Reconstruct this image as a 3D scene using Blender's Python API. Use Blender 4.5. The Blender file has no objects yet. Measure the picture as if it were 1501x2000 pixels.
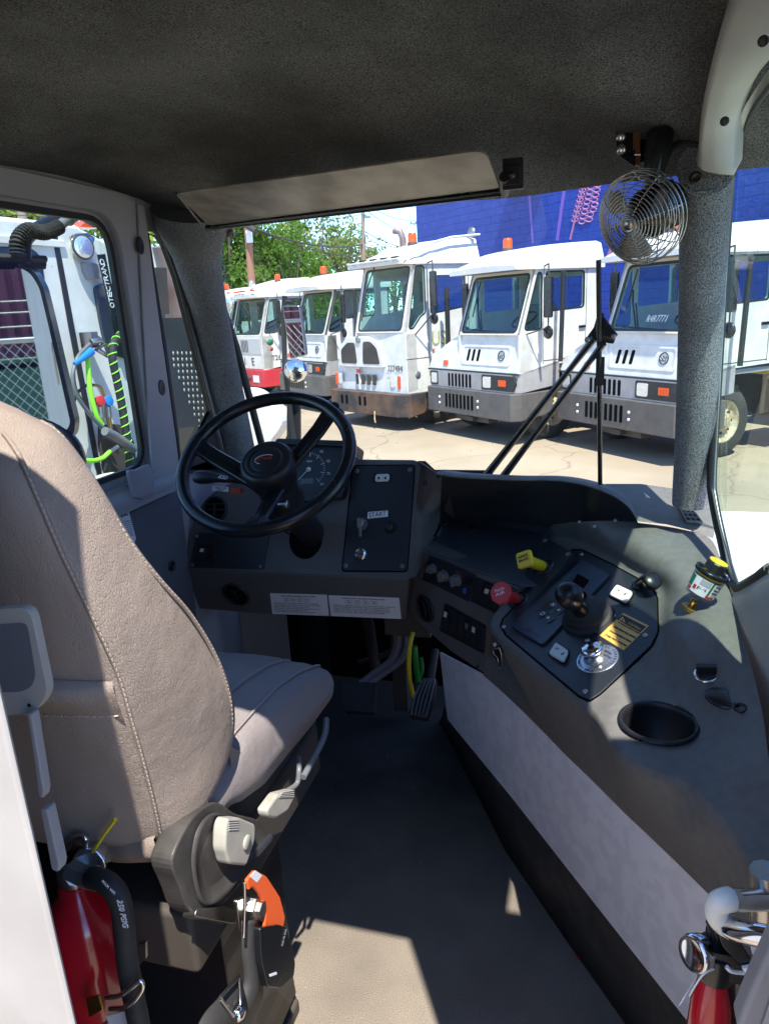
import bpy, math, random
import numpy as np
from mathutils import Vector as V, Matrix
from mathutils.geometry import tessellate_polygon
random.seed(7)
S=bpy.context.scene
PI=math.pi
# ---------------- camera, world, sun, exposure ----------------
PITCH,YAW,ROLL,CZ=16.0,17.0,3.2,1.35
cd=bpy.data.cameras.new('camera'); cam=bpy.data.objects.new('camera',cd); S.collection.objects.link(cam)
_p,_y,_r=[math.radians(a) for a in (PITCH,YAW,ROLL)]
FW=V((-math.sin(_y)*math.cos(_p),math.cos(_y)*math.cos(_p),-math.sin(_p)))
_rt=V((math.cos(_y),math.sin(_y),0)); _up=_rt.cross(FW)
RT=_rt*math.cos(_r)-_up*math.sin(_r); UP=_up*math.cos(_r)+_rt*math.sin(_r)
M=Matrix((RT,UP,-FW)).transposed().to_4x4(); M.translation=V((0,0,CZ)); cam.matrix_world=M
cd.sensor_fit='VERTICAL'; cd.sensor_height=24; cd.sensor_width=18; cd.lens=24*1400/2000
cd.clip_start=.02; cd.clip_end=1000
S.camera=cam
SUN_AZ,SUN_EL=150.,63.
w=bpy.data.worlds.new('World'); S.world=w; w.use_nodes=True
nt=w.node_tree; bg=nt.nodes['Background']
sk=nt.nodes.new('ShaderNodeTexSky'); sk.sky_type='NISHITA'; sk.sun_disc=False
sk.sun_elevation=math.radians(SUN_EL); sk.sun_rotation=math.radians(SUN_AZ); sk.air_density=.75; sk.dust_density=0; sk.ozone_density=5; sk.altitude=2500
nt.links.new(sk.outputs[0],bg.inputs[0]); bg.inputs[1].default_value=.15
sl=bpy.data.lights.new('sun','SUN'); sl.energy=2.35; sl.angle=math.radians(.5); sl.color=(1,.95,.87)
so=bpy.data.objects.new('sun',sl); S.collection.objects.link(so)
_a,_e=math.radians(SUN_AZ),math.radians(SUN_EL)
sv=V((math.sin(_a)*math.cos(_e),math.cos(_a)*math.cos(_e),math.sin(_e)))
so.rotation_euler=sv.to_track_quat('Z','Y').to_euler()
S.view_settings.view_transform='Standard'; S.view_settings.look='None'; S.view_settings.exposure=2.05; S.view_settings.gamma=1
S.render.engine='CYCLES'
S.cycles.max_bounces=10; S.cycles.diffuse_bounces=5; S.cycles.glossy_bounces=4; S.cycles.transparent_max_bounces=16; S.cycles.transmission_bounces=6

# ---------------- rays of the survey photograph -> points on real planes ----------------
C0=V((0,0,CZ))
def ray(px,py): return FW+RT*((px-750.5)/1400)-UP*((py-1000)/1400)
def onA(px,py,ax,v):
    d=ray(px,py); return C0+d*((v-C0[ax])/d[ax])
def onX(px,py,v): return onA(px,py,0,v)
def onY(px,py,v): return onA(px,py,1,v)
def onZ(px,py,v): return onA(px,py,2,v)
def onP(px,py,pl,off=0):
    p0,n=pl; d=ray(px,py); p=p0+n*off; return C0+d*(((p-C0).dot(n))/d.dot(n))
def plane3(a,b,c,flip=False):
    a,b,c=V(a),V(b),V(c); n=(b-a).cross(c-a).normalized()
    if (C0-a).dot(n)<0: n=-n
    return (a,n)
def plX(x): return (V((x,0,0)),V((1,0,0)) if x<0 else V((-1,0,0)))
def plY(y): return (V((0,y,0)),V((0,-1,0)))
def plZ(z): return (V((0,0,z)),V((0,0,1)))

# ---------------- materials ----------------
def mat(name,col,rough=.5,metal=0,bump=0,bs=300,var=None,vs=4,vk=.5,spec=.5,coat=0,rvar=0,sheen=0,det=3,stretch=None,emit=None):
    m=bpy.data.materials.new(name); m.use_nodes=True; t=m.node_tree; b=t.nodes['Principled BSDF']
    b.inputs['Base Color'].default_value=(*col,1); b.inputs['Roughness'].default_value=rough; b.inputs['Metallic'].default_value=metal
    b.inputs['Specular IOR Level'].default_value=spec
    if coat: b.inputs['Coat Weight'].default_value=coat; b.inputs['Coat Roughness'].default_value=.08
    if emit: b.inputs['Emission Color'].default_value=(*emit,1); b.inputs['Emission Strength'].default_value=1
    tc=t.nodes.new('ShaderNodeTexCoord'); src=tc.outputs['Object']
    if stretch:
        mp=t.nodes.new('ShaderNodeMapping'); mp.inputs['Scale'].default_value=stretch; t.links.new(src,mp.inputs[0]); src=mp.outputs[0]
    def noise(s,d=3):
        n=t.nodes.new('ShaderNodeTexNoise'); n.inputs['Scale'].default_value=s; n.inputs['Detail'].default_value=d; t.links.new(src,n.inputs['Vector']); return n
    if var is not None:
        n=noise(vs,det); r=t.nodes.new('ShaderNodeValToRGB')
        r.color_ramp.elements[0].position=.5-vk*.5; r.color_ramp.elements[1].position=.5+vk*.5
        r.color_ramp.elements[0].color=(*col,1); r.color_ramp.elements[1].color=(*var,1)
        t.links.new(n.outputs[0],r.inputs[0]); t.links.new(r.outputs[0],b.inputs['Base Color'])
    if rvar:
        n=noise(7,4); mr=t.nodes.new('ShaderNodeMapRange'); mr.inputs[1].default_value=.3; mr.inputs[2].default_value=.7
        mr.inputs[3].default_value=max(.02,rough-rvar); mr.inputs[4].default_value=min(1,rough+rvar); t.links.new(n.outputs[0],mr.inputs[0]); t.links.new(mr.outputs[0],b.inputs['Roughness'])
    if bump:
        n=noise(bs,2); bp=t.nodes.new('ShaderNodeBump'); bp.inputs['Strength'].default_value=bump; bp.inputs['Distance'].default_value=.002
        t.links.new(n.outputs[0],bp.inputs['Height']); t.links.new(bp.outputs[0],b.inputs['Normal'])
    return m
def layered(name,c1,c2,c3,s1,s2,k1=.3,k2=.3,rough=.7,bump=.3,bs=300,dist=.002,mixf=.5,spec=.3,stretch=None):
    m=mat(name,c1,rough,bump=0,var=c2,vs=s1,vk=k1,spec=spec,stretch=stretch); t=m.node_tree; b=t.nodes['Principled BSDF']
    base=b.inputs['Base Color'].links[0].from_socket
    tc=[n for n in t.nodes if n.type=='TEX_COORD'][0]
    n=t.nodes.new('ShaderNodeTexNoise'); n.inputs['Scale'].default_value=s2; n.inputs['Detail'].default_value=5; t.links.new(tc.outputs['Object'],n.inputs['Vector'])
    r=t.nodes.new('ShaderNodeValToRGB'); r.color_ramp.elements[0].position=.5-k2/2; r.color_ramp.elements[1].position=.5+k2/2; t.links.new(n.outputs[0],r.inputs[0])
    mu=t.nodes.new('ShaderNodeMath'); mu.operation='MULTIPLY'; mu.inputs[1].default_value=mixf; t.links.new(r.outputs[0],mu.inputs[0])
    mx=t.nodes.new('ShaderNodeMix'); mx.data_type='RGBA'; t.links.new(mu.outputs[0],mx.inputs[0]); t.links.new(base,mx.inputs[6]); mx.inputs[7].default_value=(*c3,1)
    t.links.new(mx.outputs[2],b.inputs['Base Color'])
    if bump:
        n2=t.nodes.new('ShaderNodeTexNoise'); n2.inputs['Scale'].default_value=bs; n2.inputs['Detail'].default_value=3; t.links.new(tc.outputs['Object'],n2.inputs['Vector'])
        bp=t.nodes.new('ShaderNodeBump'); bp.inputs['Strength'].default_value=bump; bp.inputs['Distance'].default_value=dist
        t.links.new(n2.outputs[0],bp.inputs['Height']); t.links.new(bp.outputs[0],b.inputs['Normal'])
    return m
def glass(name,tint,ior=1.45,rough=0,dirt=0,fmax=1):
    m=bpy.data.materials.new(name); m.use_nodes=True; t=m.node_tree; t.nodes.clear()
    o=t.nodes.new('ShaderNodeOutputMaterial'); tr=t.nodes.new('ShaderNodeBsdfTransparent'); tr.inputs[0].default_value=(*tint,1)
    gl=t.nodes.new('ShaderNodeBsdfGlossy'); gl.inputs['Roughness'].default_value=rough; fr=t.nodes.new('ShaderNodeMapRange'); gm=t.nodes.new('ShaderNodeNewGeometry'); dt=t.nodes.new('ShaderNodeVectorMath'); dt.operation='DOT_PRODUCT'
    t.links.new(gm.outputs['Incoming'],dt.inputs[0]); t.links.new(gm.outputs['Normal'],dt.inputs[1])
    ab=t.nodes.new('ShaderNodeMath'); ab.operation='ABSOLUTE'; t.links.new(dt.outputs['Value'],ab.inputs[0]); sb=t.nodes.new('ShaderNodeMath'); sb.operation='SUBTRACT'; sb.inputs[0].default_value=1; t.links.new(ab.outputs[0],sb.inputs[1])
    pw=t.nodes.new('ShaderNodeMath'); pw.operation='POWER'; pw.inputs[1].default_value=5; t.links.new(sb.outputs[0],pw.inputs[0])
    fr.inputs[3].default_value=((ior-1)/(ior+1))**2; fr.inputs[4].default_value=fmax; t.links.new(pw.outputs[0],fr.inputs[0])
    mx=t.nodes.new('ShaderNodeMixShader'); bf=t.nodes.new('ShaderNodeMath'); bf.operation='SUBTRACT'; bf.inputs[0].default_value=1; t.links.new(gm.outputs['Backfacing'],bf.inputs[1]); ml=t.nodes.new('ShaderNodeMath'); ml.operation='MULTIPLY'; t.links.new(bf.outputs[0],ml.inputs[0]); t.links.new(fr.outputs[0],ml.inputs[1]); t.links.new(ml.outputs[0],mx.inputs[0]); t.links.new(tr.outputs[0],mx.inputs[1]); t.links.new(gl.outputs[0],mx.inputs[2])
    last=mx.outputs[0]
    if dirt:
        df=t.nodes.new('ShaderNodeBsdfDiffuse'); df.inputs[0].default_value=(.6,.58,.52,1)
        n=t.nodes.new('ShaderNodeTexNoise'); n.inputs['Scale'].default_value=3.5; n.inputs['Detail'].default_value=8
        n3=t.nodes.new('ShaderNodeTexVoronoi'); n3.inputs['Scale'].default_value=22
        tc=t.nodes.new('ShaderNodeTexCoord'); t.links.new(tc.outputs['Object'],n.inputs['Vector']); t.links.new(tc.outputs['Object'],n3.inputs['Vector'])
        r=t.nodes.new('ShaderNodeMapRange'); r.inputs[1].default_value=.35; r.inputs[2].default_value=.8; r.inputs[3].default_value=0; r.inputs[4].default_value=dirt; t.links.new(n.outputs[0],r.inputs[0])
        r2=t.nodes.new('ShaderNodeMapRange'); r2.inputs[1].default_value=.03; r2.inputs[2].default_value=.055; r2.inputs[3].default_value=.35; r2.inputs[4].default_value=0; t.links.new(n3.outputs[0],r2.inputs[0])
        ad=t.nodes.new('ShaderNodeMath'); ad.operation='ADD'; ad.use_clamp=True; t.links.new(r.outputs[0],ad.inputs[0]); t.links.new(r2.outputs[0],ad.inputs[1])
        m2=t.nodes.new('ShaderNodeMixShader'); t.links.new(ad.outputs[0],m2.inputs[0]); t.links.new(last,m2.inputs[1]); t.links.new(df.outputs[0],m2.inputs[2]); last=m2.outputs[0]
    t.links.new(last,o.inputs[0]); return m
K={}
K['fabric']=layered('headliner_felt',(.045,.045,.045),(.32,.32,.31),(.03,.03,.03),420,3.2,.36,.36,.95,.9,460,.004,.75,.1)
K['pillarfelt']=layered('pillar_felt',(.025,.028,.030),(.42,.43,.43),(.04,.04,.04),680,8,.26,.3,.95,.8,500,.003,.3,.1)
K['dash']=mat('dash_plastic',(.105,.102,.102),.55,bump=.35,bs=900,var=(.125,.12,.118),vs=12,spec=.35)
K['console']=layered('console_plastic',(.13,.126,.118),(.148,.143,.133),(.23,.22,.195),14,70,.5,.3,.55,.4,900,.001,.3,.35)
K['plate']=mat('black_plate',(.018,.021,.026),.38,bump=.15,bs=1200,spec=.5,rvar=.08)
K['tray']=mat('tray_plate',(.07,.085,.115),.36,.35,var=(.10,.11,.13),vs=5,spec=.8,rvar=.10)
K['blk']=mat('black_plastic',(.014,.014,.016),.42,bump=.1,bs=900)
K['gloss']=mat('gloss_black',(.010,.011,.013),.27,rvar=.06)
K['latchm']=mat('latch_plastic',(.13,.13,.14),.45)
K['rub']=mat('rubber',(.016,.016,.017),.7,var=(.03,.03,.03),vs=30)
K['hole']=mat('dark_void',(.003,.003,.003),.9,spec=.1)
K['door']=mat('door_plastic',(.30,.295,.305),.5,bump=.1,bs=700,var=(.35,.345,.345),vs=5)
K['doorL']=mat('door_lower',(.12,.125,.145),.6,bump=.2,bs=700)
K['trim']=layered('trim_grey',(.36,.35,.32),(.42,.41,.37),(.25,.23,.20),5,14,.5,.4,.5,.2,300,.001,.3)
K['beige']=layered('jamb_paint',(.40,.375,.335),(.46,.43,.385),(.30,.27,.24),5,14,.5,.35,.5,.15,40,.001,.45)
K['white']=layered('white_panel',(.84,.82,.85),(.88,.86,.89),(.50,.48,.50),3,26,.5,.10,.38,.05,60,.001,.22)
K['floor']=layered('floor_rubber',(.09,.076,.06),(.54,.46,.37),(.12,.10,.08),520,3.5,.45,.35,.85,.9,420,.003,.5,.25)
def floor_dust_shade(m):  # painted-in shade: floor colour darkens forward from the dusty, sunlit doorway
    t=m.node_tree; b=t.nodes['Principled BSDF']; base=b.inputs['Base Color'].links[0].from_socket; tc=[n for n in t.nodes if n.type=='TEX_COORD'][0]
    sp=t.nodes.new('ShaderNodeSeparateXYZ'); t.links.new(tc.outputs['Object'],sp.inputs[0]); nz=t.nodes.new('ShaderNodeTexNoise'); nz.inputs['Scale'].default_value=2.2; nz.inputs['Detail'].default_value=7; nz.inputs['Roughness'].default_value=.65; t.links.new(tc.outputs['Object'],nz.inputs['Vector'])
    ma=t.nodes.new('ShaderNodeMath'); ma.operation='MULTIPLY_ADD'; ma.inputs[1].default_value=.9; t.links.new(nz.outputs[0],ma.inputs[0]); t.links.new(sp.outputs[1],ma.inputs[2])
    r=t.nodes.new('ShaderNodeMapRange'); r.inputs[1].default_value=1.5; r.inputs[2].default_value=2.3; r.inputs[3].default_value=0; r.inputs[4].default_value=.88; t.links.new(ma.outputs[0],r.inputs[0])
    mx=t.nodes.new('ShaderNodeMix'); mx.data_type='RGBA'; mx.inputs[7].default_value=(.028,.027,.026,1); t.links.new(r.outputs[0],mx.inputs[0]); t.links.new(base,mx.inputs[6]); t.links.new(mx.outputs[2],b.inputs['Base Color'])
floor_dust_shade(K['floor'])
K['skirt']=layered('skirt_rubber',(.045,.04,.036),(.10,.09,.075),(.03,.03,.03),30,6,.5,.5,.55,.3,200,.002,.5)
K['vinyl']=None
K['guard']=mat('fan_guard',(.42,.41,.40),.25,1,rvar=.08)
K['chrome']=mat('chrome',(.75,.75,.76),.12,1,rvar=.05)
K['steel']=mat('steel',(.45,.44,.42),.35,1,rvar=.12)
K['brass']=mat('brass',(.55,.36,.12),.3,1,rvar=.1)
K['wknob']=mat('white_knob',(.44,.42,.36),.5,var=(.34,.32,.27),vs=40)
K['label']=mat('label_white',(.84,.85,.88),.4)
K['ink']=mat('ink',(.02,.02,.02),.6)
K['inkw']=mat('ink_white',(.75,.75,.75),.6)
K['yel']=mat('yellow_plastic',(.80,.60,.02),.35)
K['red']=mat('red_plastic',(.55,.03,.035),.3)
K['orange']=mat('orange_strap',(.85,.12,.02),.7,bump=.5,bs=700)
K['exred']=mat('extinguisher_red',(.50,.008,.02),.18,coat=.6,rvar=.05)
K['green']=mat('green_hose',(.03,.30,.05),.4)
K['lime']=mat('lime_hose',(.30,.80,.05),.4)
K['yhose']=mat('yellow_hose',(.75,.62,.02),.4)
K['caut']=mat('caution_orange',(.72,.42,.10),.4)
K['dial']=mat('dial_metal',(.55,.56,.57),.3,.9,rvar=.1)
K['greyp']=mat('grey_plastic',(.14,.15,.16),.4)
K['web']=mat('belt_webbing',(.045,.043,.042),.6,bump=.5,bs=900)
K['amber']=mat('amber_lens',(.85,.085,.004),.25,coat=.3)
K['lens']=mat('lamp_lens',(.80,.82,.84),.22,.8,bump=.8,bs=60)
K['glass']=glass('windshield_glass',(.93,.96,.95),dirt=.035)
K['sglass']=glass('side_glass',(.86,.96,.92),dirt=.11,fmax=.5)
K['lglass']=glass('left_glass',(.88,.95,.93),dirt=.02)
K['tglass']=glass('truck_glass',(.76,.88,.86),1.6)
K['clear']=glass('clear_plastic',(.85,.87,.85),1.4)
K['visor']=glass('visor_tint',(.5,.5,.5),1.5)
K['mirror']=mat('mirror',(.85,.88,.88),.015,1)
K['wpaint']=layered('truck_white',(.72,.71,.665),(.79,.78,.735),(.48,.43,.35),2,5,.5,.25,.36,0,60,.001,.32)
K['wgrey']=layered('truck_grey_skirt',(.36,.34,.34),(.42,.40,.39),(.28,.26,.25),2,7,.5,.2,.45,0,60,.001,.35)
K['bump']=layered('truck_bumper',(.09,.082,.078),(.13,.12,.11),(.17,.15,.13),3,9,.5,.3,.5,.2,80,.002,.35)
K['rust']=layered('rusty_bumper',(.03,.028,.028),(.06,.052,.05),(.30,.15,.07),6,2.4,.5,.25,.55,.5,60,.004,.45)
K['tred']=layered('truck_red',(.55,.02,.04),(.62,.04,.06),(.35,.05,.05),3,9,.5,.2,.4,0,60,.001,.3)
K['tyre']=mat('tyre',(.03,.028,.026),.8,bump=.6,bs=40,var=(.07,.065,.055),vs=5)
K['rim']=layered('wheel_rim',(.65,.60,.42),(.5,.42,.25),(.25,.12,.05),9,20,.5,.2,.5,.2,60,.002,.6)
K['chassis']=mat('chassis',(.035,.032,.03),.7,var=(.08,.065,.05),vs=3)
K['gasket']=mat('window_gasket',(.02,.022,.022),.5)
K['inside']=mat('cab_inside',(.26,.28,.29),.8)
K['leaf']=None

# vinyl with leather-like wrinkles
def vinyl(name,c1,c2,c3):
    m=layered(name,c1,c2,c3,6,3,.5,.4,.48,0,100,.002,.4,.4); t=m.node_tree; b=t.nodes['Principled BSDF']
    tc=[n for n in t.nodes if n.type=='TEX_COORD'][0]
    vo=t.nodes.new('ShaderNodeTexVoronoi'); vo.feature='DISTANCE_TO_EDGE'; vo.inputs['Scale'].default_value=210
    nz=t.nodes.new('ShaderNodeTexNoise'); nz.inputs['Scale'].default_value=28; nz.inputs['Detail'].default_value=4
    mp=t.nodes.new('ShaderNodeMapping'); mp.inputs['Scale'].default_value=(1.7,1.7,1); t.links.new(tc.outputs['Object'],mp.inputs[0])
    ad=t.nodes.new('ShaderNodeVectorMath'); ad.operation='MULTIPLY_ADD'; ad.inputs[1].default_value=(.03,.03,.03)
    t.links.new(tc.outputs['Object'],nz.inputs['Vector']); t.links.new(nz.outputs['Color'],ad.inputs[0]); t.links.new(mp.outputs[0],ad.inputs[2]); t.links.new(ad.outputs[0],vo.inputs['Vector'])
    r=t.nodes.new('ShaderNodeMapRange'); r.inputs[1].default_value=0; r.inputs[2].default_value=.12; t.links.new(vo.outputs[0],r.inputs[0])
    n2=t.nodes.new('ShaderNodeTexNoise'); n2.inputs['Scale'].default_value=7; n2.inputs['Detail'].default_value=4; t.links.new(tc.outputs['Object'],n2.inputs['Vector'])
    b1=t.nodes.new('ShaderNodeBump'); b1.inputs['Strength'].default_value=.55; b1.inputs['Distance'].default_value=.0010; t.links.new(r.outputs[0],b1.inputs['Height'])
    b2=t.nodes.new('ShaderNodeBump'); b2.inputs['Strength'].default_value=.6; b2.inputs['Distance'].default_value=.02; t.links.new(n2.outputs[0],b2.inputs['Height']); t.links.new(b2.outputs[0],b1.inputs['Normal'])
    t.links.new(b1.outputs[0],b.inputs['Normal']); return m
K['vinyl']=vinyl('seat_vinyl',(.30,.242,.20),(.35,.285,.24),(.235,.188,.158))
K['vinyl2']=vinyl('seat_cushion_vinyl',(.27,.235,.225),(.31,.27,.26),(.24,.205,.20))
K['vinyl2'].node_tree.nodes['Principled BSDF'].inputs['Roughness'].default_value=.34
K['stitch']=mat('stitching',(.50,.42,.34),.7)

# ---------------- mesh helpers ----------------
LOC={}
class MB:
    def __init__(s): s.v=[]; s.f=[]; s.sm=[]
    def add(s,vs,fs,smooth=False):
        o=len(s.v); s.v+= [tuple(p) for p in vs]; s.f+=[tuple(i+o for i in f) for f in fs]; s.sm+=[smooth]*len(fs); return s
    def box(s,c,d,R=None):
        c=V(c); vs=[]
        for x in (-.5,.5):
            for y in (-.5,.5):
                for z in (-.5,.5):
                    q=V((x*d[0],y*d[1],z*d[2])); vs.append(c+(R@q if R else q))
        return s.add(vs,[(0,1,3,2),(4,6,7,5),(0,4,5,1),(2,3,7,6),(0,2,6,4),(1,5,7,3)])
    def bb(s,a,b):
        a,b=V(a),V(b); return s.box((a+b)/2,[abs(b[i]-a[i]) for i in range(3)])
    def slab(s,pts,n,th):
        """planar polygon (front face = pts) extruded back by th along -n"""
        pts=[V(p) for p in pts]; n=V(n).normalized(); k=len(pts)
        nn=V((0,0,0))
        for i in range(k): nn+=pts[i].cross(pts[(i+1)%k])
        if nn.dot(n)<0: pts=pts[::-1]
        back=[p-n*th for p in pts]
        fs=[tuple(range(k)),tuple(range(2*k-1,k-1,-1))]+[(i,i+k,(i+1)%k+k,(i+1)%k) for i in range(k)]
        return s.add(pts+back,fs)
    def holed(s,outer,holes,n,th):
        loops=[[V(p) for p in outer]]+[[V(p) for p in h] for h in holes]; n=V(n).normalized()
        tri=tessellate_polygon(loops); fl=[p for l in loops for p in l]; k=len(fl)
        vs=fl+[p-n*th for p in fl]; fs=[]
        for t in tri:
            a,b,c=t; nn=(fl[b]-fl[a]).cross(fl[c]-fl[a])
            if nn.dot(n)<0: a,c=c,a
            fs.append((a,b,c)); fs.append((c+k,b+k,a+k))
        o=0
        for l in loops:
            m=len(l)
            for i in range(m): fs.append((o+i,o+(i+1)%m,o+(i+1)%m+k,o+i+k))
            o+=m
        return s.add(vs,fs)
    def tube(s,pts,r,n=10,closed=False,cap=True,smooth=True):
        pts=[V(p) for p in pts]; m=len(pts); rr=r if isinstance(r,(list,tuple)) else [r]*m
        vs=[];fs=[]; prev=None
        for i in range(m):
            if closed: d=pts[(i+1)%m]-pts[i-1]
            else: d=pts[min(i+1,m-1)]-pts[max(i-1,0)]
            d.normalize()
            if prev is None:
                a=V((0,0,1)) if abs(d.z)<.9 else V((1,0,0)); u=d.cross(a).normalized()
            else:
                u=(prev-d*prev.dot(d)); u.normalize()
            prev=u; w_=d.cross(u)
            for j in range(n):
                t=2*PI*j/n; vs.append(pts[i]+(u*math.cos(t)+w_*math.sin(t))*rr[i])
        for i in range(m if closed else m-1):
            for j in range(n):
                a=i*n+j;b=i*n+(j+1)%n;i2=(i+1)%m; fs.append((a,b,i2*n+(j+1)%n,i2*n+j))
        s.add(vs,fs,smooth)
        if cap and not closed:
            s.add(vs[:n],[tuple(range(n-1,-1,-1))]); s.add(vs[-n:],[tuple(range(n))])
        return s
    def lathe(s,o,ax,prof,n=28,smooth=True,ref=None,sx=1,sy=1):
        """prof: (radius, height along ax)"""
        o=V(o); ax=V(ax).normalized(); a=V(ref) if ref else (V((0,0,1)) if abs(ax.z)<.9 else V((1,0,0))); u=(a-ax*a.dot(ax)).normalized(); w_=ax.cross(u)
        vs=[];fs=[]
        for (r,h) in prof:
            for j in range(n):
                t=2*PI*j/n; vs.append(o+ax*h+(u*math.cos(t)*sx+w_*math.sin(t)*sy)*max(r,1e-5))
        for i in range(len(prof)-1):
            for j in range(n): fs.append((i*n+j,i*n+(j+1)%n,(i+1)*n+(j+1)%n,(i+1)*n+j))
        return s.add(vs,fs,smooth)
    def grid(s,rows,smooth=True,closed=False):
        m=len(rows[0]); vs=[p for r in rows for p in r]; fs=[]
        for i in range(len(rows)-1):
            for j in range(m if closed else m-1): fs.append((i*m+j,i*m+(j+1)%m,(i+1)*m+(j+1)%m,(i+1)*m+j))
        return s.add(vs,fs,smooth)
    def build(s,name,m,parent=None,bevel=0,seg=2,weld=False,auto=True,solid=0,sub=0):
        used=sorted({i for f in s.f for i in f}); ix={k:j for j,k in enumerate(used)}
        me=bpy.data.meshes.new(name); me.from_pydata([s.v[i] for i in used],[],[tuple(ix[i] for i in f) for f in s.f]); me.update()
        me.polygons.foreach_set('use_smooth',s.sm)
        o=bpy.data.objects.new(name,me); S.collection.objects.link(o); me.materials.append(K[m] if isinstance(m,str) else m)
        if parent is not None:
            o.parent=parent
            if parent.name in LOC: o.matrix_parent_inverse=LOC[parent.name]
        if weld:
            w_=o.modifiers.new('w','WELD'); w_.merge_threshold=.0002
        if solid: q=o.modifiers.new('s','SOLIDIFY'); q.thickness=solid
        if sub: q=o.modifiers.new('d','SUBSURF'); q.levels=sub; q.render_levels=sub
        if bevel:
            b=o.modifiers.new('b','BEVEL'); b.width=bevel; b.segments=seg; b.limit_method='ANGLE'; b.angle_limit=math.radians(35); b.harden_normals=True
        return o
def thing(name,label,cat,loc=(0,0,0),group=None,local=False,rz=0):
    o=bpy.data.objects.new(name,None); S.collection.objects.link(o); o.location=loc; o.rotation_euler=(0,0,rz); o.empty_display_size=.1
    o['label']=label; o['category']=cat
    if group: o['group']=group
    if not local: LOC[o.name]=Matrix.Translation(V(loc)).inverted()
    return o
def tag(o,label,cat,group=None,kind=None):
    if label: o['label']=label
    if cat: o['category']=cat
    if group: o['group']=group
    if kind: o['kind']=kind
    return o
def rnd(pts,r,n=4):
    """round the corners of a planar polygon"""
    pts=[V(p) for p in pts]; k=len(pts); out=[]
    rr=r if isinstance(r,(list,tuple)) else [r]*k
    for i in range(k):
        p=pts[i];a=pts[i-1];b=pts[(i+1)%k]; ri=rr[i]
        if ri<=0: out.append(p); continue
        ra=min(ri,(a-p).length*.49); rb=min(ri,(b-p).length*.49)
        A=p+(a-p).normalized()*ra; B=p+(b-p).normalized()*rb
        for j in range(n+1):
            t=j/n; out.append(A*(1-t)**2+p*2*t*(1-t)+B*t*t)
    return out
def pp(pl,pxs,off=0): return [onP(x,y,pl,off) for x,y in pxs]
def crv(pts,n=8,closed=False):
    """catmull-rom through pts"""
    pts=[V(p) for p in pts]; m=len(pts); out=[]
    R=range(m if closed else m-1)
    for i in R:
        if closed: p0,p1,p2,p3=pts[i-1],pts[i],pts[(i+1)%m],pts[(i+2)%m]
        else: p0,p1,p2,p3=pts[max(i-1,0)],pts[i],pts[i+1],pts[min(i+2,m-1)]
        for j in range(n):
            t=j/n; out.append(.5*((2*p1)+(p2-p0)*t+(2*p0-5*p1+4*p2-p3)*t*t+(-p0+3*p1-3*p2+p3)*t**3))
    if not closed: out.append(pts[-1])
    return out
def resamp(pts,n):
    pts=[V(p) for p in pts]; L=[0]
    for i in range(1,len(pts)): L.append(L[-1]+(pts[i]-pts[i-1]).length)
    out=[];k=0
    for j in range(n):
        t=L[-1]*j/(n-1)
        while k<len(L)-2 and L[k+1]<t: k+=1
        f=(t-L[k])/max(1e-9,L[k+1]-L[k]); out.append(pts[k].lerp(pts[k+1],min(1,max(0,f))))
    return out
def circ(o,n,r,k=24,ry=None,ref=None,a0=0):
    o=V(o);n=V(n).normalized();a=V(ref) if ref else (V((0,0,1)) if abs(n.z)<.9 else V((1,0,0))); u=(a-n*a.dot(n)).normalized();w_=n.cross(u)
    return [o+u*math.cos(2*PI*j/k+a0)*r+w_*math.sin(2*PI*j/k+a0)*(ry or r) for j in range(k)]
def textmesh(s,name,p0,ex,ey,width,m,parent,th=.0006,height=None,font_shear=0):
    """text whose baseline starts at p0 and runs along ex for width metres"""
    cu=bpy.data.curves.new(name,'FONT'); cu.body=s; cu.extrude=.01; cu.shear=font_shear; cu.resolution_u=3
    ob=bpy.data.objects.new('tmp',cu); S.collection.objects.link(ob)
    dg=bpy.context.evaluated_depsgraph_get(); me=bpy.data.meshes.new_from_object(ob.evaluated_get(dg)); bpy.data.objects.remove(ob)
    xs=[v.co.x for v in me.vertices]; ys=[v.co.y for v in me.vertices]; x0,x1,y0,y1=min(xs),max(xs),min(ys),max(ys)
    sx=width/(x1-x0); sy=(height/(y1-y0)) if height else sx
    ex=V(ex).normalized(); ey=V(ey); ey=(ey-ex*ey.dot(ex)).normalized(); ez=ex.cross(ey)
    for v in me.vertices:
        c=v.co; v.co=V(p0)+ex*(c.x-x0)*sx+ey*(c.y-y0)*sy+ez*(c.z*th/.01+th*.8)
    me.name=name; o=bpy.data.objects.new(name,me); S.collection.objects.link(o); me.materials.clear(); me.materials.append(K[m] if isinstance(m,str) else m)
    if parent is not None:
        o.parent=parent
        if parent.name in LOC: o.matrix_parent_inverse=LOC[parent.name]
    return o
def ptext(s,pl,a,b,m,parent,name='lettering',up=None,h=None,th=.0006,shear=0,off=.0):
    """text on plane pl between photo points a (baseline start) and b (baseline end)"""
    A=onP(*a,pl,off);B=onP(*b,pl,off); ex=B-A; n=pl[1]; ey=n.cross(ex)
    return textmesh(s,name,A,ex,ey,ex.length,m,parent,th,h,shear)
def screw(mb,p,n,r=.006,h=.003):
    mb.lathe(p,n,[(0,h),(r*.6,h),(r*.95,h*.55),(r,0)],10)
    return mb
def screws(pts,n,r,name,m,parent,h=.003):
    for p in pts: screw(MB(),p,n,r,h).build(name,m,parent)
# =====================================================================
# THE CAB WE STAND IN
# =====================================================================
XL=-1.15
cab=thing('truck_cab','grey plastic and dark felt cab interior around the driver\'s seat, open at the rear door','truck cab',(-.4,1.2,0))
PL=plX(XL)
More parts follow.
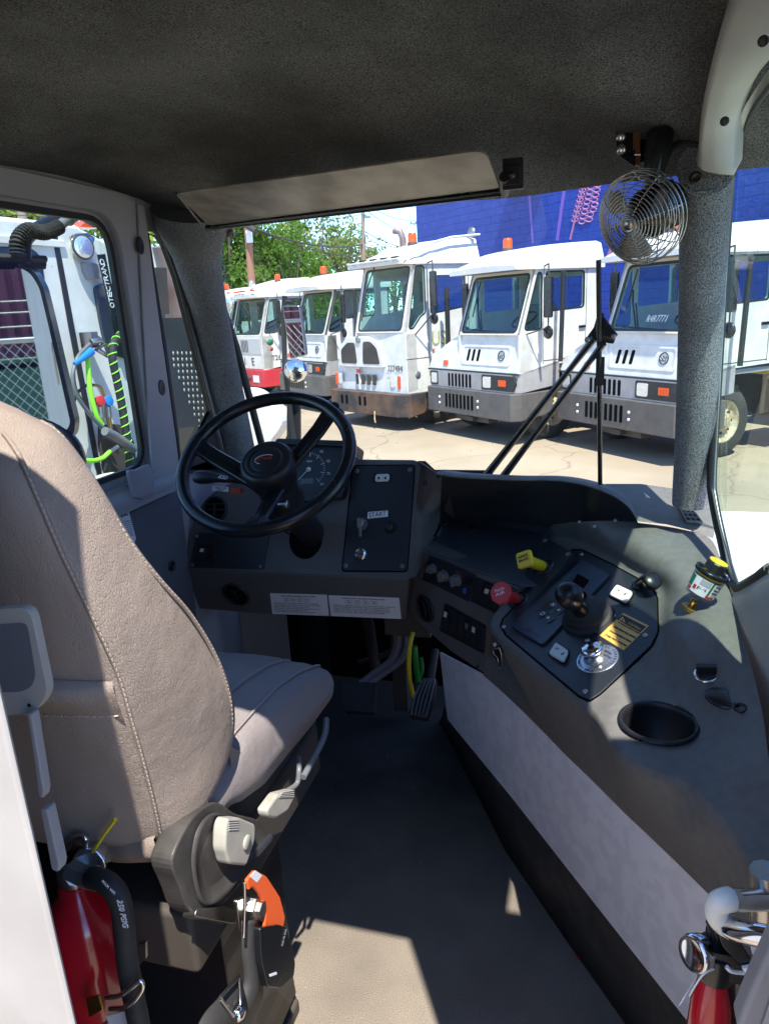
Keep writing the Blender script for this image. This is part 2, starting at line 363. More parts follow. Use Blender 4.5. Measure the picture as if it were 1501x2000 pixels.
# floor
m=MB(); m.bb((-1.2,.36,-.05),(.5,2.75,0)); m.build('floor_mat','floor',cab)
# headliner: flat over the seats, rolling down to the windshield header and to the left wall
TLh=V((-1.036,1.90,1.589)); TRh=V((.135,1.45,1.538))
def hd(x):
    t=(x-TLh.x)/(TRh.x-TLh.x); return TLh.lerp(TRh,t)
rows=[]
for i in range(31):
    x=-1.19+i*(.275+1.19)/30; h=hd(x); row=[]
    for j in range(25):
        y=.46+(h.y-.46)*j/24; t=max(0,(y-(h.y-.55))/.55); z=1.735+(h.z-1.735)*(t**1.6)
        e=max(0,(-.80-x)/.39); z=z-(z-1.645)*min(1,e*e) if z>1.645 else z
        z-= .006*math.sin(x*9)*math.sin(y*7)
        row.append(V((x,y,z)))
    row.append(V((x,h.y+.012,h.z+.003))); row.append(V((x,h.y+.03,h.z+.03))); row.append(V((x,h.y+.03,1.80)))
    rows.append(row)
hl=MB().grid(rows).build('headliner','fabric',cab)
m=MB(); m.bb((-1.24,.44,1.80),(.285,1.98,1.84)); m.bb((-1.24,.44,1.745),(.285,.456,1.80)); m.build('roof','white',cab)
# small dark dimples (fasteners) in the headliner
for q in ((563,55),(318,100),(600,212)):
    p=onZ(*q,1.732); MB().lathe(p+V((0,0,.004)),(0,0,-1),[(.007,0),(.006,.003),(0,.004)],12).build('liner_button','blk',cab)
# left wall with door window and quarter window openings
def yz(y,z,x=XL): return V((x,y,z))
winD=rnd([yz(.62,.972),yz(1.614,.972),yz(1.608,1.590),yz(.62,1.590)],[.06,.07,.085,.06],6)
qw_px=[(284,452),(305,452),(322,476),(345,540),(380,675),(412,800),(437,890),(443,925),(352,925),(343,850),(322,700),(300,560)]
winQ=[onX(x,y,XL) for x,y in qw_px]
m=MB(); m.holed([yz(.40,-.02),yz(2.25,-.02),yz(2.25,.85),yz(2.03,1.52),yz(1.9,1.665),yz(.40,1.69)],[winD[::-1],winQ[::-1]],(1,0,0),.014)
wall=m.build('side_wall','door',cab)
# door frame moulding
door=MB()
dout=rnd([yz(.5,.895,XL+.022),yz(1.70,.895,XL+.022),yz(1.735,1.648,XL+.022),yz(.5,1.655,XL+.022)],[.02,.03,.09,.02],6)
din=rnd([yz(.60,.955,XL+.022),yz(1.625,.955,XL+.022),yz(1.618,1.60,XL+.022),yz(.60,1.60,XL+.022)],[.06,.08,.09,.06],6)
door.holed(dout,[din[::-1]],(1,0,0),.021)
dr=door.build('door_frame','door',cab,bevel=.008,seg=3)
# front edge strip of the door with two latch holes
m=MB(); st=[(270,398),(283,402),(303,560),(325,720),(352,925),(300,935),(281,640)]
m.slab([onX(x,y,XL+.03) for x,y in st],(1,0,0),.008); m.build('door_edge','door',dr,bevel=.003)
for q in ((274,480),(316,757)):
    p=onX(*q,XL+.031); MB().lathe(p,(1,0,0),[(.014,0),(.014,.002),(.010,.001),(.009,.0005),(0,.0005)],18,ref=(0,0,1),sx=1.5).build('latch_hole','blk',dr)
# gasket and glass of the two windows
def ring(loop_in,grow,n,th,name,mt,parent,off=0,bevel=.003):
    c=sum(loop_in,V((0,0,0)))/len(loop_in); n=V(n); k=len(loop_in); out=[]
    for i in range(k):
        d=(loop_in[(i+1)%k]-loop_in[i-1]).normalized(); o_=d.cross(n).normalized()
        if o_.dot(loop_in[i]-c)<0 and False: o_=-o_
        out.append(o_)
    s_=1 if sum(out[i].dot(loop_in[i]-c) for i in range(k))>0 else -1
    outer=[loop_in[i]+out[i]*grow*s_+n*off for i in range(k)]; inner=[p+n*off for p in loop_in]
    return MB().holed(outer,[inner[::-1]],n,th).build(name,mt,parent,bevel=bevel)
gin=[V((XL,p.y,p.z)) for p in rnd([yz(.64,.986),yz(1.603,.986),yz(1.597,1.578),yz(.64,1.578)],[.05,.055,.07,.05],6)]
ring(gin,.014,(1,0,0),.012,'window_gasket','gasket',cab,.004)
MB().slab([V((XL-.010,.60,.95)),V((XL-.010,1.625,.95)),V((XL-.010,1.625,1.60)),V((XL-.010,.60,1.60))],(1,0,0),.004).build('door_glass','lglass',cab)
gq=[p for p in winQ]
ring([V((XL,p.y,p.z)) for p in gq],-.012,(1,0,0),.012,'quarter_gasket','gasket',cab,.003)
MB().slab([V((XL-.010,p.y,p.z)) for p in [V((0,1.58,.8)),V((0,2.2,.8)),V((0,2.2,1.66)),V((0,1.58,1.66))]],(1,0,0),.004).build('quarter_glass','lglass',cab)
# door sill ledge with armrest tab, lower door panel
m=MB()
m.grid([[V((XL+.045,y,.905)) for y in np.linspace(.5,1.70,8)],[V((XL+.05,y,.925)) for y in np.linspace(.5,1.70,8)],[V((XL+.04,y,.938)) for y in np.linspace(.5,1.70,8)],[V((XL+.015,y,.948)) for y in np.linspace(.5,1.70,8)]],smooth=True)
m.bb((XL+.0,.5,.895),(XL+.046,1.70,.906))
m.build('sill_ledge','door',dr)
m=MB(); m.slab([onX(x,y,XL+.055) for x,y in [(252,918),(268,917),(292,906),(303,932),(302,962),(278,975),(262,972),(256,940)]],(1,0,0),.012); m.build('latch_cover','door',dr,bevel=.004)
m=MB(); m.slab([yz(.5,.02,XL+.012),yz(1.74,.02,XL+.012),yz(1.74,.88,XL+.012),yz(.5,.88,XL+.012)],(1,0,0),.011)
dl=m.build('lower_door_panel','doorL',cab,bevel=.005)
wp=(V((XL+.0135,0,0)),V((1,0,0)))
m=MB(); m.slab(pp(wp,[(212,1004),(251,995),(266,1052),(262,1062),(234,1045)]),(1,0,0),.001); lb=m.build('warning_label','label',dl)
ptext('WARNING',(V((XL+.0136,0,0)),V((1,0,0))),(216,1017),(250,1007),'ink',lb)
m=MB()
for k in range(8):
    a=onP(222+k*1.6,1024+k*4,wp);b=onP(255+k*.9,1016+k*4,wp); m.tube([a+V((.0002,0,0)),b+V((.0002,0,0))],.0007,4,smooth=False)
m.build('small_print','ink',lb)
m=MB(); p=onX(335,1105,XL+.013); m.lathe(p,(1,0,0),[(.016,0),(.015,.004),(.009,.005),(.008,.002),(0,.002)],18); m.build('panel_screw','blk',dl)
# lower front kick area under the dash (left, behind)
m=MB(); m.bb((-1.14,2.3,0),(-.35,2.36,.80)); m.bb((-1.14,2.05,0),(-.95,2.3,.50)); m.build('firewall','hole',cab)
m=MB(); m.slab([V((-1.09,1.9,.0)),V((-.96,1.98,.0)),V((-.96,1.98,.50)),V((-1.09,1.9,.50))],(.5,-.86,0),.02); m.build('kick_cover','greyp',cab,bevel=.004)
# rear left wall: the outer face is the sunlit beige jamb nearest the camera
m=MB(); m.bb((-1.20,.297,-.3),(-.3375,.303,1.80)); jm=m.build('rear_wall_left','beige',cab,bevel=.004)
m=MB(); m.bb((-1.20,.303,-.02),(-.522,.455,1.74)); m.build('rear_wall_lining','door',jm)
rp=plY(.452)
m=MB(); o_=rnd(pp(rp,[(-30,1192),(46,1186),(62,1200),(94,1350),(80,1380),(55,1396),(-30,1400)]),.008,3); m.slab(o_,rp[1],.009); lk=m.build('door_lock_housing','trim',jm,bevel=.004,seg=3)
m=MB(); rp2=plY(.4515); m.slab(rnd(pp(rp2,[(-30,1222),(44,1216),(54,1222),(70,1320),(62,1342),(40,1352),(-30,1352)]),.006,3),rp[1],.0005); m.build('housing_recess','doorL',lk)
m=MB(); p=onP(58,1377,rp); m.lathe(p,rp[1],[(.002,.0005),(0,.0006)],8); m.build('screw','hole',lk)
m=MB()
m.slab(pp(plY(.44),[(52,1395),(62,1395),(86,1545),(84,1560),(76,1560)]),(0,-1,0),.01)
m.slab(rnd(pp(plY(.44),[(78,1580),(92,1582),(116,1690),(114,1705),(100,1700)]),.003),(0,-1,0),.012); m.build('door_hinge','door',jm,bevel=.002)
# unseen rear right wall, raised past the roof to cut the floor's sun patch
m=MB(); m.bb((.155,.30,-.3),(.60,.345,2.25)); m.build('rear_wall_blocker','beige',cab)
m=MB(); m.slab([V((.395,.345,-.2)),V((.30,.95,-.2)),V((.30,.95,1.80)),V((.395,.345,1.80))],(-1,-.15,0),.04); m.build('rear_side_pillar','door',cab)
# ---- windshield header, pillars, glass
BL=V((-1.12,2.135,.93)); BR=V((.195,1.62,.89))
m=MB(); TL2=TLh+V((-.08,.045,.02)); TR2=TRh+V((.06,-.01,.02)); BL2=BL+V((-.06,.03,-.12)); BR2=BR+V((.08,-.03,-.12))
wsn=(TR2-TL2).cross(BL2-TL2).normalized(); 
if wsn.y>0: wsn=-wsn
ws=MB().slab([TL2,TR2,BR2,BL2],wsn,.005).build('windshield','glass',cab)
WSP=((TL2+BR2)/2,wsn)
m=MB(); m.tube([TLh+V((-.05,.035,.006)),TRh+V((.03,.0,.010))],.008,8); m.tube([onY(405,505,1.955),onY(462,680,2.05),onY(512,872,2.135)],[.008,.012,.012],8)
m.build('windshield_gasket','gasket',cab)
pts=[onY(372,405,1.84),onY(376,440,1.86),onY(384,500,1.90),onY(402,580,1.95),onY(425,690,2.01),onY(448,800,2.06),onY(470,905,2.10),onY(485,980,2.12)]
m=MB(); m.tube(crv(pts,5),resr if False else list(np.interp(range(len(crv(pts,5))),[0,5,10,16,36],[.105,.098,.066,.054,.056])),20); m.build('left_pillar','pillarfelt',cab)
pts=[onY(1380,325,1.37),onY(1379,350,1.40),onY(1372,500,1.45),onY(1365,680,1.50),onY(1357,850,1.55),onY(1350,960,1.58),onY(1349,984,1.585)]
c_=crv(pts,5); m=MB(); m.tube(c_,list(np.interp(range(len(c_)),[0,6,12,30],[.046,.042,.039,.038])),20); m.build('right_pillar','pillarfelt',cab)
m=MB(); m.lathe(onY(1357,348,1.36),(0,-1,0),[(.010,0),(.010,.004),(.006,.006),(.005,.003),(0,.003)],14); m.build('pillar_bolt','blk',cab)
# right wall: window plane
WA=V((.222,1.55,0)); WB=V((.300,1.08,0)); wd=(WB-WA).normalized(); wn=V((wd.y,-wd.x,0)); 
if wn.x>0: wn=-wn
WP=(WA,wn)
gl_px=[(1427,300),(1424,345),(1410,560),(1396,800),(1389,930),(1392,975),(1410,1060),(1437,1147),(1501,1110),(1560,1076),(1600,1050)]
g=[onP(x,y,WP) for x,y in gl_px]
far=WA+wd*.61
gpoly=g[:-1]+[V((far.x,far.y,1.05)),V((far.x,far.y,1.70)),onP(1501,170,WP)]
MB().slab([p+wn*0 for p in gpoly],wn,.004).build('side_window','sglass',cab)
e_=[onP(x,y,WP,.003) for x,y in gl_px[:9]]; m=MB(); m.tube(crv(e_,5),.0095,8); m.build('side_gasket','gasket',cab)
e_=[onP(x+5,y,WP,.006) for x,y in gl_px[:7]]+[onP(1440,1141,WP,.006)]; m=MB(); m.tube(crv(e_,5),.0022,6); m.tube([onP(1440,1142,WP,.006),onP(1501,1106,WP,.006),onP(1640,1020,WP,.006)],.003,6); m.build('glass_edge_strip','steel',cab)
# lower right wall below the window
lw=[(1437,1150),(1501,1113),(1560,1080)]
m=MB(); a=[onP(*q,WP) for q in lw]; far2=V((far.x,far.y,1.06)); top=a+[far2]
r0=[p.copy() for p in top]; r1=[p+wn*.02+V((0,0,-.03)) for p in top]; r2=[p+wn*.03+V((0,0,-.12)) for p in top]; r3=[V((p.x,p.y,0))+wn*.03 for p in top]
m.grid([resamp(r,14) for r in (r0,r1,r2,r3)]); m.build('right_wall_lower','trim',cab)
# wall forward of it (dark) down to floor
m=MB(); q0=onP(1387,930,WP); m.slab([V((q0.x+.02,1.62,0)),V((a[0].x+.012,a[0].y,0)),V((a[0].x+.012,a[0].y,.80)),V((q0.x+.02,1.62,.80))],wn,.01); m.build('right_wall_front','blk',cab)
# roof side trim on the right: a rolled grey plastic panel above the window
Lp=[(1452,-60,.95),(1437,0,.98),(1408,70,1.04),(1386,150,1.12),(1372,215,1.2),(1365,270,1.26),(1362,330,1.30)]
Rp=[(1620,-60,.95),(1580,20,.98),(1530,85,1.04),(1484,135,1.12),(1450,195,1.2),(1436,250,1.26),(1431,342,1.30)]
rowsT=[]
Lc=crv([onY(*q) for q in Lp],5); Rc=crv([onY(*q) for q in Rp],5)
for i in range(len(Lc)):
    l,r=Lc[i],Rc[i]; d=(r-l); row=[l+V((.01,.02,.05)),l+V((0,.004,.012)),l+V((.003,-.004,0))]
    for t in (.12,.3,.6,.9,1): row.append(l.lerp(r,t)+V((0,-.010*math.sin(t*PI),-.004*math.sin(t*PI))))
    row.append(r+V((.004,.02,.004))); row.append(r+V((.02,.06,.03))); rowsT.append(row)
last=rowsT[-1]; rowsT.append([p+V((.002,.06,.012)) for p in last])
tr_=MB().grid(rowsT).build('roof_side_trim','trim',cab)
for q in ((1486,75,1.0),(1412,231,1.18)):
    p=onY(*q)+V((0,-.012,-.006)); MB().lathe(p,(-.2,-1,-.25),[(.006,0),(.006,.003),(.004,.004),(0,.004)],14).build('trim_screw','blk',tr_)
# door reveal (inner trim edge) right of the rolled panel
m=MB(); A_=[(1432,345,1.42),(1440,300,1.40),(1462,230,1.30),(1501,170,1.18),(1560,90,1.05)]; B_=[(1430,330,1.36),(1441,240,1.30),(1470,180,1.22),(1520,110,1.12),(1580,40,1.0)]
m.grid([crv([onY(*q) for q in A_],5),crv([onY(*q) for q in B_],5)]); m.build('window_reveal','trim',tr_)
m=MB(); m.tube(crv([onY(*q) for q in A_],5),.004,8); m.build('reveal_gasket','gasket',tr_)
# =====================================================================
# SUN VISOR, STICKERS
# =====================================================================
vp=plane3(onY(345,380,1.50),onY(945,296,1.24),onY(975,374,1.40))
vs=thing('sun_visor','tinted brown see-through sun visor folded up under the headliner','sun visor',onP(650,370,vp))
o_=rnd(pp(vp,[(343,379),(946,293),(976,368),(408,441)]),[.01,.03,.01,.02],5)
K['visorm']=bpy.data.materials.new('visor_smoke'); K['visorm'].use_nodes=True
_t=K['visorm'].node_tree; _b=_t.nodes['Principled BSDF']; _b.inputs['Base Color'].default_value=(.20,.175,.15,1); _b.inputs['Roughness'].default_value=.22
_tr=_t.nodes.new('ShaderNodeBsdfTransparent'); _tr.inputs[0].default_value=(.45,.42,.38,1); _mx=_t.nodes.new('ShaderNodeMixShader'); _mx.inputs[0].default_value=.8
_n=_t.nodes.new('ShaderNodeTexNoise'); _n.inputs['Scale'].default_value=14; _n.inputs['Detail'].default_value=9; _tc=_t.nodes.new('ShaderNodeTexCoord'); _t.links.new(_tc.outputs['Object'],_n.inputs['Vector'])
_r=_t.nodes.new('ShaderNodeValToRGB'); _r.color_ramp.elements[0].color=(.20,.172,.145,1); _r.color_ramp.elements[1].color=(.34,.30,.255,1); _r.color_ramp.elements[0].position=.4; _r.color_ramp.elements[1].position=.6; _t.links.new(_n.outputs[0],_r.inputs[0]); _t.links.new(_r.outputs[0],_b.inputs['Base Color'])
_t.links.new(_tr.outputs[0],_mx.inputs[1]); _t.links.new(_b.outputs[0],_mx.inputs[2]); _t.links.new(_mx.outputs[0],_t.nodes['Material Output'].inputs[0])
MB().slab(o_,vp[1],.004).build('visor_blade','visorm',vs,bevel=.001)
m=MB(); m.tube([onP(405,445,vp),onP(978,375,vp)],.0075,10); m.build('visor_rail','gloss',vs)
m=MB(); m.tube([onP(392,437,vp),onP(345,378,vp)],.003,6); m.build('visor_edge','gloss',vs)
m=MB(); c=onP(990,356,vp); m.box(c+V((.01,0,.012)),(.035,.012,.05)); m.tube([onP(978,374,vp),onP(984,378,vp)+V((0,0,.0)),onP(984,345,vp)],.009,10); m.box(onP(1000,346,vp)+V((0,.01,.004)),(.026,.004,.03)); vb=m.build('visor_bracket','blk',vs,bevel=.003)
m=MB(); screw(m,onP(1000,346,vp)+V((0,-.0,.004)),(0,-1,-.2),.006,.014); m.build('bracket_screw','gloss',vb)
# windshield sticker top left
wpl=(WSP[0]+WSP[1]*.002,WSP[1])
stk=MB().slab(pp(wpl,[(419,446),(453,440),(460,462),(425,469)]),wsn,.0008).build('windshield_sticker','label',None)
tag(stk,'small printed white sticker in the top left corner of the windshield','sticker')
wpl2=(WSP[0]+WSP[1]*.0024,WSP[1])
ptext('NICHOLSON RD',wpl2,(425,458),(455,453),'ink',stk,h=.008); ptext('706-722',wpl2,(427,466),(457,461),'ink',stk,h=.009)
m=MB(); m.slab(pp(wpl2,[(422,449),(432,447),(434,452),(424,454)]),wsn,.0002); m.slab(pp(wpl2,[(436,446),(450,443.5),(451,446),(437,448.5)]),wsn,.0002); m.build('sticker_logo','ink',stk)
# paper seen through the lower quarter window
dp=plX(XL-.010)
pap=MB().slab(pp(dp,[(372,912),(396,905),(399,942),(374,950)]),(1,0,0),.0005).build('inspection_sticker','label',None); tag(pap,'white inspection sticker with blue handwriting low on the quarter window','sticker')
m=MB(); 
for k in range(5): m.tube(crv([onP(375+(j%4)*6,918+k*6-j%3*2,dp,.001) for j in range(4)],4),.0006,4)
K['pen']=mat('pen_blue',(.03,.05,.35)); m.build('handwriting','pen',pap)
# =====================================================================
# DASHBOARD
# =====================================================================
dash=thing('dashboard','dark grey moulded dashboard with instrument cluster behind the steering wheel','dashboard',(-.75,1.8,.6))
a_=onY(600,1122,1.72); LF=plane3(onY(370,1175,1.77),onY(790,1210,1.77),a_)         # lower band leans under
UF=plane3(onY(365,1115,1.72),onY(800,1130,1.72),onY(760,900,1.86))
UFo=lambda q,o=0: onP(*q,UF,o)
# body: explicit profile loft along x, clipped by silhouette
up_px=[(363,1112),(368,1060),(378,1018),(392,985),(415,962),(440,948),(500,925),(560,880),(688,880),(700,897),(812,898),(822,908),(797,1129),(700,1126),(560,1121)]
m=MB(); m.slab(rnd([UFo(q) for q in up_px],[.01,.02,.02,.02,.02,.02,.01,.01,.01,.01,.012,.012,.01,0,0],3),UF[1],.16); body=m.build('dash_body','dash',dash,bevel=.008,seg=3)
m=MB(); m.slab([onP(*q,LF) for q in [(364,1113),(560,1121),(700,1126),(799,1130),(792,1212),(640,1206),(500,1200),(384,1190),(368,1178)]],LF[1],.10); lowb=m.build('lower_band','dash',dash,bevel=.008,seg=3)
# right end of the dash box: drops to the tray
m=MB(); 
Bx=[UFo((814,899)),UFo((824,908)),UFo((797,1131))]
rimR=onZ(862,934,.945)
qa=V((-.36,1.93,.94)); 
m.grid([[UFo((816,900)),UFo((808,1000)),UFo((797,1130))],[UFo((822,901))+V((.008,.015,-.002)),UFo((815,1005))+V((.006,.015,0)),UFo((803,1130))+V((.008,.015,0))],[onZ(862,930,.935),onZ(858,1018,.735),onZ(838,1075,.715)]]); m.build('dash_side','dash',dash)
fe=[UFo((702,898)),UFo((760,899)),UFo((816,901)),onZ(862,931,.935)]; MB().grid([fe,[p+V((0,.05,-.012)) for p in fe],[p+V((0,.10,-.06)) for p in fe],[p+V((0,.14,-.15)) for p in fe]]).build('dash_top','dash',dash)
c=onP(838,955,plane3(UFo((816,900)),onZ(862,930,.935),onZ(858,1018,.735)),.014); nn=plane3(UFo((816,900)),onZ(862,930,.935),onZ(858,1018,.735))[1]
m=MB(); m.lathe(c,nn,[(.024,-.002),(.026,.004),(.022,.007),(.020,.004),(0,.005)],24,ref=(0,0,1)); so_=m.build('power_socket_cap','gloss',dash)
# instrument cluster
ch=[(540,858),(552,855),(684,860),(692,872),(696,890),(670,960),(664,972),(560,985),(530,975)]
m=MB(); hood=rnd([UFo(q,.035) for q in [(538,856),(690,861),(668,972),(525,985)]],[.012,.012,.015,.015],4)
inn=rnd([UFo(q,.035) for q in [(549,867),(679,871),(655,945),(540,955)]],.008,4)
m.holed(hood,[inn[::-1]],UF[1],.10); clus=m.build('instrument_cluster','blk',dash,bevel=.004,seg=3)
CF=(UF[0]+UF[1]*.012,UF[1]); m=MB(); m.slab([onP(*q,CF) for q in [(545,864),(684,867),(662,952),(532,962)]],UF[1],.01); face=m.build('gauge_face','plate',clus)
CG=(CF[0]+UF[1]*.0012,UF[1])
gc=onP(603,917,CG); ux=(onP(640,917,CG)-gc).normalized(); uy=UF[1].cross(ux)
R_=(onP(638,917,CG)-gc).length
m=MB()
for k in range(33):
    t=math.radians(225-270*k/32); r0=R_*.80 if k%4 else R_*.70; d=ux*math.cos(t)+uy*math.sin(t); m.tube([gc+d*r0,gc+d*R_*.92],.0006 if k%4 else .0011,4,smooth=False)
m.build('scale_marks','inkw',clus)
for k,s_ in enumerate(['0','10','20','30','40','50','60','70','80']):
    t=math.radians(225-270*k/8); p=gc+(ux*math.cos(t)+uy*math.sin(t))*R_*1.14-ux*.005-uy*.003
    textmesh(s_,'numeral',p,ux,uy,.005 if len(s_)==1 else .010,'inkw',clus)
textmesh('MPH','numeral',gc+uy*R_*.38-ux*.008,ux,uy,.016,'inkw',clus)
m=MB(); t=math.radians(228); d=ux*math.cos(t)+uy*math.sin(t); m.tube([gc-d*.004+UF[1]*.003,gc+d*R_*.74+UF[1]*.003],[.0022,.0012],6); m.lathe(gc,UF[1],[(.007,0),(.006,.005),(0,.006)],14); m.build('speedometer_needle','inkw',clus)
m=MB(); m.slab([onP(*q,CG) for q in [(587,935),(612,934),(611,944),(586,945)]],UF[1],.001); K['lcd']=mat('lcd',(.10,.13,.11),.3); m.build('odometer_display','lcd',clus)
K['lcdr']=mat('warning_mark',(.45,.10,.06),.5)
m=MB(); a1=onP(637,896,CG);a2=onP(641,904,CG);b1=onP(643,896,CG);b2=onP(636,902,CG); m.tube([a1,a2],.0007,4); m.tube([b1,b2],.0007,4); m.build('fuel_mark','lcdr',clus)
# steering hub logo etc come later. right instrument plate (START)
OP=(UF[0]+UF[1]*.003,UF[1])
def onplate(pxs,m_,name,parent,off=.003,th=.004,r=.004,bev=.001): return MB().slab(rnd(pp((UF[0]+UF[1]*off,UF[1]),pxs),r,4),UF[1],th).build(name,m_,parent,bevel=bev)
MB().slab(rnd(pp((UF[0]+UF[1]*.0012,UF[1]),[(688,908),(811,907),(796,1118),(666,1117)]),.012,4),UF[1],.002).build('plate_gap','hole',body)
pl1=onplate([(690,910),(809,909),(794,1115),(668,1114)],'plate','start_switch_plate',dash,.003,.003,.010)
screws([onP(*q,OP) for q in ((697,920),(800,918),(675,1105),(785,1106))],UF[1],.0065,'plate_screw','greyp',pl1)
def roundel(parent,pxs,pl,name='rocker_switch',glyph=True,mt='wknob'):
    """cream rocker with black bezel"""
    n=pl[1]; c=sum([onP(*q,pl) for q in pxs],V((0,0,0)))/4
    big=[c+(onP(*q,pl)-c)*1.22 for q in pxs]
    bz=MB().slab(rnd([p+n*.004 for p in big],.008,4),n,.004).build(name,'gloss',parent,bevel=.0015)
    MB().slab(rnd([onP(*q,pl,.0075) for q in pxs],.008,4),n,.005).build('rocker_face',mt,bz,bevel=.002,seg=3); return bz
K['rockw']=mat('rocker_cream',(.60,.62,.58),.4)
rk=roundel(pl1,[(733,926),(760,925),(759,940),(731,941)],OP,mt='rockw')
m=MB()
for x in (739,752): m.slab(pp(OP,[(x-2,931),(x+2,931),(x+2,936),(x-2,936)],.0082),UF[1],.0005)
m.build('lock_symbol','ink',rk)
lb=onplate([(718,1000),(757,997),(757,1009),(717,1013)],'label','start_label',pl1,.0045,.001,.001,0)
ptext('START',(UF[0]+UF[1]*.0046,UF[1]),(720.5,1010),(754,1007),'ink',lb,th=.0005)
def key(px,py):
    p=onP(px,py,OP); m=MB(); m.lathe(p,UF[1],[(.017,0),(.017,.006),(.013,.012),(.011,.022),(0,.024)],20)
    m.box(p+UF[1]*.030,(.008,.020,.026)); m.box(p+UF[1]*.024-V((0,0,.022)),(.010,.007,.034)); return m
K['ign']=mat('ignition_metal',(.28,.30,.31),.35,.7)
key(707,1024).build('ignition_lever','ign',pl1,bevel=.003)
m=MB(); p=onP(762,1030,OP); m.lathe(p,UF[1],[(.017,0),(.017,.003),(.013,.004),(.0125,.014),(.010,.017),(0,.017)],24); m.build('starter_button','blk',pl1)
m=MB(); p=onP(705,1083,OP); m.lathe(p,UF[1],[(.019,0),(.019,.005),(.016,.010),(.0145,.011),(.0145,.008),(.009,.007),(.009,.009),(0,.009)],12,smooth=False); lk2=m.build('key_lock','chrome',pl1)
m=MB(); m.slab([p+UF[1]*.0095+ux*a+uy*b for a,b in ((-.006,-.001),(.006,-.001),(.006,.001),(-.006,.001))],UF[1],.0005); m.build('key_slot','hole',lk2)
# left fuse plate
pl2=onplate([(382,1040),(432,1040),(450,1034),(528,1029),(515,1112),(370,1109)],'plate','fuse_panel_cover',dash,.003,.003,.006)
screws([onP(*q,OP) for q in ((384,1047),(508,1107),(376,1104))],UF[1],.006,'plate_screw','greyp',pl2)
MB().slab(rnd(pp(OP,[(406,1062),(421,1062),(418,1097),(403,1097)],.004),.002),UF[1],.004).build('rocker_switch','gloss',pl2,bevel=.001)
rs=MB().slab(rnd(pp(OP,[(388,1062),(403,1062),(400,1097),(385,1097)],.004),.002),UF[1],.004).build('rocker_switch','gloss',pl2,bevel=.001)
m=MB(); m.slab(pp(OP,[(391,1071),(398,1071),(397,1078),(390,1078)],.0045),UF[1],.0004); m.build('lamp_symbol','rockw',rs)
# air vents
def vent(px,py,pl,r,parent,name='air_vent',slats=True,tilt=0,hz=True):
    p=onP(px,py,pl); n=pl[1]; m=MB(); m.lathe(p,n,[(r*1.22,-.002),(r*1.20,.006),(r*1.05,.009),(r,.006),(r*.96,-.004)],36); v=m.build(name,'blk',parent)
    m=MB(); m.lathe(p,n,[(r*.98,.001),(0,.001)],30); m.build('vent_void','hole',v)
    m=MB(); u=(onP(px+10,py,pl)-p).normalized(); w_=n.cross(u)
    if hz:
        for k in (-.5,0,.5):
            L=math.sqrt(1-k*k)*r*.93; c=p+w_*k*r+n*.003; m.tube([c-u*L,c+u*L],.0028,6)
        m.tube([p-w_*r*.5+n*.004,p+w_*r*.5+n*.004],.003,6)
    else:
        for k in (-.35,.3):
            q=[p+u*(k*r+ .12*r*math.cos(t)*0)+w_*r*math.sin(t)*.9+u*.25*r*math.cos(t)+n*.003 for t in np.linspace(-1.3,1.3,9)]; m.tube(q,.0026,6)
        m.tube([p+u*.55*r+n*.003,p+u*.1*r-w_*.3*r+n*.003],.002,6)
    m.build('vent_slat','blk',v); return v
vent(461,1160,LF,.035,dash); vent(420,996,UF,.034,dash,tilt=.3)
# warning labels on the lower band
def print_label(pts,lines,title,nm):
    P=(LF[0]+LF[1]*.0015,LF[1]); l=MB().slab(rnd(pp(P,pts),.003,2),LF[1],.001).build(nm,'label',dash)
    A,B,C_,D=[onP(*q,(LF[0]+LF[1]*.0017,LF[1])) for q in pts]
    def at(s_,t): return A.lerp(B,s_).lerp(D.lerp(C_,s_),t)
    ex=(B-A).normalized()
    textmesh(title,'title_line',at(.2,.13),ex,A-D,(B-A).length*.6,'ink',l,.0003,.0045)
    m=MB()
    for k in range(4):
        x0=.24+k*.12; q=[at(x0,.2),at(x0+.09,.2),at(x0+.09,.36),at(x0,.36)]
        for i in range(4): m.tube([q[i],q[(i+1)%4]],.0003,4,smooth=False)
        m.tube([at(x0+.02,.25),at(x0+.07,.25)],.0006,4,smooth=False); m.tube([at(x0+.025,.31),at(x0+.065,.31)],.0006,4,smooth=False)
    m.build('flash_code_diagram','ink',l)
    for k,s_ in enumerate(lines):
        wid=(B-A).length*min(.92,len(s_)*.0165); textmesh(s_,'print_line',at(.05,.47+k*.083),ex,A-D,wid,'ink',l,.0002,.0032)
    return l
print_label([(527,1159),(638,1162),(642,1203),(532,1199)],['LIGHT ON STEADY = NORMAL OPERATION OF THE SYSTEM','LIGHT FLASHING TWO TIMES = CHECK THE FUEL LEVEL NOW','THREE FLASHES THEN A PAUSE = PULL OVER','IF THE LIGHT STAYS ON AFTER START UP SERVICE SOON','DO NOT DRIVE WITH THE LIGHT FLASHING','SEE THE OPERATOR MANUAL FOR ALL OF THE CODES'],'SCR SYSTEM WARNING LIGHT CODES','emission_label')
print_label([(641,1163),(779,1168),(783,1209),(646,1203)],['ENGINE WILL REDUCE POWER WHEN THE TANK IS EMPTY OR LOW','ADD FLUID BEFORE THE LAMP STARTS TO FLASH RAPIDLY','PARKED CLEANING WILL START WITH THE BRAKE SET ONLY','CHECK THE LAMP AT KEY ON EVERY DAY BEFORE DRIVING','FAILURE TO DO SO WILL LIMIT THE VEHICLE SPEED'],'DIESEL EXHAUST CLEANING WARNING LIGHTS','exhaust_label')
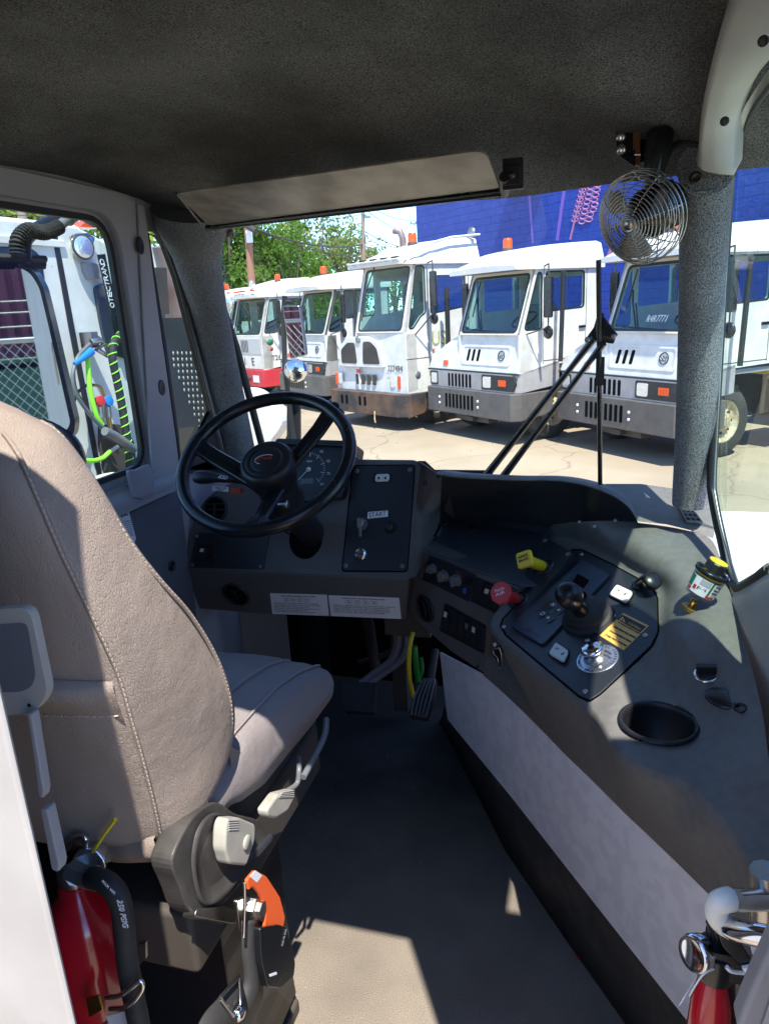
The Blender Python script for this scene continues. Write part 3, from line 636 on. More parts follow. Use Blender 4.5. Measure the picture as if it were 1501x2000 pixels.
# small label "DEFROST ONLY" and red stalk tab near column
lb=onplate([(415,949),(446,951),(446,961),(414,958)],'label','small_instruction_label',dash,.004,.001,0,0)
ptext('DIESEL FUEL',(UF[0]+UF[1]*.0041,UF[1]),(419,954),(443,955.5),'ink',lb,th=.0003); ptext('ONLY',(UF[0]+UF[1]*.0041,UF[1]),(424,958.5),(437,959.5),'ink',lb,th=.0003)
# column opening
m=MB(); cc=onP(597,1052,UF,.001); m.lathe(cc,UF[1],[(.050,0),(.048,.002),(0,.0015)],30,ref=(0,0,1),sx=1.15); m.build('column_opening','hole',body)
# ---- centre tray and cowl
tray=MB(); tz=.722
tp=[onZ(835,1080,tz),onZ(868,1016,tz),onZ(950,1010,tz),V((-.28,2.08,tz)),V((.08,2.0,tz)),V((.16,1.6,tz)),onZ(1012,1143,tz)]
tray.slab(tp,(0,0,1),.006); K['tray_wall']=mat('tray_wall',(.035,.036,.042),.6,bump=.3,bs=900,spec=.3)
ty=tray.build('centre_tray','tray',dash,bevel=.001)
for q in ((868,1024),(846,1049)): MB().lathe(onZ(*q,tz),(0,0,1),[(.009,0),(.008,.005),(.005,.007),(0,.007)],14).build('tray_bolt','gloss',ty)
for q in ((1012,1017),(1017,1021),(1022,1023),(1028,1026)): MB().lathe(onZ(*q,tz+.0005),(0,0,1),[(.0018,0),(0,.0004)],6).build('paper_crumb','label',ty)
# back wall of the tray rising to the cowl rim, curving round at the right
rim=[onZ(850,926,.94),onZ(900,932,.936),onZ(1000,937,.93),onZ(1080,938,.925),onZ(1140,948,.918),onZ(1190,966,.908),onZ(1225,990,.89),onZ(1243,1018,.865)]
low=[onZ(856,1024,.720),onZ(905,1019,.719),onZ(1000,1021,.719),onZ(1080,1030,.719),onZ(1150,1034,.719),onZ(1200,1036,.73),onZ(1238,1036,.79),onZ(1246,1034,.84)]
rimc=resamp(crv(rim,6),40); lowc=resamp(crv(low,6),40)
rows=[[l.lerp(r+V((.002,.006,-.004)),k) for l,r in zip(lowc,rimc)] for k in (0,.05,.5,.93,1)]
tb=MB().grid(rows).build('tray_back_wall','tray_wall',dash)
rows=[[l.lerp(r+V((.002,.006,-.004)),1) for l,r in zip(lowc,rimc)],[r+V((.001,.002,-.001)) for r in rimc],[r+V((.002,.006,.001)) for r in rimc],[r+V((.004,.018,.004)) for r in rimc]]
MB().grid(rows).build('tray_rim','console',dash)
# cowl top: from rim out to the windshield
def wsbase(p):
    t=(p.x-BL.x)/(BR.x-BL.x); q=BL.lerp(BR,t); return V((p.x+.01,max(q.y+.03,p.y+.03),p.z-.02))
rows=[[r+V((.004,.018,.004)) for r in rimc],[r+V((.02,.05,-.001)) for r in rimc],[wsbase(r)+V((.03,.03,-.03)) for r in rimc]]
cowl=MB().grid(rows).build('cowl_top','console',dash)
# right cowl shelf with the grille, down to the wall
gr=[[onZ(1243,1018,.865),onZ(1236,985,.89),onZ(1205,962,.905),onZ(1180,945,.915)],
    [onZ(1300,1024,.862),onZ(1300,990,.884),onZ(1280,965,.90),onZ(1250,945,.915)],
    [onZ(1345,1035,.856),onZ(1350,1000,.876),onZ(1340,975,.892),onZ(1320,955,.90)],
    [onZ(1392,1052,.845),onZ(1398,1012,.87),onZ(1400,985,.885),onZ(1400,960,.90)]]
MB().grid([crv(r,5) for r in gr]).build('cowl_corner','console',dash)
gp=plane3(onZ(1300,1024,.862+.004),onZ(1345,1035,.856+.004),onZ(1350,1000,.876+.004))
m=MB(); 
def quadat(q,s_,t): 
    a,b,c,d=[V((*x,0)) for x in q]; r=a.lerp(b,s_).lerp(d.lerp(c,s_),t); return (r.x,r.y)
Q=[(1320,981),(1347,985),(1372,1020),(1340,1018)]
holes=[]
for i in range(3):
    for j in range(4):
        s0=.08+i*.30;s1=s0+.24;t0=.08+j*.225;t1=t0+.17
        holes.append(rnd(pp(gp,[quadat(Q,s0,t0),quadat(Q,s1,t0),quadat(Q,s1,t1),quadat(Q,s0,t1)],.002),.0012,2))
m.holed(rnd(pp(gp,Q,.002),.003,3),[h[::-1] for h in holes],gp[1],.003); gg=m.build('defrost_grille','console',dash)
MB().slab(pp(gp,Q,-.0005),gp[1],.002).build('grille_void','hole',gg)
# centre switch face below the tray
n2=V((.24,.28,0)).normalized(); CP=plane3(onZ(820,1065,.726),onZ(1010,1150,.716),onP(945,1315,(V((-.17,1.54,0)),n2)))
# tilt: bottom recessed slightly
cface=[(819,1062),(830,1070),(1012,1150),(985,1200),(960,1222),(946,1316),(880,1272),(808,1208),(800,1190),(797,1130)]
m=MB(); m.slab(rnd(pp(CP,cface),[.01,.006,.01,.0,.0,.01,.01,.015,.01,.01],3),CP[1],.05); cen=m.build('centre_switch_face','dash',dash,bevel=.006,seg=3)
def cslab(pxs,mt,name,parent,off=.003,th=.003,r=.003,bev=.001): return MB().slab(rnd(pp((CP[0]+CP[1]*off,CP[1]),pxs),r,3),CP[1],th).build(name,mt,parent,bevel=bev)
hp=cslab([(836,1085),(928,1123),(915,1176),(824,1132)],'plate','climate_panel',dash)
CO=(CP[0]+CP[1]*.003,CP[1])
def knob(px,py,r,parent,ang):
    p=onP(px,py,CO); n=CP[1]; u=(onP(px+5,py,CO)-p).normalized(); w_=n.cross(u)
    m=MB(); m.lathe(p,n,[(r*1.15,0),(r*1.1,.002),(r,.003),(r*.94,.014),(r*.85,.017),(0,.017)],26)
    d=u*math.cos(ang)+w_*math.sin(ang); e=n.cross(d); c=p+n*.021; pts=[c+d*r*.9+e*.003,c-d*r*.9+e*.003,c-d*r*.9-e*.003,c+d*r*.9-e*.003]; m.slab(pts,n,.006)
    k=m.build('rotary_knob','greyp',parent,bevel=.001); return k
knob(846,1110,.012,hp,.5); knob(868,1124,.0145,hp,1.4); knob(892,1133,.0145,hp,1.4)
m=MB(); p=onP(892,1133,CO,.001); u=(onP(900,1133,CO)-p).normalized(); w_=CP[1].cross(u); K['hot']=mat('hot_mark',(.45,.03,.03)); K['cold']=mat('cold_mark',(.03,.12,.5))
m.tube([p+(u*math.cos(t)+w_*math.sin(t))*.021 for t in np.linspace(.2,1.5,8)],.0016,5); m.build('hot_mark','hot',hp)
m=MB(); m.slab(pp(CO,[(904,1148),(911,1150),(909,1160),(902,1157)],.0004),CP[1],.0003); m.build('cold_mark','cold',hp)
cslab([(909,1126),(921,1131),(917,1145),(905,1140)],'gloss','defrost_button',hp,.005,.003,.001)
def switches(q,n,marks,parent,nm):
    pn=cslab(q,'blk',nm,parent,.0025,.002,.004)
    for k in range(n):
        s0=(k+.12)/n; s1=(k+.88)/n
        c=[quadat(q,s0,.12),quadat(q,s1,.12),quadat(q,s1,.86),quadat(q,s0,.86)]
        P3=pp((CP[0]+CP[1]*.0055,CP[1]),c)
        m=MB(); m.slab(rnd(P3,.002,2),CP[1],.004); sw=m.build('rocker_switch','plate',pn,bevel=.001)
        if k in marks:
            mid=[V(P3[0]),V(P3[1]),V(P3[1]).lerp(P3[2],.42),V(P3[0]).lerp(P3[3],.42)]
            MB().slab([x+CP[1]*.004 for x in mid],CP[1],.004).build('rocker_tip','gloss',sw,bevel=.0008)
            w0=[mid[0].lerp(mid[1],.25).lerp(mid[3].lerp(mid[2],.25),.35),mid[0].lerp(mid[1],.8).lerp(mid[3].lerp(mid[2],.8),.35),mid[0].lerp(mid[1],.8).lerp(mid[3].lerp(mid[2],.8),.95),mid[0].lerp(mid[1],.25).lerp(mid[3].lerp(mid[2],.25),.95)]
            MB().slab([x+CP[1]*.0045 for x in w0],CP[1],.0004).build('switch_symbol','rockw' if marks[k] else 'greyp',sw)
switches([(928,1127),(985,1150),(966,1198),(918,1174)],3,{1:1,2:1},dash,'upper_switch_bank')
switches([(868,1178),(948,1222),(944,1278),(857,1232)],6,{0:1,3:0,4:1},dash,'lower_switch_bank')
vent(832,1189,CP,.031,dash,hz=False)
m=MB(); m.lathe(onP(933,1302,CP),CP[1],[(.005,0),(.004,.003),(0,.003)],12); m.build('face_screw','gloss',dash)
# under-dash clutter: dark bracket and steering shaft
m=MB(); m.box((-.52,1.95,.46),(.14,.18,.10)); m.box((-.60,2.05,.30),(.05,.05,.5)); m.box((-.75,2.1,.40),(.35,.04,.03)); m.box((-.52,1.86,.515),(.16,.03,.012)); m.build('pedal_bracket','chassis',dash,bevel=.004)
m=MB(); m.tube([V((-.70,1.9,.62)),V((-.72,2.1,.32)),V((-.74,2.2,.1))],.02,10); m.tube([V((-.62,1.95,.55)),V((-.60,2.05,.42)),V((-.66,2.15,.2)),V((-.8,2.2,.12))],.010,8); m.build('steering_shaft','chassis',dash)
# =====================================================================
# PEDALS AND HOSES
# =====================================================================
bp=thing('brake_pedal','wide black rubber brake pedal on a grey bent arm, left of the yellow hose','pedal',(-.56,1.75,.2))
PB=plane3(onY(668,1330,1.86),onY(735,1330,1.86),onY(700,1390,1.78))
m=MB(); m.slab(rnd(pp(PB,[(668,1330),(735,1333),(728,1392),(670,1388)]),.008,3),PB[1],.022); m.build('pad','rub',bp,bevel=.003)
m=MB(); P_=[onY(785,1235,1.9),onY(785,1262,1.9),onY(772,1290,1.9),onY(735,1318,1.89),onY(712,1336,1.87)]
c_=crv(P_,6); 
for s_ in (-1,1): m.grid([[p+V((s_*.016+.012*t,0,.012*(1-abs(t)))) for p in c_] for t in (-1,0,1)])
m.tube([p+V((-.012,0,0)) for p in c_],.011,8); m.tube([p+V((.014,0,0)) for p in c_],.011,8); K['arm']=mat('pedal_arm',(.16,.155,.17),.45); m.build('arm','arm',bp)
ap=thing('accelerator_pedal','ribbed black accelerator pedal at the foot of the white panel','pedal',(-.45,1.72,.2))
q=[(826,1326),(851,1328),(848,1362),(838,1400),(802,1396),(806,1362)]
A_=[onY(826,1326,1.86),onY(808,1360,1.80),onY(801,1396,1.72)]; B_=[onY(852,1328,1.86),onY(846,1362,1.80),onY(836,1400,1.72)]
a_=crv(A_,5);b_=crv(B_,5); m=MB(); m.grid([a_,b_]); m.build('pedal_plate','rub',ap,solid=.016)
m=MB()
for t in (.1,.3,.5,.7,.9): m.tube([x.lerp(y,t)+V((0,-.006,.006)) for x,y in zip(a_,b_)],.0035,6)
m.build('rib','greyp',ap)
m=MB(); m.tube([onY(840,1332,1.88),onY(845,1300,1.93),onY(850,1270,1.98)],.012,8); m.build('arm','chassis',ap)
m=MB(); m.tube(crv([onY(806,1235,1.86),onY(800,1262,1.84),onY(798,1300,1.84),onY(801,1335,1.85),onY(808,1362,1.86)],6),.0065,10); tag(m.build('yellow_hose','yhose',None),'thin yellow air hose hanging under the dash beside the brake pedal arm','hose')
m=MB(); m.tube(crv([onY(808,1262,1.94),onY(812,1300,1.94),onY(816,1330,1.95)],6),.010,10); m.tube(crv([onY(822,1285,1.95),onY(824,1310,1.95),onY(818,1325,1.95)],6),.006,10); tag(m.build('green_hose','green',None),'green air hose behind the yellow one under the dash','hose')
m=MB(); m.tube(crv([onY(798,1250,1.95),onY(795,1290,1.95),onY(797,1320,1.95)],6),.005,8); tag(m.build('red_hose','red',None),'thin red air line partly hidden behind the yellow hose','hose')
# =====================================================================
# STEERING WHEEL
# =====================================================================
R0,R1,R2,R3=[onY(342,930,1.50),onY(685,868,1.47),onY(568,768,1.60),onY(452,1031,1.36)]
wc=onY(516,900,1.485)
# wheel plane: axis points up and back toward the driver
ax=V((.10,-.55,.83)).normalized()
def fitwheel():
    best=None
    for el in np.arange(35,80,2.5):
        for az in np.arange(-30,31,3):
            e=math.radians(el);a=math.radians(az); n=V((math.sin(a)*math.cos(e),-math.cos(a)*math.cos(e),math.sin(e)))
            for Y in (1.40,1.45,1.5):
                for cx,cy in ((514,900),(514,905),(518,898)):
                    o=onY(cx,cy,Y); P0=(o,n); err=0; ds=[]
                    for q in ((341,935),(686,862),(561,765),(455,1036),(372,1008),(640,985),(420,820),(670,800)):
                        p=onP(*q,P0); ds.append((p-o).length)
                    mu=sum(ds)/len(ds); err=sum((d-mu)**2 for d in ds)
                    if best is None or err<best[0]: best=(err,n,o,mu)
    return best
_,ax,wc,WR=fitwheel(); WR-=.013
print('WHEEL',ax,wc,WR)
sw=thing('steering_wheel','large black three-spoke steering wheel with red lettering on its hub','steering wheel',wc)
m=MB(); m.tube(circ(wc,ax,WR,72),.0150,14,closed=True); m.build('rim','gloss',sw)
WPn=(wc,ax)
def spoke(q_out,q_in,w0,w1):
    a=onP(*q_out,WPn); b=onP(*q_in,WPn)-ax*.03; d=(b-a).normalized(); s_=ax.cross(d).normalized(); mid=a.lerp(b,.35)-ax*.004
    rows=[]
    for P_,w_ in ((a-d*.006,w0*1.5),(a+d*.02,w0),(mid,(w0+w1)/2),(b,w1),(b+d*.04,w1)):
        rows.append([P_-s_*w_,P_-s_*w_*.72+ax*.007,P_-s_*w_*.4+ax*.006,P_+ax*.002,P_+s_*w_*.4+ax*.006,P_+s_*w_*.72+ax*.007,P_+s_*w_,P_+s_*w_*.7-ax*.009,P_-s_*w_*.7-ax*.009])
    return MB().grid(rows,closed=True)
for qo,qi,w0,w1 in (((386,872),(478,915),.020,.022),((650,800),(560,888),.022,.020),((500,1022),(520,960),.019,.020)):
    spoke(qo,qi,w0,w1).build('spoke','gloss',sw)
hb=onP(516,918,WPn)-ax*.012
hc=wc-ax*.020; 
m=MB(); m.lathe(hc,ax,[(.050,-.058),(.058,-.03),(.062,.0),(.060,.012),(.055,.019),(.050,.0205),(.0485,.019),(.046,.0205),(.036,.021),(.0345,.0195),(.033,.021),(.031,.0215),(0,.0215)],40); m.lathe(hc-ax*.055,ax,[(.030,-.05),(.032,0)],20)
hub=m.build('hub','blk',sw)
HP=(hc+ax*.0215,ax)
dxp=(onP(560,925,HP)-onP(480,935,HP)).normalized()
K['redt']=mat('logo_red',(.5,.05,.03),.4)
ctr=hc+ax*.0215
e2=ax.cross(dxp)
textmesh('OTTAWA','hub_lettering',ctr-dxp*.018-e2*.002,dxp,e2,.034,'redt',hub,.0008,.008)
m=MB(); m.tube([ctr+(dxp*math.cos(t)*1.1+e2*math.sin(t)*.6)*.021+ax*.0005 for t in np.linspace(.8,4.2,14)],.0007,5); m.build('hub_emblem','inkw',hub)
m=MB(); sp=onP(650,800,WPn)+ax*.006; m.lathe(sp,ax,[(.017,0),(.017,.002),(.014,.003),(.011,.0015),(0,.0015)],22); m.build('horn_button','gloss',sw)
# column + stalk
col=thing('steering_column','black steering column dropping from the wheel into the dashboard','steering column',cc)
m=MB(); top=hc-ax*.05; m.tube([top,top.lerp(cc,.35),cc-UF[1]*.10],[.034,.036,.038],20); m.tube(crv([top+V((-.04,.03,-.0)),cc+V((-.085,-.02,.06)),cc+V((-.035,-.015,.02))],6),.008,8)
m.lathe(top-ax*.0,ax,[(.046,-.09),(.050,-.05),(.045,0)],20); m.build('column_tube','blk',col)
m=MB(); s1=onP(520,955,(top,ax)); m.lathe(onY(622,978,1.50)if False else onP(540,985,(hc-ax*.08,ax)),(1,0,.05),[(.006,-.02),(.006,.02),(.009,.022),(.009,.028),(0,.028)],12); m.build('tilt_bolt','steel',col)
m=MB(); a=onP(470,935,(hc-ax*.075,ax)); b=onP(385,932,(hc-ax*.075,ax)); L_=[a+V((.06,0,-.01)),a,a.lerp(b,.5),a.lerp(b,.75),b+(b-a).normalized()*.01]
m.tube(crv(L_,5),list(np.interp(range(len(crv(L_,5))),[0,5,10,17,19,20],[.018,.013,.011,.017,.014,.006])),12); stl=m.build('turn_signal_stalk','blk',col)
ptext('IOD',(a+ax*.0135,ax),(426,934),(443,937),'inkw',stl,th=.0004)
m=MB(); m.box(onP(462,958,(hc-ax*.08,ax)),(.028,.01,.012)); m.build('hazard_tab','redt',col,bevel=.002)
# =====================================================================
# CONTROL CONSOLE ON THE RIGHT
# =====================================================================
con=thing('control_console','long grey plastic control console with gear lever, switches and cup holder along the right side','console',(.05,1.3,.3))
# control panel plane (tilted toward the driver)
Pp=plane3(onZ(975,1225,.662),onZ(1150,1365,.668),onZ(1280,1160,.765))
def zP(q): return onP(*q,Pp).z
# control points (photo x, y, height) of the console's top skin
cp=[(1060,1048,.755),(1080,1024,.80),(1140,1018,.835),(1200,1017,.845),(1290,1026,.853),(1380,1046,.852),(1396,1062,.848),
    (1420,1130,.82),(1440,1200,.80),(1465,1290,.775),(1490,1400,.75),(1501,1500,.73),(1530,1620,.70),(1560,1800,.68),
    (1345,1190,.795),(1350,1100,.825),(1250,1075,.825),(1180,1045,.825),(1310,1130,.805),(1330,1250,.775),(1375,1320,.745),(1420,1380,.735),
    (1310,1290,.735),(1300,1330,.705),(1285,1410,.685),(1220,1420,.680),(1360,1420,.688),(1285,1360,.690),(1290,1460,.683),(1200,1400,.684),(1380,1500,.69),(1440,1500,.715),(1215,1450,.680),(1260,1490,.682),(1330,1490,.684),(1460,1600,.69),(1180,1395,.678),(1240,1350,.690)]
pq=[(958,1220),(1155,1376),(1287,1262),(1288,1148),(1132,1058),(1060,1140),(1050,1290),(1200,1250),(1150,1180),(1230,1200),(1120,1300),(1210,1310),(1000,1190),(1200,1100)]
cp+=[(x,y,zP((x,y))) for x,y in pq]
A=np.array([[x/100,y/100] for x,y,z in cp]); Z=np.array([z for *_,z in cp]); n_=len(cp)
def phi(r): return np.where(r>1e-9,r*r*np.log(r+1e-12),0)
Km=phi(np.linalg.norm(A[:,None]-A[None],axis=2))+np.eye(n_)*.002; Pm=np.hstack([np.ones((n_,1)),A]); L_=np.block([[Km,Pm],[Pm.T,np.zeros((3,3))]]); sol=np.linalg.solve(L_,np.concatenate([Z,np.zeros(3)]))
def pin(poly,x,y):
    c=False;k=len(poly)
    for i in range(k):
        (x1,y1),(x2,y2)=poly[i],poly[i-1]
        if (y1>y)!=(y2>y) and x<(x2-x1)*(y-y1)/(y2-y1)+x1: c=not c
    return c
def dseg(poly,x,y):
    d=1e9
    for i in range(len(poly)):
        (x1,y1),(x2,y2)=poly[i-1],poly[i]; t=max(0,min(1,((x-x1)*(x2-x1)+(y-y1)*(y2-y1))/((x2-x1)**2+(y2-y1)**2))); d=min(d,math.hypot(x-x1-t*(x2-x1),y-y1-t*(y2-y1)))
    return d
panelpx=[(975,1222),(980,1208),(1085,1095),(1117,1072),(1135,1072),(1190,1098),(1270,1142),(1284,1166),(1286,1235),(1272,1262),(1172,1356),(1150,1370),(1128,1360),(985,1240)]
def zc(x,y):
    r=np.linalg.norm(A-np.array([x/100,y/100]),axis=1); z=float(phi(r)@sol[:n_]+sol[n_]+sol[n_+1]*x/100+sol[n_+2]*y/100)
    ins=pin(panelpx,x,y); d=dseg(panelpx,x,y); wgt=1 if ins else max(0,1-d/24); wgt=wgt*wgt*(3-2*wgt)
    return z*(1-wgt)+zP((x,y))*wgt
def onC(x,y,off=0): 
    p=onZ(x,y,zc(x,y)); 
    return p+V((0,0,off))
cup=(1285,1413); 
# grid in (u,v): left edge curve -> right edge curve
def pcrv(pts,n=10): return [ (p.x,p.y) for p in crv([V((x,y,0)) for x,y in pts],n)]
def pres(pts,n): return [(p.x,p.y) for p in resamp([V((x,y,0)) for x,y in pts],n)]
Ledge=[(1080,1024),(1064,1040),(1040,1095),(1005,1150),(966,1196),(956,1220),(985,1252),(1050,1305),(1105,1346),(1150,1383),(1172,1410),(1190,1440),(1225,1480),(1290,1510),(1360,1540),(1440,1640),(1500,1745),(1540,1850)]
Redge=[(1110,1020),(1200,1017),(1290,1026),(1345,1036),(1380,1046),(1396,1062),(1408,1095),(1420,1130),(1440,1200),(1452,1245),(1465,1290),(1478,1345),(1490,1400),(1499,1470),(1515,1560),(1535,1640),(1555,1740),(1570,1830)]
NR,NC=120,64
Lr=pres(pcrv(Ledge,8),NR);Rr=pres(pcrv(Redge,8),NR)
rows=[]
for i in range(NR):
    row=[]
    for j in range(NC+1):
        t=j/NC; x=Lr[i][0]*(1-t)+Rr[i][0]*t; y=Lr[i][1]*(1-t)+Rr[i][1]*t; row.append(onC(x,y))
    rows.append(row)
# cup hole: cut quads whose centre falls in the cup circle
cupC=onC(*cup); CR=(onZ(1355,1413,cupC.z)-onZ(1213,1413,cupC.z)).length/2
m=MB(); vs=[p for r in rows for p in r]; fs=[]
W_=NC+1
for i in range(NR-1):
    for j in range(NC):
        ids=(i*W_+j,i*W_+j+1,(i+1)*W_+j+1,(i+1)*W_+j); c=sum([vs[k] for k in ids],V((0,0,0)))/4
        if (c-cupC).xy.length<CR*.98: continue
        fs.append(ids)
m.add(vs,fs,True)
# side skin: from left edge down to the top of the white panel (and beyond)
KN=V((.41,.283,0)).normalized(); KP=(V((-.2,1.53,0)),-KN)
def kp(q,off=0): return onP(*q,KP,off)
Lpts=[onC(x,y) for x,y in Lr]
bot=[(945,1312),(946,1314),(948,1316),(950,1318),(953,1320),(957,1323),(975,1338),(1020,1380),(1068,1428),(1110,1472),(1140,1500),(1180,1540),(1225,1585),(1275,1632),(1330,1685),(1385,1740),(1440,1795),(1500,1855)]
Br=[kp(q,.006) for q in pres(bot,NR)]; Br2=[kp((q[0]-5,q[1]+5),.004) for q in pres(bot,NR)]; Br3=[kp((q[0]-6,q[1]+7),-.012) for q in pres(bot,NR)]
# left return face under the knob plate joins the centre face
rowsS=[]
lip=[p+V((-.004,-.004,-.006)) for p in Lpts]
K1=[];K2=[]
for i,(a,b) in enumerate(zip(lip,Br)):
    t=i/NR; bulge=.028*math.exp(-((t-.66)/.10)**2)
    d=V((-.80,-.6,0)); K1.append(a.lerp(b,.33)+d*(bulge*1.1)); K2.append(a.lerp(b,.7)+d*bulge*.45)
rowsS=[Lpts,lip,K1,K2,Br,Br2,Br3]
prev=[i*W_ for i in range(NR)]
for r in rowsS[1:]:
    o=len(m.v); m.v+=[tuple(p) for p in r]; cur=list(range(o,o+NR))
    for i in range(NR-1): m.f.append((prev[i],prev[i+1],cur[i+1],cur[i])); m.sm.append(True)
    prev=cur
cb=m.build('console_body','console',con,weld=True)
sm_=cb.modifiers.new('sm','SMOOTH'); sm_.factor=.5; sm_.iterations=3
# cup holder
m=MB(); up_=V((0,0,1)); m.lathe(cupC,up_,[(CR*1.10,.001),(CR*1.09,.005),(CR*1.02,.0065),(CR*.96,.004),(CR*.93,-.004),(CR*.90,-.085),(CR*.2,-.088),(0,-.088)],48); m.build('cup_holder','blk',con)
# control panel plate and its rim line
PN=Pp[1]; PO=(Pp[0]+PN*.0045,PN)
MB().slab(rnd(pp((Pp[0]+PN*.0025,PN),panelpx),.004,3),PN,.006).build('panel_gap','hole',cb)
def shr(px,f=.985):
    cx=sum(p[0] for p in px)/len(px);cy=sum(p[1] for p in px)/len(px); return [(cx+(x-cx)*f,cy+(y-cy)*f) for x,y in px]
pan=MB().slab(rnd(pp(PO,shr(panelpx,.978)),.004,3),PN,.006).build('control_panel','plate',con,bevel=.001)
screws([onP(*q,PO) for q in ((1135,1083),(983,1224),(1142,1351),(1259,1241),(1197,1203),(1146,1251))],PN,.0055,'panel_screw','steel',pan)
def pslab(px,mt,name,parent,off,th,r=.002,bev=.0008,pl=None):
    return MB().slab(rnd(pp((Pp[0]+PN*(.0045+off),PN),px),r,3),PN,th).build(name,mt,parent,bevel=bev)
K['pad']=mat('shifter_pad',(.030,.042,.062),.35,bump=.1,bs=900,rvar=.05)
sp_=pslab([(1136,1092),(1190,1122),(1063,1255),(1055,1258),(998,1222)],'pad','gear_selector_pad',con,.006,.006,.004,.0015)
pslab([(1127,1120),(1150,1133),(1140,1150),(1117,1136)],'hole','display_window',sp_,.0065,.0005,.002,0)
for q in ([(1062,1178),(1082,1166),(1090,1176),(1070,1190)],[(1080,1190),(1096,1180),(1104,1190),(1088,1202)],[(1045,1193),(1064,1182),(1072,1196),(1052,1208)],[(1062,1203),(1078,1193),(1084,1208),(1068,1218)]):
    pslab(q,'gloss','selector_button',sp_,.008,.002,.003,.0008)
def ct(s_,a,b,mt,parent,name,off=.009,h=None,th=.0003): return ptext(s_,(Pp[0]+PN*(.0045+off),PN),a,b,mt,parent,name,h=h,th=th)
ct('N',(1073,1182),(1078,1185),'inkw',sp_,'button_letter'); ct('D',(1053,1200),(1058,1203),'inkw',sp_,'button_letter')
for cx,cy,s_ in ((1090,1191,1),(1070,1206,-1)):
    P_=(Pp[0]+PN*.0136,PN); a=onP(cx,cy,P_); u=(onP(cx+5,cy+3,P_)-a).normalized(); w_=PN.cross(u); MB().slab([a-u*.004-w_*.002*s_,a+u*.004-w_*.002*s_,a+w_*.005*s_],PN,.0003).build('arrow_symbol','inkw',sp_)
K['emb']=mat('embossed',(.055,.070,.095),.3)
ct('Allison',(1019,1226),(1047,1244),'emb',sp_,'pad_lettering',.0062); ct('TRANSMISSION',(1015,1235),(1042,1251),'emb',sp_,'pad_lettering',.0062)
P_=(Pp[0]+PN*.0108,PN); c=onP(1013,1217,P_); MB().tube(circ(c,PN,.0062,20),.0008,5,closed=True).build('pad_emblem','emb',sp_)
ct('SELECT',(1104,1134),(1118,1121),'greyp',sp_,'pad_lettering',.0062); ct('MONITOR',(1140,1152),(1152,1138),'greyp',sp_,'pad_lettering',.0062)
# gear lever with boot
lv=thing('gear_lever','short black ball-topped lever rising from a ribbed rubber boot on the control panel','lever',onP(1150,1215,PO))
b0=onP(1148,1210,PO); tip=b0+PN*.115+V((-.004,.0,.004)); tp_=onP(1108,1160,(b0+PN*.11,PN)); axl=(tp_-b0).normalized()
Rb=.050
m=MB(); prof=[(Rb*1.08,0),(Rb*1.08,.004)]
for k in range(3):
    r=Rb*(1.02-.13*k); prof+=[(r,.005+.011*k),(r*1.02,.009+.011*k),(r*.98,.012+.011*k),(r*.90,.013+.011*k),(r*.89,.015+.011*k)]
prof+=[(Rb*.60,.040),(Rb*.42,.048),(Rb*.36,.060),(Rb*.33,.062)]
m.lathe(b0,(PN*.8+axl*.2).normalized(),prof,36); m.build('rubber_boot','rub',lv)
m=MB(); m.lathe(b0+axl*.045,axl,[(.016,0),(.0155,.02),(.014,.03),(.0145,.038),(.019,.048),(.0245,.062),(.026,.075),(.024,.088),(.018,.097),(.010,.1005),(0,.101)],30); m.build('lever_knob','gloss',lv)
# cream rocker switches on the panel
def crocker(px,lab):
    bz=MB().slab(rnd(pp((Pp[0]+PN*.0085,PN),shr(px,1.18)),.006,4),PN,.005).build('rocker_switch','gloss',pan,bevel=.0015)
    MB().slab(rnd(pp((Pp[0]+PN*.014,PN),px),.0075,4),PN,.006).build('rocker_face','rockw',bz,bevel=.002,seg=3)
    ax0,ay0=[(px[0][0]*.70+px[1][0]*.3+ (px[3][0]-px[0][0])*.45),(px[0][1]*.70+px[1][1]*.3+(px[3][1]-px[0][1])*.45)]
    P_=(Pp[0]+PN*.0142,PN); a=onP(ax0,ay0,P_); u=(onP(*px[1],P_)-onP(*px[0],P_)).normalized(); w_=PN.cross(u)
    MB().slab([a-u*.0035,a+u*.0035,a+u*.0035+w_*.006,a+u*.0018+w_*.006,a+u*.0018+w_*.002,a-u*.0018+w_*.002,a-u*.0018+w_*.006,a-u*.0035+w_*.006],PN,.0003).build('hitch_symbol','ink',bz)
    b=a+u*.022-w_*.0015; MB().slab([b-u*.004+w_*.002,b-w_*.003,b+u*.004+w_*.002,b+u*.0015+w_*.002,b+u*.0015+w_*.006,b-u*.0015+w_*.006,b-u*.0015+w_*.002],PN,.0003).build('arrow_symbol','ink',bz)
crocker([(1203,1140),(1235,1155),(1221,1176),(1188,1160)],0)
crocker([(1084,1253),(1109,1270),(1099,1292),(1070,1275)],1)
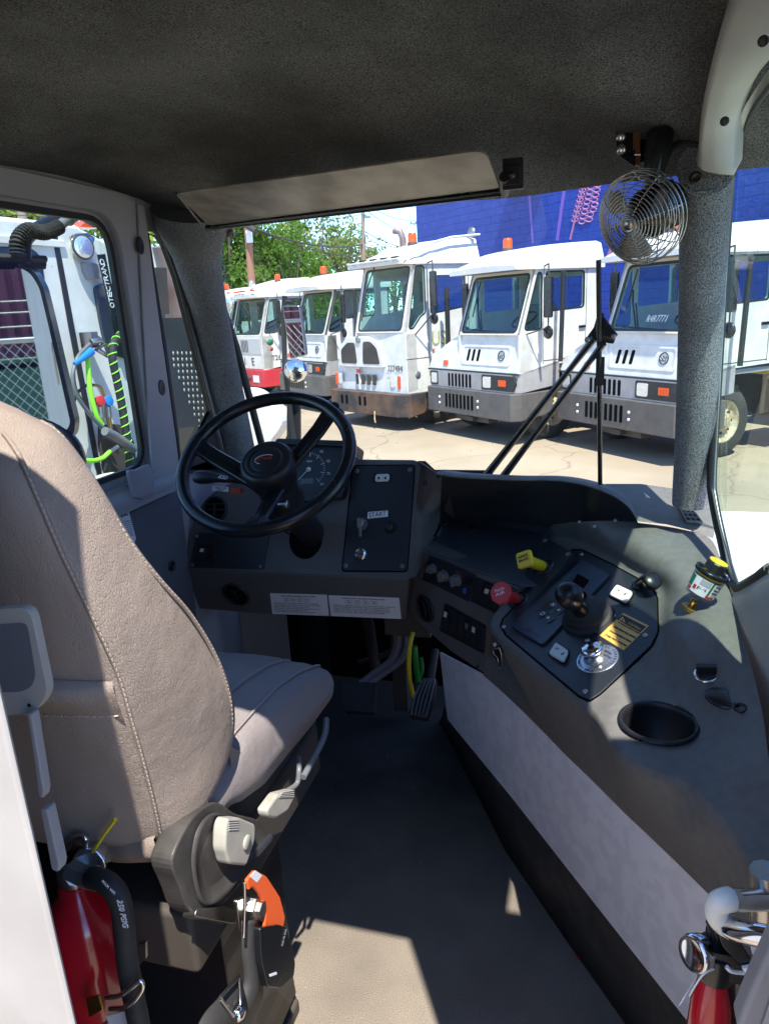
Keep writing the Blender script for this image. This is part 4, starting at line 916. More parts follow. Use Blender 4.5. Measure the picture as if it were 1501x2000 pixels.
# caution label
cl=pslab([(1216,1197),(1266,1222),(1217,1270),(1170,1241)],'caut','caution_label',pan,.001,.0008,.0,0)
pslab([(1214,1200),(1261,1224),(1249,1235),(1203,1209)],'ink','caution_banner',cl,.0013,.0003,0,0)
ct('CAUTION',(1224,1217.5),(1247,1231),'caut',cl,'label_lettering',.0015)
P_=(Pp[0]+PN*.0062,PN); MB().slab(pp(P_,[(1215,1204),(1221,1216),(1208,1210)]),PN,.0003).build('warning_triangle','caut',cl); MB().slab(pp((P_[0]+PN*.0003,PN),[(1214.5,1207.5),(1216,1209),(1215,1213),(1213.5,1212)]),PN,.0002).build('exclamation_mark','ink',cl)
def LL(s_,k,f=1.0):
    a=(1203-k*8.2,1210+k*8.1); b=(a[0]+(1249-1203)*f,a[1]+(1235-1210)*f)
    a2=(a[0]+1.5,a[1]+6.5); b2=(b[0]-2,b[1]+4.5); ct(s_,a2,b2,'ink',cl,'label_lettering',.0012,h=.0042)
LL('TO PREVENT SERIOUS INJURY',0); LL('NEVER OPERATE THIS CONTROL',1); LL('OR ALLOW ANYTHING TO TOUCH',2,.97); LL('IT WHILE TRUCK IS IN MOTION',3,.97)
# round metal dial plate with chrome knob
dc=onP(1166,1287,PO); DR=(onP(1205,1262,PO)-onP(1133,1302,PO)).length/2*.98
dl_=MB().lathe(dc,PN,[(DR,0),(DR,.0012),(DR*.985,.0018),(0,.0018)],44,smooth=False).build('dial_plate','dial',pan)
def arc(s_,a0,a1,flip=False):
    u=(onP(1190,1270,PO)-onP(1145,1250,PO)).normalized(); u=(onP(1200,1290,PO)-dc).normalized(); w_=PN.cross(u)
    for i,ch in enumerate(s_):
        if ch==' ': continue
        t=a0+(a1-a0)*i/(len(s_)-1); d=u*math.cos(t)+w_*math.sin(t); ey=-d if flip else d; ex=ey.cross(PN); r=DR*(.80 if not flip else .93)
        textmesh(ch,'dial_letter',dc+d*r-ex*.0018+PN*.0018,ex,ey,.0036 if ch!='I' else .001,'ink',dl_,.0003,.005)
arc('WHEEL CONTROL',math.radians(115),math.radians(-20)); arc('AUTOMATIC RELATCH',math.radians(175),math.radians(300),True)
ct('FIFTH',(1178,1272),(1190,1279),'ink',dl_,'dial_lettering',.0022); ct('LATCH',(1177,1279),(1190,1287),'ink',dl_,'dial_lettering',.0022)
kc=onP(1158,1277,PO)+PN*.002
MB().lathe(kc,PN,[(.008,0),(.009,.004),(.020,.006),(.0225,.010),(.022,.013),(.016,.0165),(.008,.018),(0,.0185)],36).build('chrome_knob','chrome',pan)
screws([onP(1169,1302,PO)+PN*.0018],PN,.008,'dial_rivet','steel',dl_,.003)
# lifted rubber cap on its hinge at the right edge of the panel
sc=onP(1262,1146,PO)
m=MB(); a=onP(1250,1146,PO)+PN*.006; b=onP(1284,1160,PO)+PN*.030; d=(b-a).normalized(); s_=d.cross(PN).normalized()
m.lathe(b+PN*.0-d*.012,(d*.55+PN*.25-s_*.1).normalized(),[(.0,.014),(.017,.014),(.0185,.012),(.0185,.0),(.0155,-.002),(.0145,.006),(0,.006)],28)
m.grid([[a+s_*k*.010+PN*h for k in (-1,-.5,.5,1)] for h in (0,.003)]); m.tube([a+PN*.002,a.lerp(b,.5)+PN*.012,b-PN*.004],[.010,.009,.006],10); m.lathe(onP(1246,1146,PO),PN,[(.012,0),(.012,.008),(.008,.010),(0,.010)],20)
m.build('lifted_switch_cap','gloss',con)
# knob plate with yellow and red pull knobs
QP=plane3(onZ(1062,1050,.775),onZ(1116,1080,.778),onZ(966,1207,.655))
QN=QP[1]; kq=[(1062,1048),(1118,1080),(1112,1090),(985,1240),(972,1222),(966,1206),(1002,1160)]
kq=[(1063,1048),(1118,1079),(1090,1112),(990,1232),(978,1236),(968,1222),(966,1206),(1004,1158)]
kpl=MB().slab(rnd(pp(QP,kq,.004),.004,3),QN,.05).build('knob_plate','plate',con,bevel=.002)
QO=(QP[0]+QN*.004,QN); screws([onP(*q,QO) for q in ((1064,1056),(1108,1082),(970,1208))],QN,.006,'plate_screw','greyp',kpl)
def pull(base,tipq,mt,sides,word,lab,nm):
    t=thing(nm,lab,'knob',onP(*base,QO))
    b=onP(*base,QO); tp=onP(*tipq,(b+QN*.075,QN)); ax=(tp-b).normalized(); L=(tp-b).length
    MB().lathe(b,QN,[(.026,0),(.025,.003),(.019,.004),(.017,.002),(.013,.002),(.013,.010),(.010,.011)],28).build('collar','gloss',t)
    MB().tube([b,b+ax*.02],.008,14).build('stem','blk',t)
    m=MB(); m.lathe(b+ax*.012,ax,[(.0,0),(.0125,0),(.0135,.002),(.0130,.03),(.0135,L-.020),(.018,L-.012)],20)
    kn=m.build('grip',mt,t)
    fr=rnd(circ(tp,ax,.026 if sides==8 else .027,sides,ref=V((.3,0,1)),a0=PI/sides if sides==8 else 0),.007 if sides==4 else .003,3)
    MB().slab(fr,ax,.011).build('knob_head',mt,t,bevel=.003,seg=3)
    u=(V((.92,.0,.35))-ax*V((.92,0,.35)).dot(ax)).normalized(); w_=ax.cross(u)
    if w_.z<0: pass
    mt2='ink' if mt=='yel' else 'inkw'
    for k,wd in enumerate(word): textmesh(wd,'knob_lettering',tp+ax*.0002-u*.012+w_*(.004-k*.0085),u,w_,.024,mt2,kn,.0004,.006)
pull((1062,1108),(1022,1092),'yel',4,['PARKING','BRAKE'],'square yellow pull knob on the plate between tray and control panel','pull_knob')
pull((1012,1172),(976,1158),'red',8,['TRAILER','AIR'],'eight-sided red pull knob nearer the driver, below the yellow knob','pull_knob')
# toggle latch on the console side
lt=onP(968,1282,KP,.03); c_=onP(968,1282,(Lpts[30],V((-.75,-.62,.2)).normalized()))
sp=(V(K1[36]),V((-.8,-.58,.1)).normalized())
m=MB(); q=[(963,1262),(972,1260),(978,1272),(978,1304),(972,1300),(962,1280)]
LPn=plane3(K1[30],K2[36],K1[44]); LPn=(LPn[0]+LPn[1]*.004,LPn[1])
m.slab(rnd(pp(LPn,q),.002),LPn[1],.005); lat=m.build('toggle_latch','gloss',con,bevel=.001)
m=MB(); m.tube(pp((LPn[0]+LPn[1]*.008,LPn[1]),[(963,1268),(975,1266),(979,1278),(979,1305),(973,1304),(971,1284),(963,1276),(963,1268)]),.0016,6); m.build('latch_wire','chrome',lat)
MB().lathe(onP(968,1258,LPn),LPn[1],[(.005,0),(.005,.006),(0,.008)],12).build('latch_pivot','steel',lat)
# cigarette-style key switch and dangling cap on the right of the console
p=onC(1378,1320,.002); n_c=V((-.10,-.25,1)).normalized()
ks=MB().lathe(p,n_c,[(.020,0),(.020,.002),(.016,.004),(.015,.003),(0,.003)],28).build('key_switch','chrome',con)
m=MB(); m.lathe(p,n_c,[(.0155,0),(.0155,.006),(.010,.008),(0,.008)],24); m.box(p+n_c*.013,(.030,.009,.014),V((0,0,1)).rotation_difference(n_c).to_matrix()); m.build('switch_barrel','blk',ks,bevel=.001)
p=onC(1412,1368,.002); MB().lathe(p,n_c,[(.025,0),(.025,.003),(.021,.005),(0,.005)],28,ref=(1,-.6,0),sx=1.15,sy=.8).build('outlet_cap','gloss',con)
q_=onC(1444,1386,.003); MB().tube(circ(q_,n_c,.008,18),.0022,6,closed=True).tube([onC(1432,1378,.003),onC(1438,1383,.003)],.003,6).build('cap_loop','gloss',con)
# screws along the far edge of the console top
for q in ((1131,1021),(1201,1018),(1160,1030)): MB().lathe(onC(*q,.001),(0,0,1),[(.005,0),(.004,.004),(0,.005)],10).build('edge_screw','steel',con)
# white panel below and black skirt
wtop=[(800,1215),(862,1268),(945,1312),(1068,1428),(1180,1540),(1330,1685),(1440,1795),(1560,1915)]
SK=plane3(onZ(985,1660,0),onZ(1220,2000,0),kp((945,1500),0)+V((0,0,0)))
wp_=[(858,1274),(945,1320),(1010,1380),(1068,1433),(1180,1532),(1330,1678),(1500,1840),(1560,1900),(1700,2400),(1560,2270),(1341,1995),(1160,1765),(1000,1560),(873,1405)]
MB().slab(pp(KP,wp_),-KN,.006).build('white_side_panel','white',con,bevel=.001)
sk_=[(866,1380),(1000,1545),(1160,1748),(1341,1980),(1600,2320)]; bt=[(858,1408),(985,1660),(1100,1830),(1220,2000),(1420,2290)]
a_=resamp([kp(q,-.004) for q in sk_],30); b_=resamp([onZ(*q,0) for q in bt],30)
# keep the skirt leaning outwards to the floor
MB().grid([a_,[x.lerp(y,.55)+KN*.004 for x,y in zip(a_,b_)],b_,[y+KN*.02+V((0,0,.0005)) for y in b_]]).build('rubber_skirt','skirt',con)
# =====================================================================
# AIR FILTER GAUGE on the console
# =====================================================================
fb=onC(1344,1192,.0); fa=V((.42,.12,1)); ft=onP(1396,1108,(fb+V((0,0,.085)),V((0,-.4,1)).normalized())); fa=(ft-fb).normalized(); Lf=(ft-fb).length
fg=thing('air_filter_gauge','clear air filter gauge with yellow dial top, tilted on its brass fitting','gauge',fb)
FR=.0270
def lf(prof,m_,name,parent,n=32,smooth=True): return MB().lathe(fb,fa,[(r_,h_*.82) for r_,h_ in prof],n,smooth).build(name,m_,parent)
lf([(.0,.001),(.017,.001),(.017,.008),(.014,.010),(0,.010)],'brass','hex_nut',fg,6,False)
lf([(.006,.008),(.006,.020),(.0075,.022),(.0075,.028),(0,.028)],'brass','threaded_stem',fg)
lf([(.009,.024),(.012,.034),(FR*.84,.040),(FR*.90,.046),(FR,.046+.052),(FR*.6,.1)],'clear','cup',fg)
K['inner']=mat('filter_element',(.35,.33,.30),.7)
lf([(FR*.78,.044),(FR*.90,.093),(0,.094)],'inner','filter_element',fg)
bd=MB(); up2=[ (FR*.905+.0006+(FR*.095)*(h-.046)/.052,h) for h in np.linspace(.050,.088,5)]
bd.lathe(fb,fa,[(r_,h_*.82) for r_,h_ in up2],40); lab_=bd.build('printed_band','label',fg)
lf([(FR*1.0,.092),(FR*1.03,.0925),(FR*1.03,.095),(FR,.0955)],'yel','yellow_seal',fg)
lf([(FR*1.04,.0955),(FR*1.12,.097),(FR*1.12,.104),(FR*1.02,.106),(FR*.9,.1045)],'gloss','rim',fg)
lf([(FR*1.02,.104),(FR*.95,.107),(FR*.5,.108)],'clear','lid',fg)
lf([(FR*.62,.106),(FR*.66,.108),(FR*.66,.124),(FR*.58,.127),(0,.127)],'blk','dial_housing',fg,12,False)
lf([(FR*.60,.1268),(FR*.60,.1288),(FR*.5,.1295),(0,.1292)],'yel','dial_cap',fg)
# label graphics facing the camera
vd=(C0-fb); vd=(vd-fa*vd.dot(fa)).normalized(); sd=fa.cross(vd)
def cyl(t,h,o_=.0010): r=FR*.905+(FR*.095)*(h-.046)/.052+o_; return fb+fa*h*.82+(vd*math.cos(t)+sd*math.sin(t))*r
def patch(t0,t1,h0,h1,mt,nm): MB().grid([[cyl(t,h) for t in np.linspace(t0,t1,8)] for h in (h0,h1)]).build(nm,mt,lab_)
K['lgreen']=mat('print_green',(.02,.18,.09),.5)
K['lgrey']=mat('print_grey',(.45,.46,.50),.5)
patch(.45,.60,.056,.088,'lgreen','green_stripe'); patch(.42,1.1,.051,.0555,'red','red_stripe'); patch(-.62,-.40,.058,.068,'red','red_logo_square'); patch(-.3,.40,.074,.087,'lgrey','grey_panel'); patch(-1.2,-.75,.06,.085,'lgreen','green_stripe'); patch(-1.1,-.72,.052,.058,'red','red_stripe')
textmesh('guard','print_lettering',cyl(-.33,.063,.0016),sd,fa,.016,'ink',lab_,.0003,.006)
for k in range(3): textmesh('PREMIUM','print_lettering',cyl(.68,.080-k*.008,.0020),(sd*.75-vd*.6),fa,.010,'ink',lab_,.0003,.003)
# =====================================================================
# FAN
# =====================================================================
fc=onY(1246,428,1.31); fN=None
best=None
for az in np.arange(-60,61,4):
    for el in np.arange(-50,31,4):
        a=math.radians(az);e=math.radians(el); n=V((math.sin(a)*math.cos(e),-math.cos(a)*math.cos(e),math.sin(e))); ds=[(onP(*q,(fc,n))-fc).length for q in ((1172,425),(1330,447),(1240,335),(1262,518),(1195,365),(1305,490),(1310,372),(1200,490))]
        mu=sum(ds)/8; er=sum((d-mu)**2 for d in ds)
        if best is None or er<best[0]: best=(er,n,mu)
_,fN,FRd=best; print('FAN',fN,FRd)
fan=thing('desk_fan','small chrome caged three-blade fan hanging from the headliner above the right pillar','fan',fc)
uf=V((0,0,1)); uf=(uf-fN*uf.dot(fN)).normalized(); vf=fN.cross(uf)
def cagez(r): return .030-.028*(r/FRd)**3
m=MB()
for k in range(12):
    r=FRd*(.20+.80*k/11); m.tube([p+fN*cagez(r) for p in circ(fc,fN,r,40)],.0011,6,closed=True)
for k in range(4):
    r=FRd*(.55+.45*k/3); m.tube([p-fN*(.020+.02*(1-r/FRd)) for p in circ(fc,fN,r,36)],.0010,6,closed=True)
m.tube([p-fN*.008 for p in circ(fc,fN,FRd*1.005,40)],.0016,6,closed=True)
m.build('wire_rings','guard',fan)
m=MB()
for k in range(8):
    t=2*PI*k/8+.15; d=uf*math.cos(t)+vf*math.sin(t); m.tube([fc+d*(FRd*f)+fN*(cagez(FRd*f)-.0018) for f in (.18,.4,.6,.8,.95,1.0)]+[fc+d*FRd-fN*.018,fc+d*FRd*.55-fN*.040],.0010,6)
m.build('wire_spokes','guard',fan)
MB().lathe(fc+fN*.026,fN,[(FRd*.20,0),(FRd*.19,.004),(FRd*.14,.005),(FRd*.13,.003),(FRd*.11,.005),(0,.006)],28).build('badge','steel',fan)
K['blade']=mat('fan_blade',(.28,.25,.20),.35,.3)
for k in range(3):
    t0=2*PI*k/3+.55; rows=[]
    for r in np.linspace(.16,.86,9):
        hw=.50*math.sin(min(1,(r-.05)/.5)*PI/2)*(1 if r<.7 else math.sqrt(max(.05,1-((r-.7)/.2)**2))); row=[]
        for s_ in np.linspace(-1,1,7):
            t=t0+s_*hw+.35*r; row.append(fc+(uf*math.cos(t)+vf*math.sin(t))*FRd*r+fN*(.004-.016*s_*(.4+.4*r)))
        rows.append(row)
    MB().grid(rows).build('fan_blade','blade',fan,solid=.0012)
MB().lathe(fc-fN*.015,fN,[(FRd*.17,0),(FRd*.17,.022),(FRd*.12,.026),(0,.027)],24).build('hub','blk',fan)
MB().lathe(fc-fN*.018,-fN,[(.018,-.004),(.036,.004),(.040,.020),(.040,.062),(.034,.072),(0,.073)],30).build('motor_housing','gloss',fan)
mt_=onY(1282,300,1.33); 
m=MB(); m.tube([onY(1288,262,1.36),onY(1283,300,1.35),onY(1276,340,1.35),fc-fN*.05],[.022,.021,.016,.012],14); m.build('mount_neck','gloss',fan)
m=MB(); m.slab(rnd([onY(1202,255,1.374),onY(1240,254,1.372),onY(1240,328,1.36),onY(1204,302,1.366)],.006),(0,-1,-.2),.006); m.slab([onY(1240,256,1.389),onY(1305,258,1.385),onY(1303,300,1.375),onY(1240,322,1.369)],(0,-1,-.2),.02); mp_=m.build('mount_plate','gloss',fan,bevel=.002)
screws([onY(1212,267,1.372),onY(1213,292,1.366)],V((0,-1,-.2)),.0085,'hex_bolt','chrome',mp_,.006)
K['copper']=mat('brown_strip',(.20,.09,.035),.35,.6)
m=MB(); m.slab(pp(plY(1.366),[(1236,258),(1249,256),(1249,326),(1235,318)]),(0,-1,0),.004); m.build('bracket_edge','copper',mp_)
m=MB(); m.tube([onY(1238,302,1.355),onY(1250,302,1.355)],.0022,8); m.build('set_screw','chrome',mp_)
m=MB(); m.tube(crv([onY(1302,300,1.36),onY(1312,290,1.37),onY(1335,280,1.38),onY(1362,283,1.38)],6),.0075,10); tag(m.build('fan_cable','rub',None),'black cable running from the fan mount into the right roof trim','cable')
# =====================================================================
# WIPER outside the windshield
# =====================================================================
wo=(WSP[0]-WSP[1]*.035,WSP[1]); wo2=(WSP[0]-WSP[1]*.055,WSP[1])
wi=thing('windshield_wiper','black windshield wiper with twin parallel arms and an upright blade','wiper',onP(1170,700,wo))
def arm(a,b,w0,w1,pl,nm):
    P=[onP(*a,pl),onP(a[0]*.75+b[0]*.25,a[1]*.75+b[1]*.25,pl),onP(a[0]*.2+b[0]*.8,a[1]*.2+b[1]*.8,pl),onP(*b,pl)]
    MB().tube(P,[w0,w0*.8,w1,w1*1.25],6,smooth=False).build(nm,'gloss',wi)
arm((940,940),(1160,660),.011,.0065,wo2,'wiper_arm'); arm((975,940),(1178,670),.010,.006,wo,'wiper_arm')
MB().slab(pp(wo2,[(1166,612),(1176,612),(1178,620),(1204,655),(1196,672),(1172,668),(1148,668),(1142,662),(1158,640)]),wsn,.006).build('arm_bracket','gloss',wi,bevel=.001)
for q in ((1146,663),(1198,658)): MB().lathe(onP(*q,(WSP[0]-WSP[1]*.048,WSP[1])),wsn,[(.006,0),(.005,.004),(0,.005)],12).build('pivot_bolt','steel',wi)
m=MB(); m.tube([onP(1168,508,wo),onP(1169,640,wo),onP(1170,800,wo),onP(1171,946,wo)],.0052,8); m.box(onP(1171,725,wo),(.018,.012,.06)); m.build('wiper_blade','gloss',wi)
m=MB(); m.slab(pp((WSP[0]-WSP[1]*.030,WSP[1]),[(1070,803),(1084,788),(1088,792),(1074,808)]),wsn,.001); m.build('arm_sticker','label',wi)
# =====================================================================
# DRIVER SEAT
# =====================================================================
SX=-.46; SC=-.715
seat=thing('driver_seat','taupe vinyl driver seat with tall contoured back, rear pocket and cream adjuster knobs','seat',(-.71,.85,0))
# side profile of the back (from the photograph), right side at x = SX (narrower towards the head)
front_px=[(60,812,-.585),(112,838,-.555),(162,900,-.53),(210,975,-.505),(262,1060,-.485),(320,1130,-.47),(385,1200,-.46),(435,1285,-.455),(460,1370,-.455),(455,1450,-.46),(425,1530,-.465),(382,1600,-.475),(345,1648,-.485)]
rear_px=[(2,835,-.575),(36,880,-.54),(62,935,-.52),(92,1005,-.505),(122,1075,-.495),(165,1165,-.485),(205,1250,-.478),(235,1320,-.475),(258,1400,-.475),(278,1470,-.478),(296,1540,-.482),(310,1600,-.488),(318,1640,-.495)]
Fp=[onX(*q) for q in front_px]; Rp_=[onX(*q) for q in rear_px]
Fc=resamp(crv(Fp,6),48); Rc_=resamp(crv(Rp_,6),48)
K_=48; rowsB=[]
def mirr(p,dz=0): return V((2*SC-p.x,p.y,p.z+dz))
for i in range(K_):
    f,r=Fc[i],Rc_[i]; t=i/(K_-1); row=[]
    # front corner -> along the side -> rear corner -> across the rear face -> left side -> across the front
    side=[f.lerp(r,s_)+V((.010*math.sin(s_*PI)+.004*math.sin(9*t+s_*4),0,0)) for s_ in (0,.08,.2,.4,.6,.8,.92,1)]
    rl=mirr(r); rear=[]
    for s_ in (.03,.08,.18,.32,.5,.68,.82,.92,.97): 
        p=r.lerp(rl,s_); rear.append(p+V((0,-.030*math.sin(s_*PI)**.6-.004*math.sin(12*t+7*s_),0)))
    left=[mirr(p) for p in side[::-1]]; fl=mirr(f); fr=[]
    for s_ in (.04,.12,.25,.4,.6,.75,.88,.96):
        p=fl.lerp(f,s_); fr.append(p+V((0,.020*math.sin(s_*PI)**.5-.025*math.sin(s_*PI)**3*(.3+t),0)))
    rowsB.append(side+rear+left+fr)
# crown over the top
top=rowsB[0]; cen=sum(top,V((0,0,0)))/len(top)
crown=[[p.lerp(cen,s_)+V((0,0,h)) for p in top] for s_,h in ((1,.040),(.75,.037),(.5,.031),(.25,.020),(.08,.008))]
low=rowsB[-1]; cen2=sum(low,V((0,0,0)))/len(low)
foot=[[p.lerp(cen2,s_)+V((0,0,h)) for p in low] for s_,h in ((.1,-.012),(.5,-.02),(1,-.02))]
bk=MB().grid(crown+rowsB+foot,closed=True).build('backrest','vinyl',seat)
mm=bk.modifiers.new('sm','SMOOTH'); mm.factor=.5; mm.iterations=2
# seams with stitches
def seam(pts,parent,n=V((1,0,0)),off=.003,name='seam',mt='stitch',gap=.0065,w_=.0007,mt2='vinyl'):
    L=resamp(pts,max(4,int(sum((V(pts[i+1])-V(pts[i])).length for i in range(len(pts)-1))/(gap/2))))
    MB().tube(L,.0026,6).build(name,mt2,parent)
    m=MB()
    for i in range(0,len(L)-1,2): m.tube([L[i]+n*off,L[i+1]+n*off],w_,4,smooth=False)
    o=m.build('stitching',mt,parent); o['kind']='stuff'; return o
seam([p+V((-.001,-.001,0)) for p in Rc_[1:]],bk,V((.75,-.66,0)))
seam([f.lerp(r,.09)+V((.002,0,0)) for f,r in zip(Fc[1:-1],Rc_[1:-1])],bk,V((1,0,0)))
# pocket on the rear face
pk=plane3(onX(262,1330,-.475),onX(70,1350,-.70),onX(262,1420,-.475))
def rearpt(s_,z):
    zz=[q.z for q in Rc_][::-1]; r=V((float(np.interp(z,zz,[q.x for q in Rc_][::-1])),float(np.interp(z,zz,[q.y for q in Rc_][::-1])),z)); p=r.lerp(mirr(r),s_); return V((p.x,p.y-.030*math.sin(s_*PI)**.6-.004,z))
zt=Rc_[27].z; 
rows=[]
zp0=onX(240,1330,-.475).z; zp1=onX(262,1375,-.475).z
for z,o_ in ((zp0+.004,.0),(zp0,.014),(zp0-.010,.019),(zp0-.022,.012),(zp1,.004),(zp1-.012,-.004)):
    rows.append([rearpt(s_,z)+V((0,-o_*min(1,s_*12),0.010*math.sin(s_*PI))) for s_ in np.linspace(.01,.99,22)])
pkt=MB().grid(rows).build('pocket_top','vinyl',bk)
m=MB(); q=[rearpt(s_,zp1-.006)+V((0,.001,0)) for s_ in np.linspace(.02,.98,60)]
for i in range(0,59,1): m.tube([q[i],q[i].lerp(q[i+1],.55)],.0008,4,smooth=False)
st_=m.build('pocket_stitching','stitch',bk); st_['kind']='stuff'
# lower skirt of the back cover
sk1=[(95,1588),(150,1594),(230,1612),(300,1640)]; sk2=[(98,1650),(150,1668),(230,1685),(318,1682)]
r1=crv([onX(x,y,-.50-.0009*(300-x)) for x,y in sk1],6); r2=crv([onX(x,y,-.50-.0009*(300-x)) for x,y in sk2],6)
MB().grid([[p+V((0,.03,.012)) for p in r1],r1,[a.lerp(b,.5)+V((.006,-.008,0)) for a,b in zip(r1,r2)],r2,[p+V((0,.04,-.004)) for p in r2]]).build('back_cover_skirt','vinyl',bk)
m=MB(); m.tube(crv([onX(343,1646,-.47),onX(347,1665,-.465),onX(340,1685,-.465)],4),.0012,4); m.build('loose_thread','stitch',bk)
# cushion
cside=[(430,1560),(470,1582),(515,1560),(560,1500),(600,1445),(636,1395),(651,1345),(651,1300)]
topE=[(452,1492),(482,1440),(520,1395),(560,1352),(605,1318),(651,1300)]
CX=-.475
hw=abs(CX-SC)
prof=[(.70,.545),(.72,.60),(.80,.640),(.90,.655)]
# top edge line at right side
te=[onX(x,y,CX) for x,y in topE]
yb,yf=.66,te[-1].y+.012
def topz(y):
    ys=[p.y for p in te]; zs=[p.z for p in te]; return float(np.interp(y,ys,zs))
bo=[onX(x,y,CX+.006) for x,y in [(400,1560),(470,1584),(520,1556),(570,1490),(610,1440),(640,1392)]]
bo=sorted(bo,key=lambda p:p.y)
def botz(y):
    return float(np.interp(y,[p.y for p in bo],[p.z for p in bo]))
print('CUSH',[tuple(round(c,3) for c in p) for p in te],[tuple(round(c,3) for c in p) for p in bo])
rows=[]
N_=40
for i in range(N_+1):
    t=i/N_; y=yb+(yf-yb)*t
    zt_=topz(y); zb_=min(botz(y),zt_-.06)
    e=max(0,(t-.9)/.1); e=1-math.sqrt(max(0,1-e*e)); zt2=zt_-(zt_-zb_)*.42*e; zb2=zb_+(zt_-zb_)*.30*e
    h=hw-.02*e
    row=[]
    for s_,k in ((-1.0,0),(-1.02,.15),(-1.03,.45),(-1.015,.75),(-.985,.92),(-.93,1.0)): row.append(V((SC+s_*h,y,zb2+(zt2-zb2)*k)))
    for s_ in (-.8,-.66,-.6,-.4,0,.4,.6,.66,.8): row.append(V((SC+s_*h,y,zt2+.022*(1-s_*s_)*(1-e)-(.006 if abs(abs(s_)-.66)<.01 else 0)-.010*math.exp(-(s_/.3)**2))))
    for s_,k in ((.93,1.0),(.985,.92),(1.015,.75),(1.03,.45),(1.02,.15),(1.0,0)): row.append(V((SC+s_*h,y,zb2+(zt2-zb2)*k)))
    row.append(V((SC,y,zb2-.005)))
    rows.append(row)
fr_=rows[-1]; cf=sum(fr_,V((0,0,0)))/len(fr_)
rows+= [[p.lerp(cf,s_)+V((0,d,0)) for p in fr_] for s_,d in ((.12,.012),(.35,.020),(.7,.024),(1,.024))]
cu_=MB().grid(rows,closed=True).build('cushion','vinyl2',seat)
mm=cu_.modifiers.new('sm','SMOOTH'); mm.factor=.5; mm.iterations=2
seam([V((r[15].x-.004,r[15].y,r[15].z+.0035)) for r in rows[:N_-1]],cu_,V((.5,0,.8)),.0025,mt2='vinyl2')
seam([V((r[13].x,r[13].y,r[13].z+.003)) for r in rows[:N_-1]],cu_,V((0,0,1)),.0025,mt2='vinyl2')
# dark tongue between back and cushion
m=MB(); m.grid([[onX(x,y,-.478) for x,y in q] for q in ([(446,1455),(452,1500),(430,1550),(395,1600)],[(470,1468),(468,1520),(455,1560),(420,1610)])]); m.build('joint_cover','vinyl',seat)
# side cover, knobs, bars, base
def xs(px,x,mt,name,parent,th=.02,r=.006,bev=.004,rr=None): return MB().slab(rnd([onX(a,b,x) for a,b in px],r,4),(1,0,0),th).build(name,mt,parent,bevel=bev,seg=3)
K['bowl']=layered('side_cover',(.035,.032,.03),(.055,.05,.045),(.12,.11,.10),5,30,.5,.4,.42,.1,300,.001,.4)
sc_px=[(346,1650),(372,1600),(408,1568),(430,1566),(460,1590),(505,1600),(520,1625),(515,1665),(480,1715),(420,1788),(395,1792),(368,1782),(352,1730),(332,1690)]
cov=xs(sc_px,-.462,'bowl','side_cover',seat,.03,.02,.012)
inn=[(372,1660),(385,1610),(412,1584),(440,1592),(455,1622),(500,1640),(495,1672),(440,1745),(405,1772),(385,1760),(372,1700)]
o_=rnd([onX(a,b,-.460) for a,b in inn],.02,4); ci=sum(o_,V((0,0,0)))/len(o_)
MB().grid([[p.lerp(ci,k)+V((d,0,0)) for p in o_] for k,d in ((0,.001),(.03,.006),(.08,.002),(.5,-.004),(1,-.004))],closed=True).build('cover_recess','bowl',cov)
kn=xs([(445,1598),(470,1597),(500,1610),(499,1640),(482,1692),(448,1688),(440,1660),(441,1625)],-.440,'wknob','recline_knob',seat,.020,.006,.005)
m=MB()
for k in range(5): m.tube([onX(446+k*.3,1603+k*4.5,-.4395),onX(466,1602+k*4.5,-.4395)],.0010,4,smooth=False)
m.build('grip_ribs','trim',kn); MB().lathe(onX(481,1645,-.4395),(1,0,0),[(.010,0),(.010,.002),(.009,.003),(0,.003)],24).build('knob_centre','wknob',kn)
k2=xs([(522,1582),(545,1550),(575,1542),(577,1556),(562,1585),(540,1599),(524,1596)],-.44,'wknob','height_handle',seat,.018,.006,.005)
m=MB()
for k in range(4): m.tube([onX(545+k*2,1557-k*3,-.4395),onX(574,1556-k*4,-.4395)],.0010,4,smooth=False)
m.build('grip_ribs','trim',k2)
m=MB(); m.tube(crv([onX(560,1545,-.46),onX(580,1530,-.455),onX(584,1500,-.455),onX(583,1480,-.47)],5),.0045,8); m.build('handle_rod','greyp',seat)
m=MB(); m.tube(crv([onX(592,1518,-.44),onX(618,1470,-.44),onX(634,1435,-.44),onX(637,1405,-.455)],6),.0055,8); m.build('slide_bar','greyp',seat)
m=MB(); m.tube([onX(498,1665,-.455),onX(525,1635,-.455)],.007,8); m.build('shaft','steel',seat)
# suspension base: bellows box and frame
m=MB(); m.grid([[V((x,y,z)) for (x,y) in ((-.50,.72),(-.50,1.12),(-.93,1.12),(-.93,.72))] for z in (.66,.56)],closed=True,smooth=False); m.bb((-.94,.64,.50),(-.49,1.10,.60)); m.build('seat_pan','chassis',seat,bevel=.01)
rows=[]
for k in range(13):
    z=.50-.455*k/12; d=.0015*(k%2); rows.append([V((x,y,z)) for x,y in ((-.545-d,.78+d),(-.545-d,1.0-d),(-.92+d,1.02-d),(-.92+d,.76+d))])
MB().grid(rows,closed=True,smooth=False).build('suspension_bellows','blk',seat,bevel=.003)
m=MB(); m.bb((-.96,.62,0),(-.54,1.00,.03)); m.build('floor_rail','chassis',seat,bevel=.006)
m=MB(); m.slab([onX(x,y,-.70) for x,y in [(210,1690),(345,1690),(372,1790),(330,1830),(170,1800),(150,1700)]],(1,0,0),.2); m.build('rear_shroud','chassis',seat,bevel=.01)
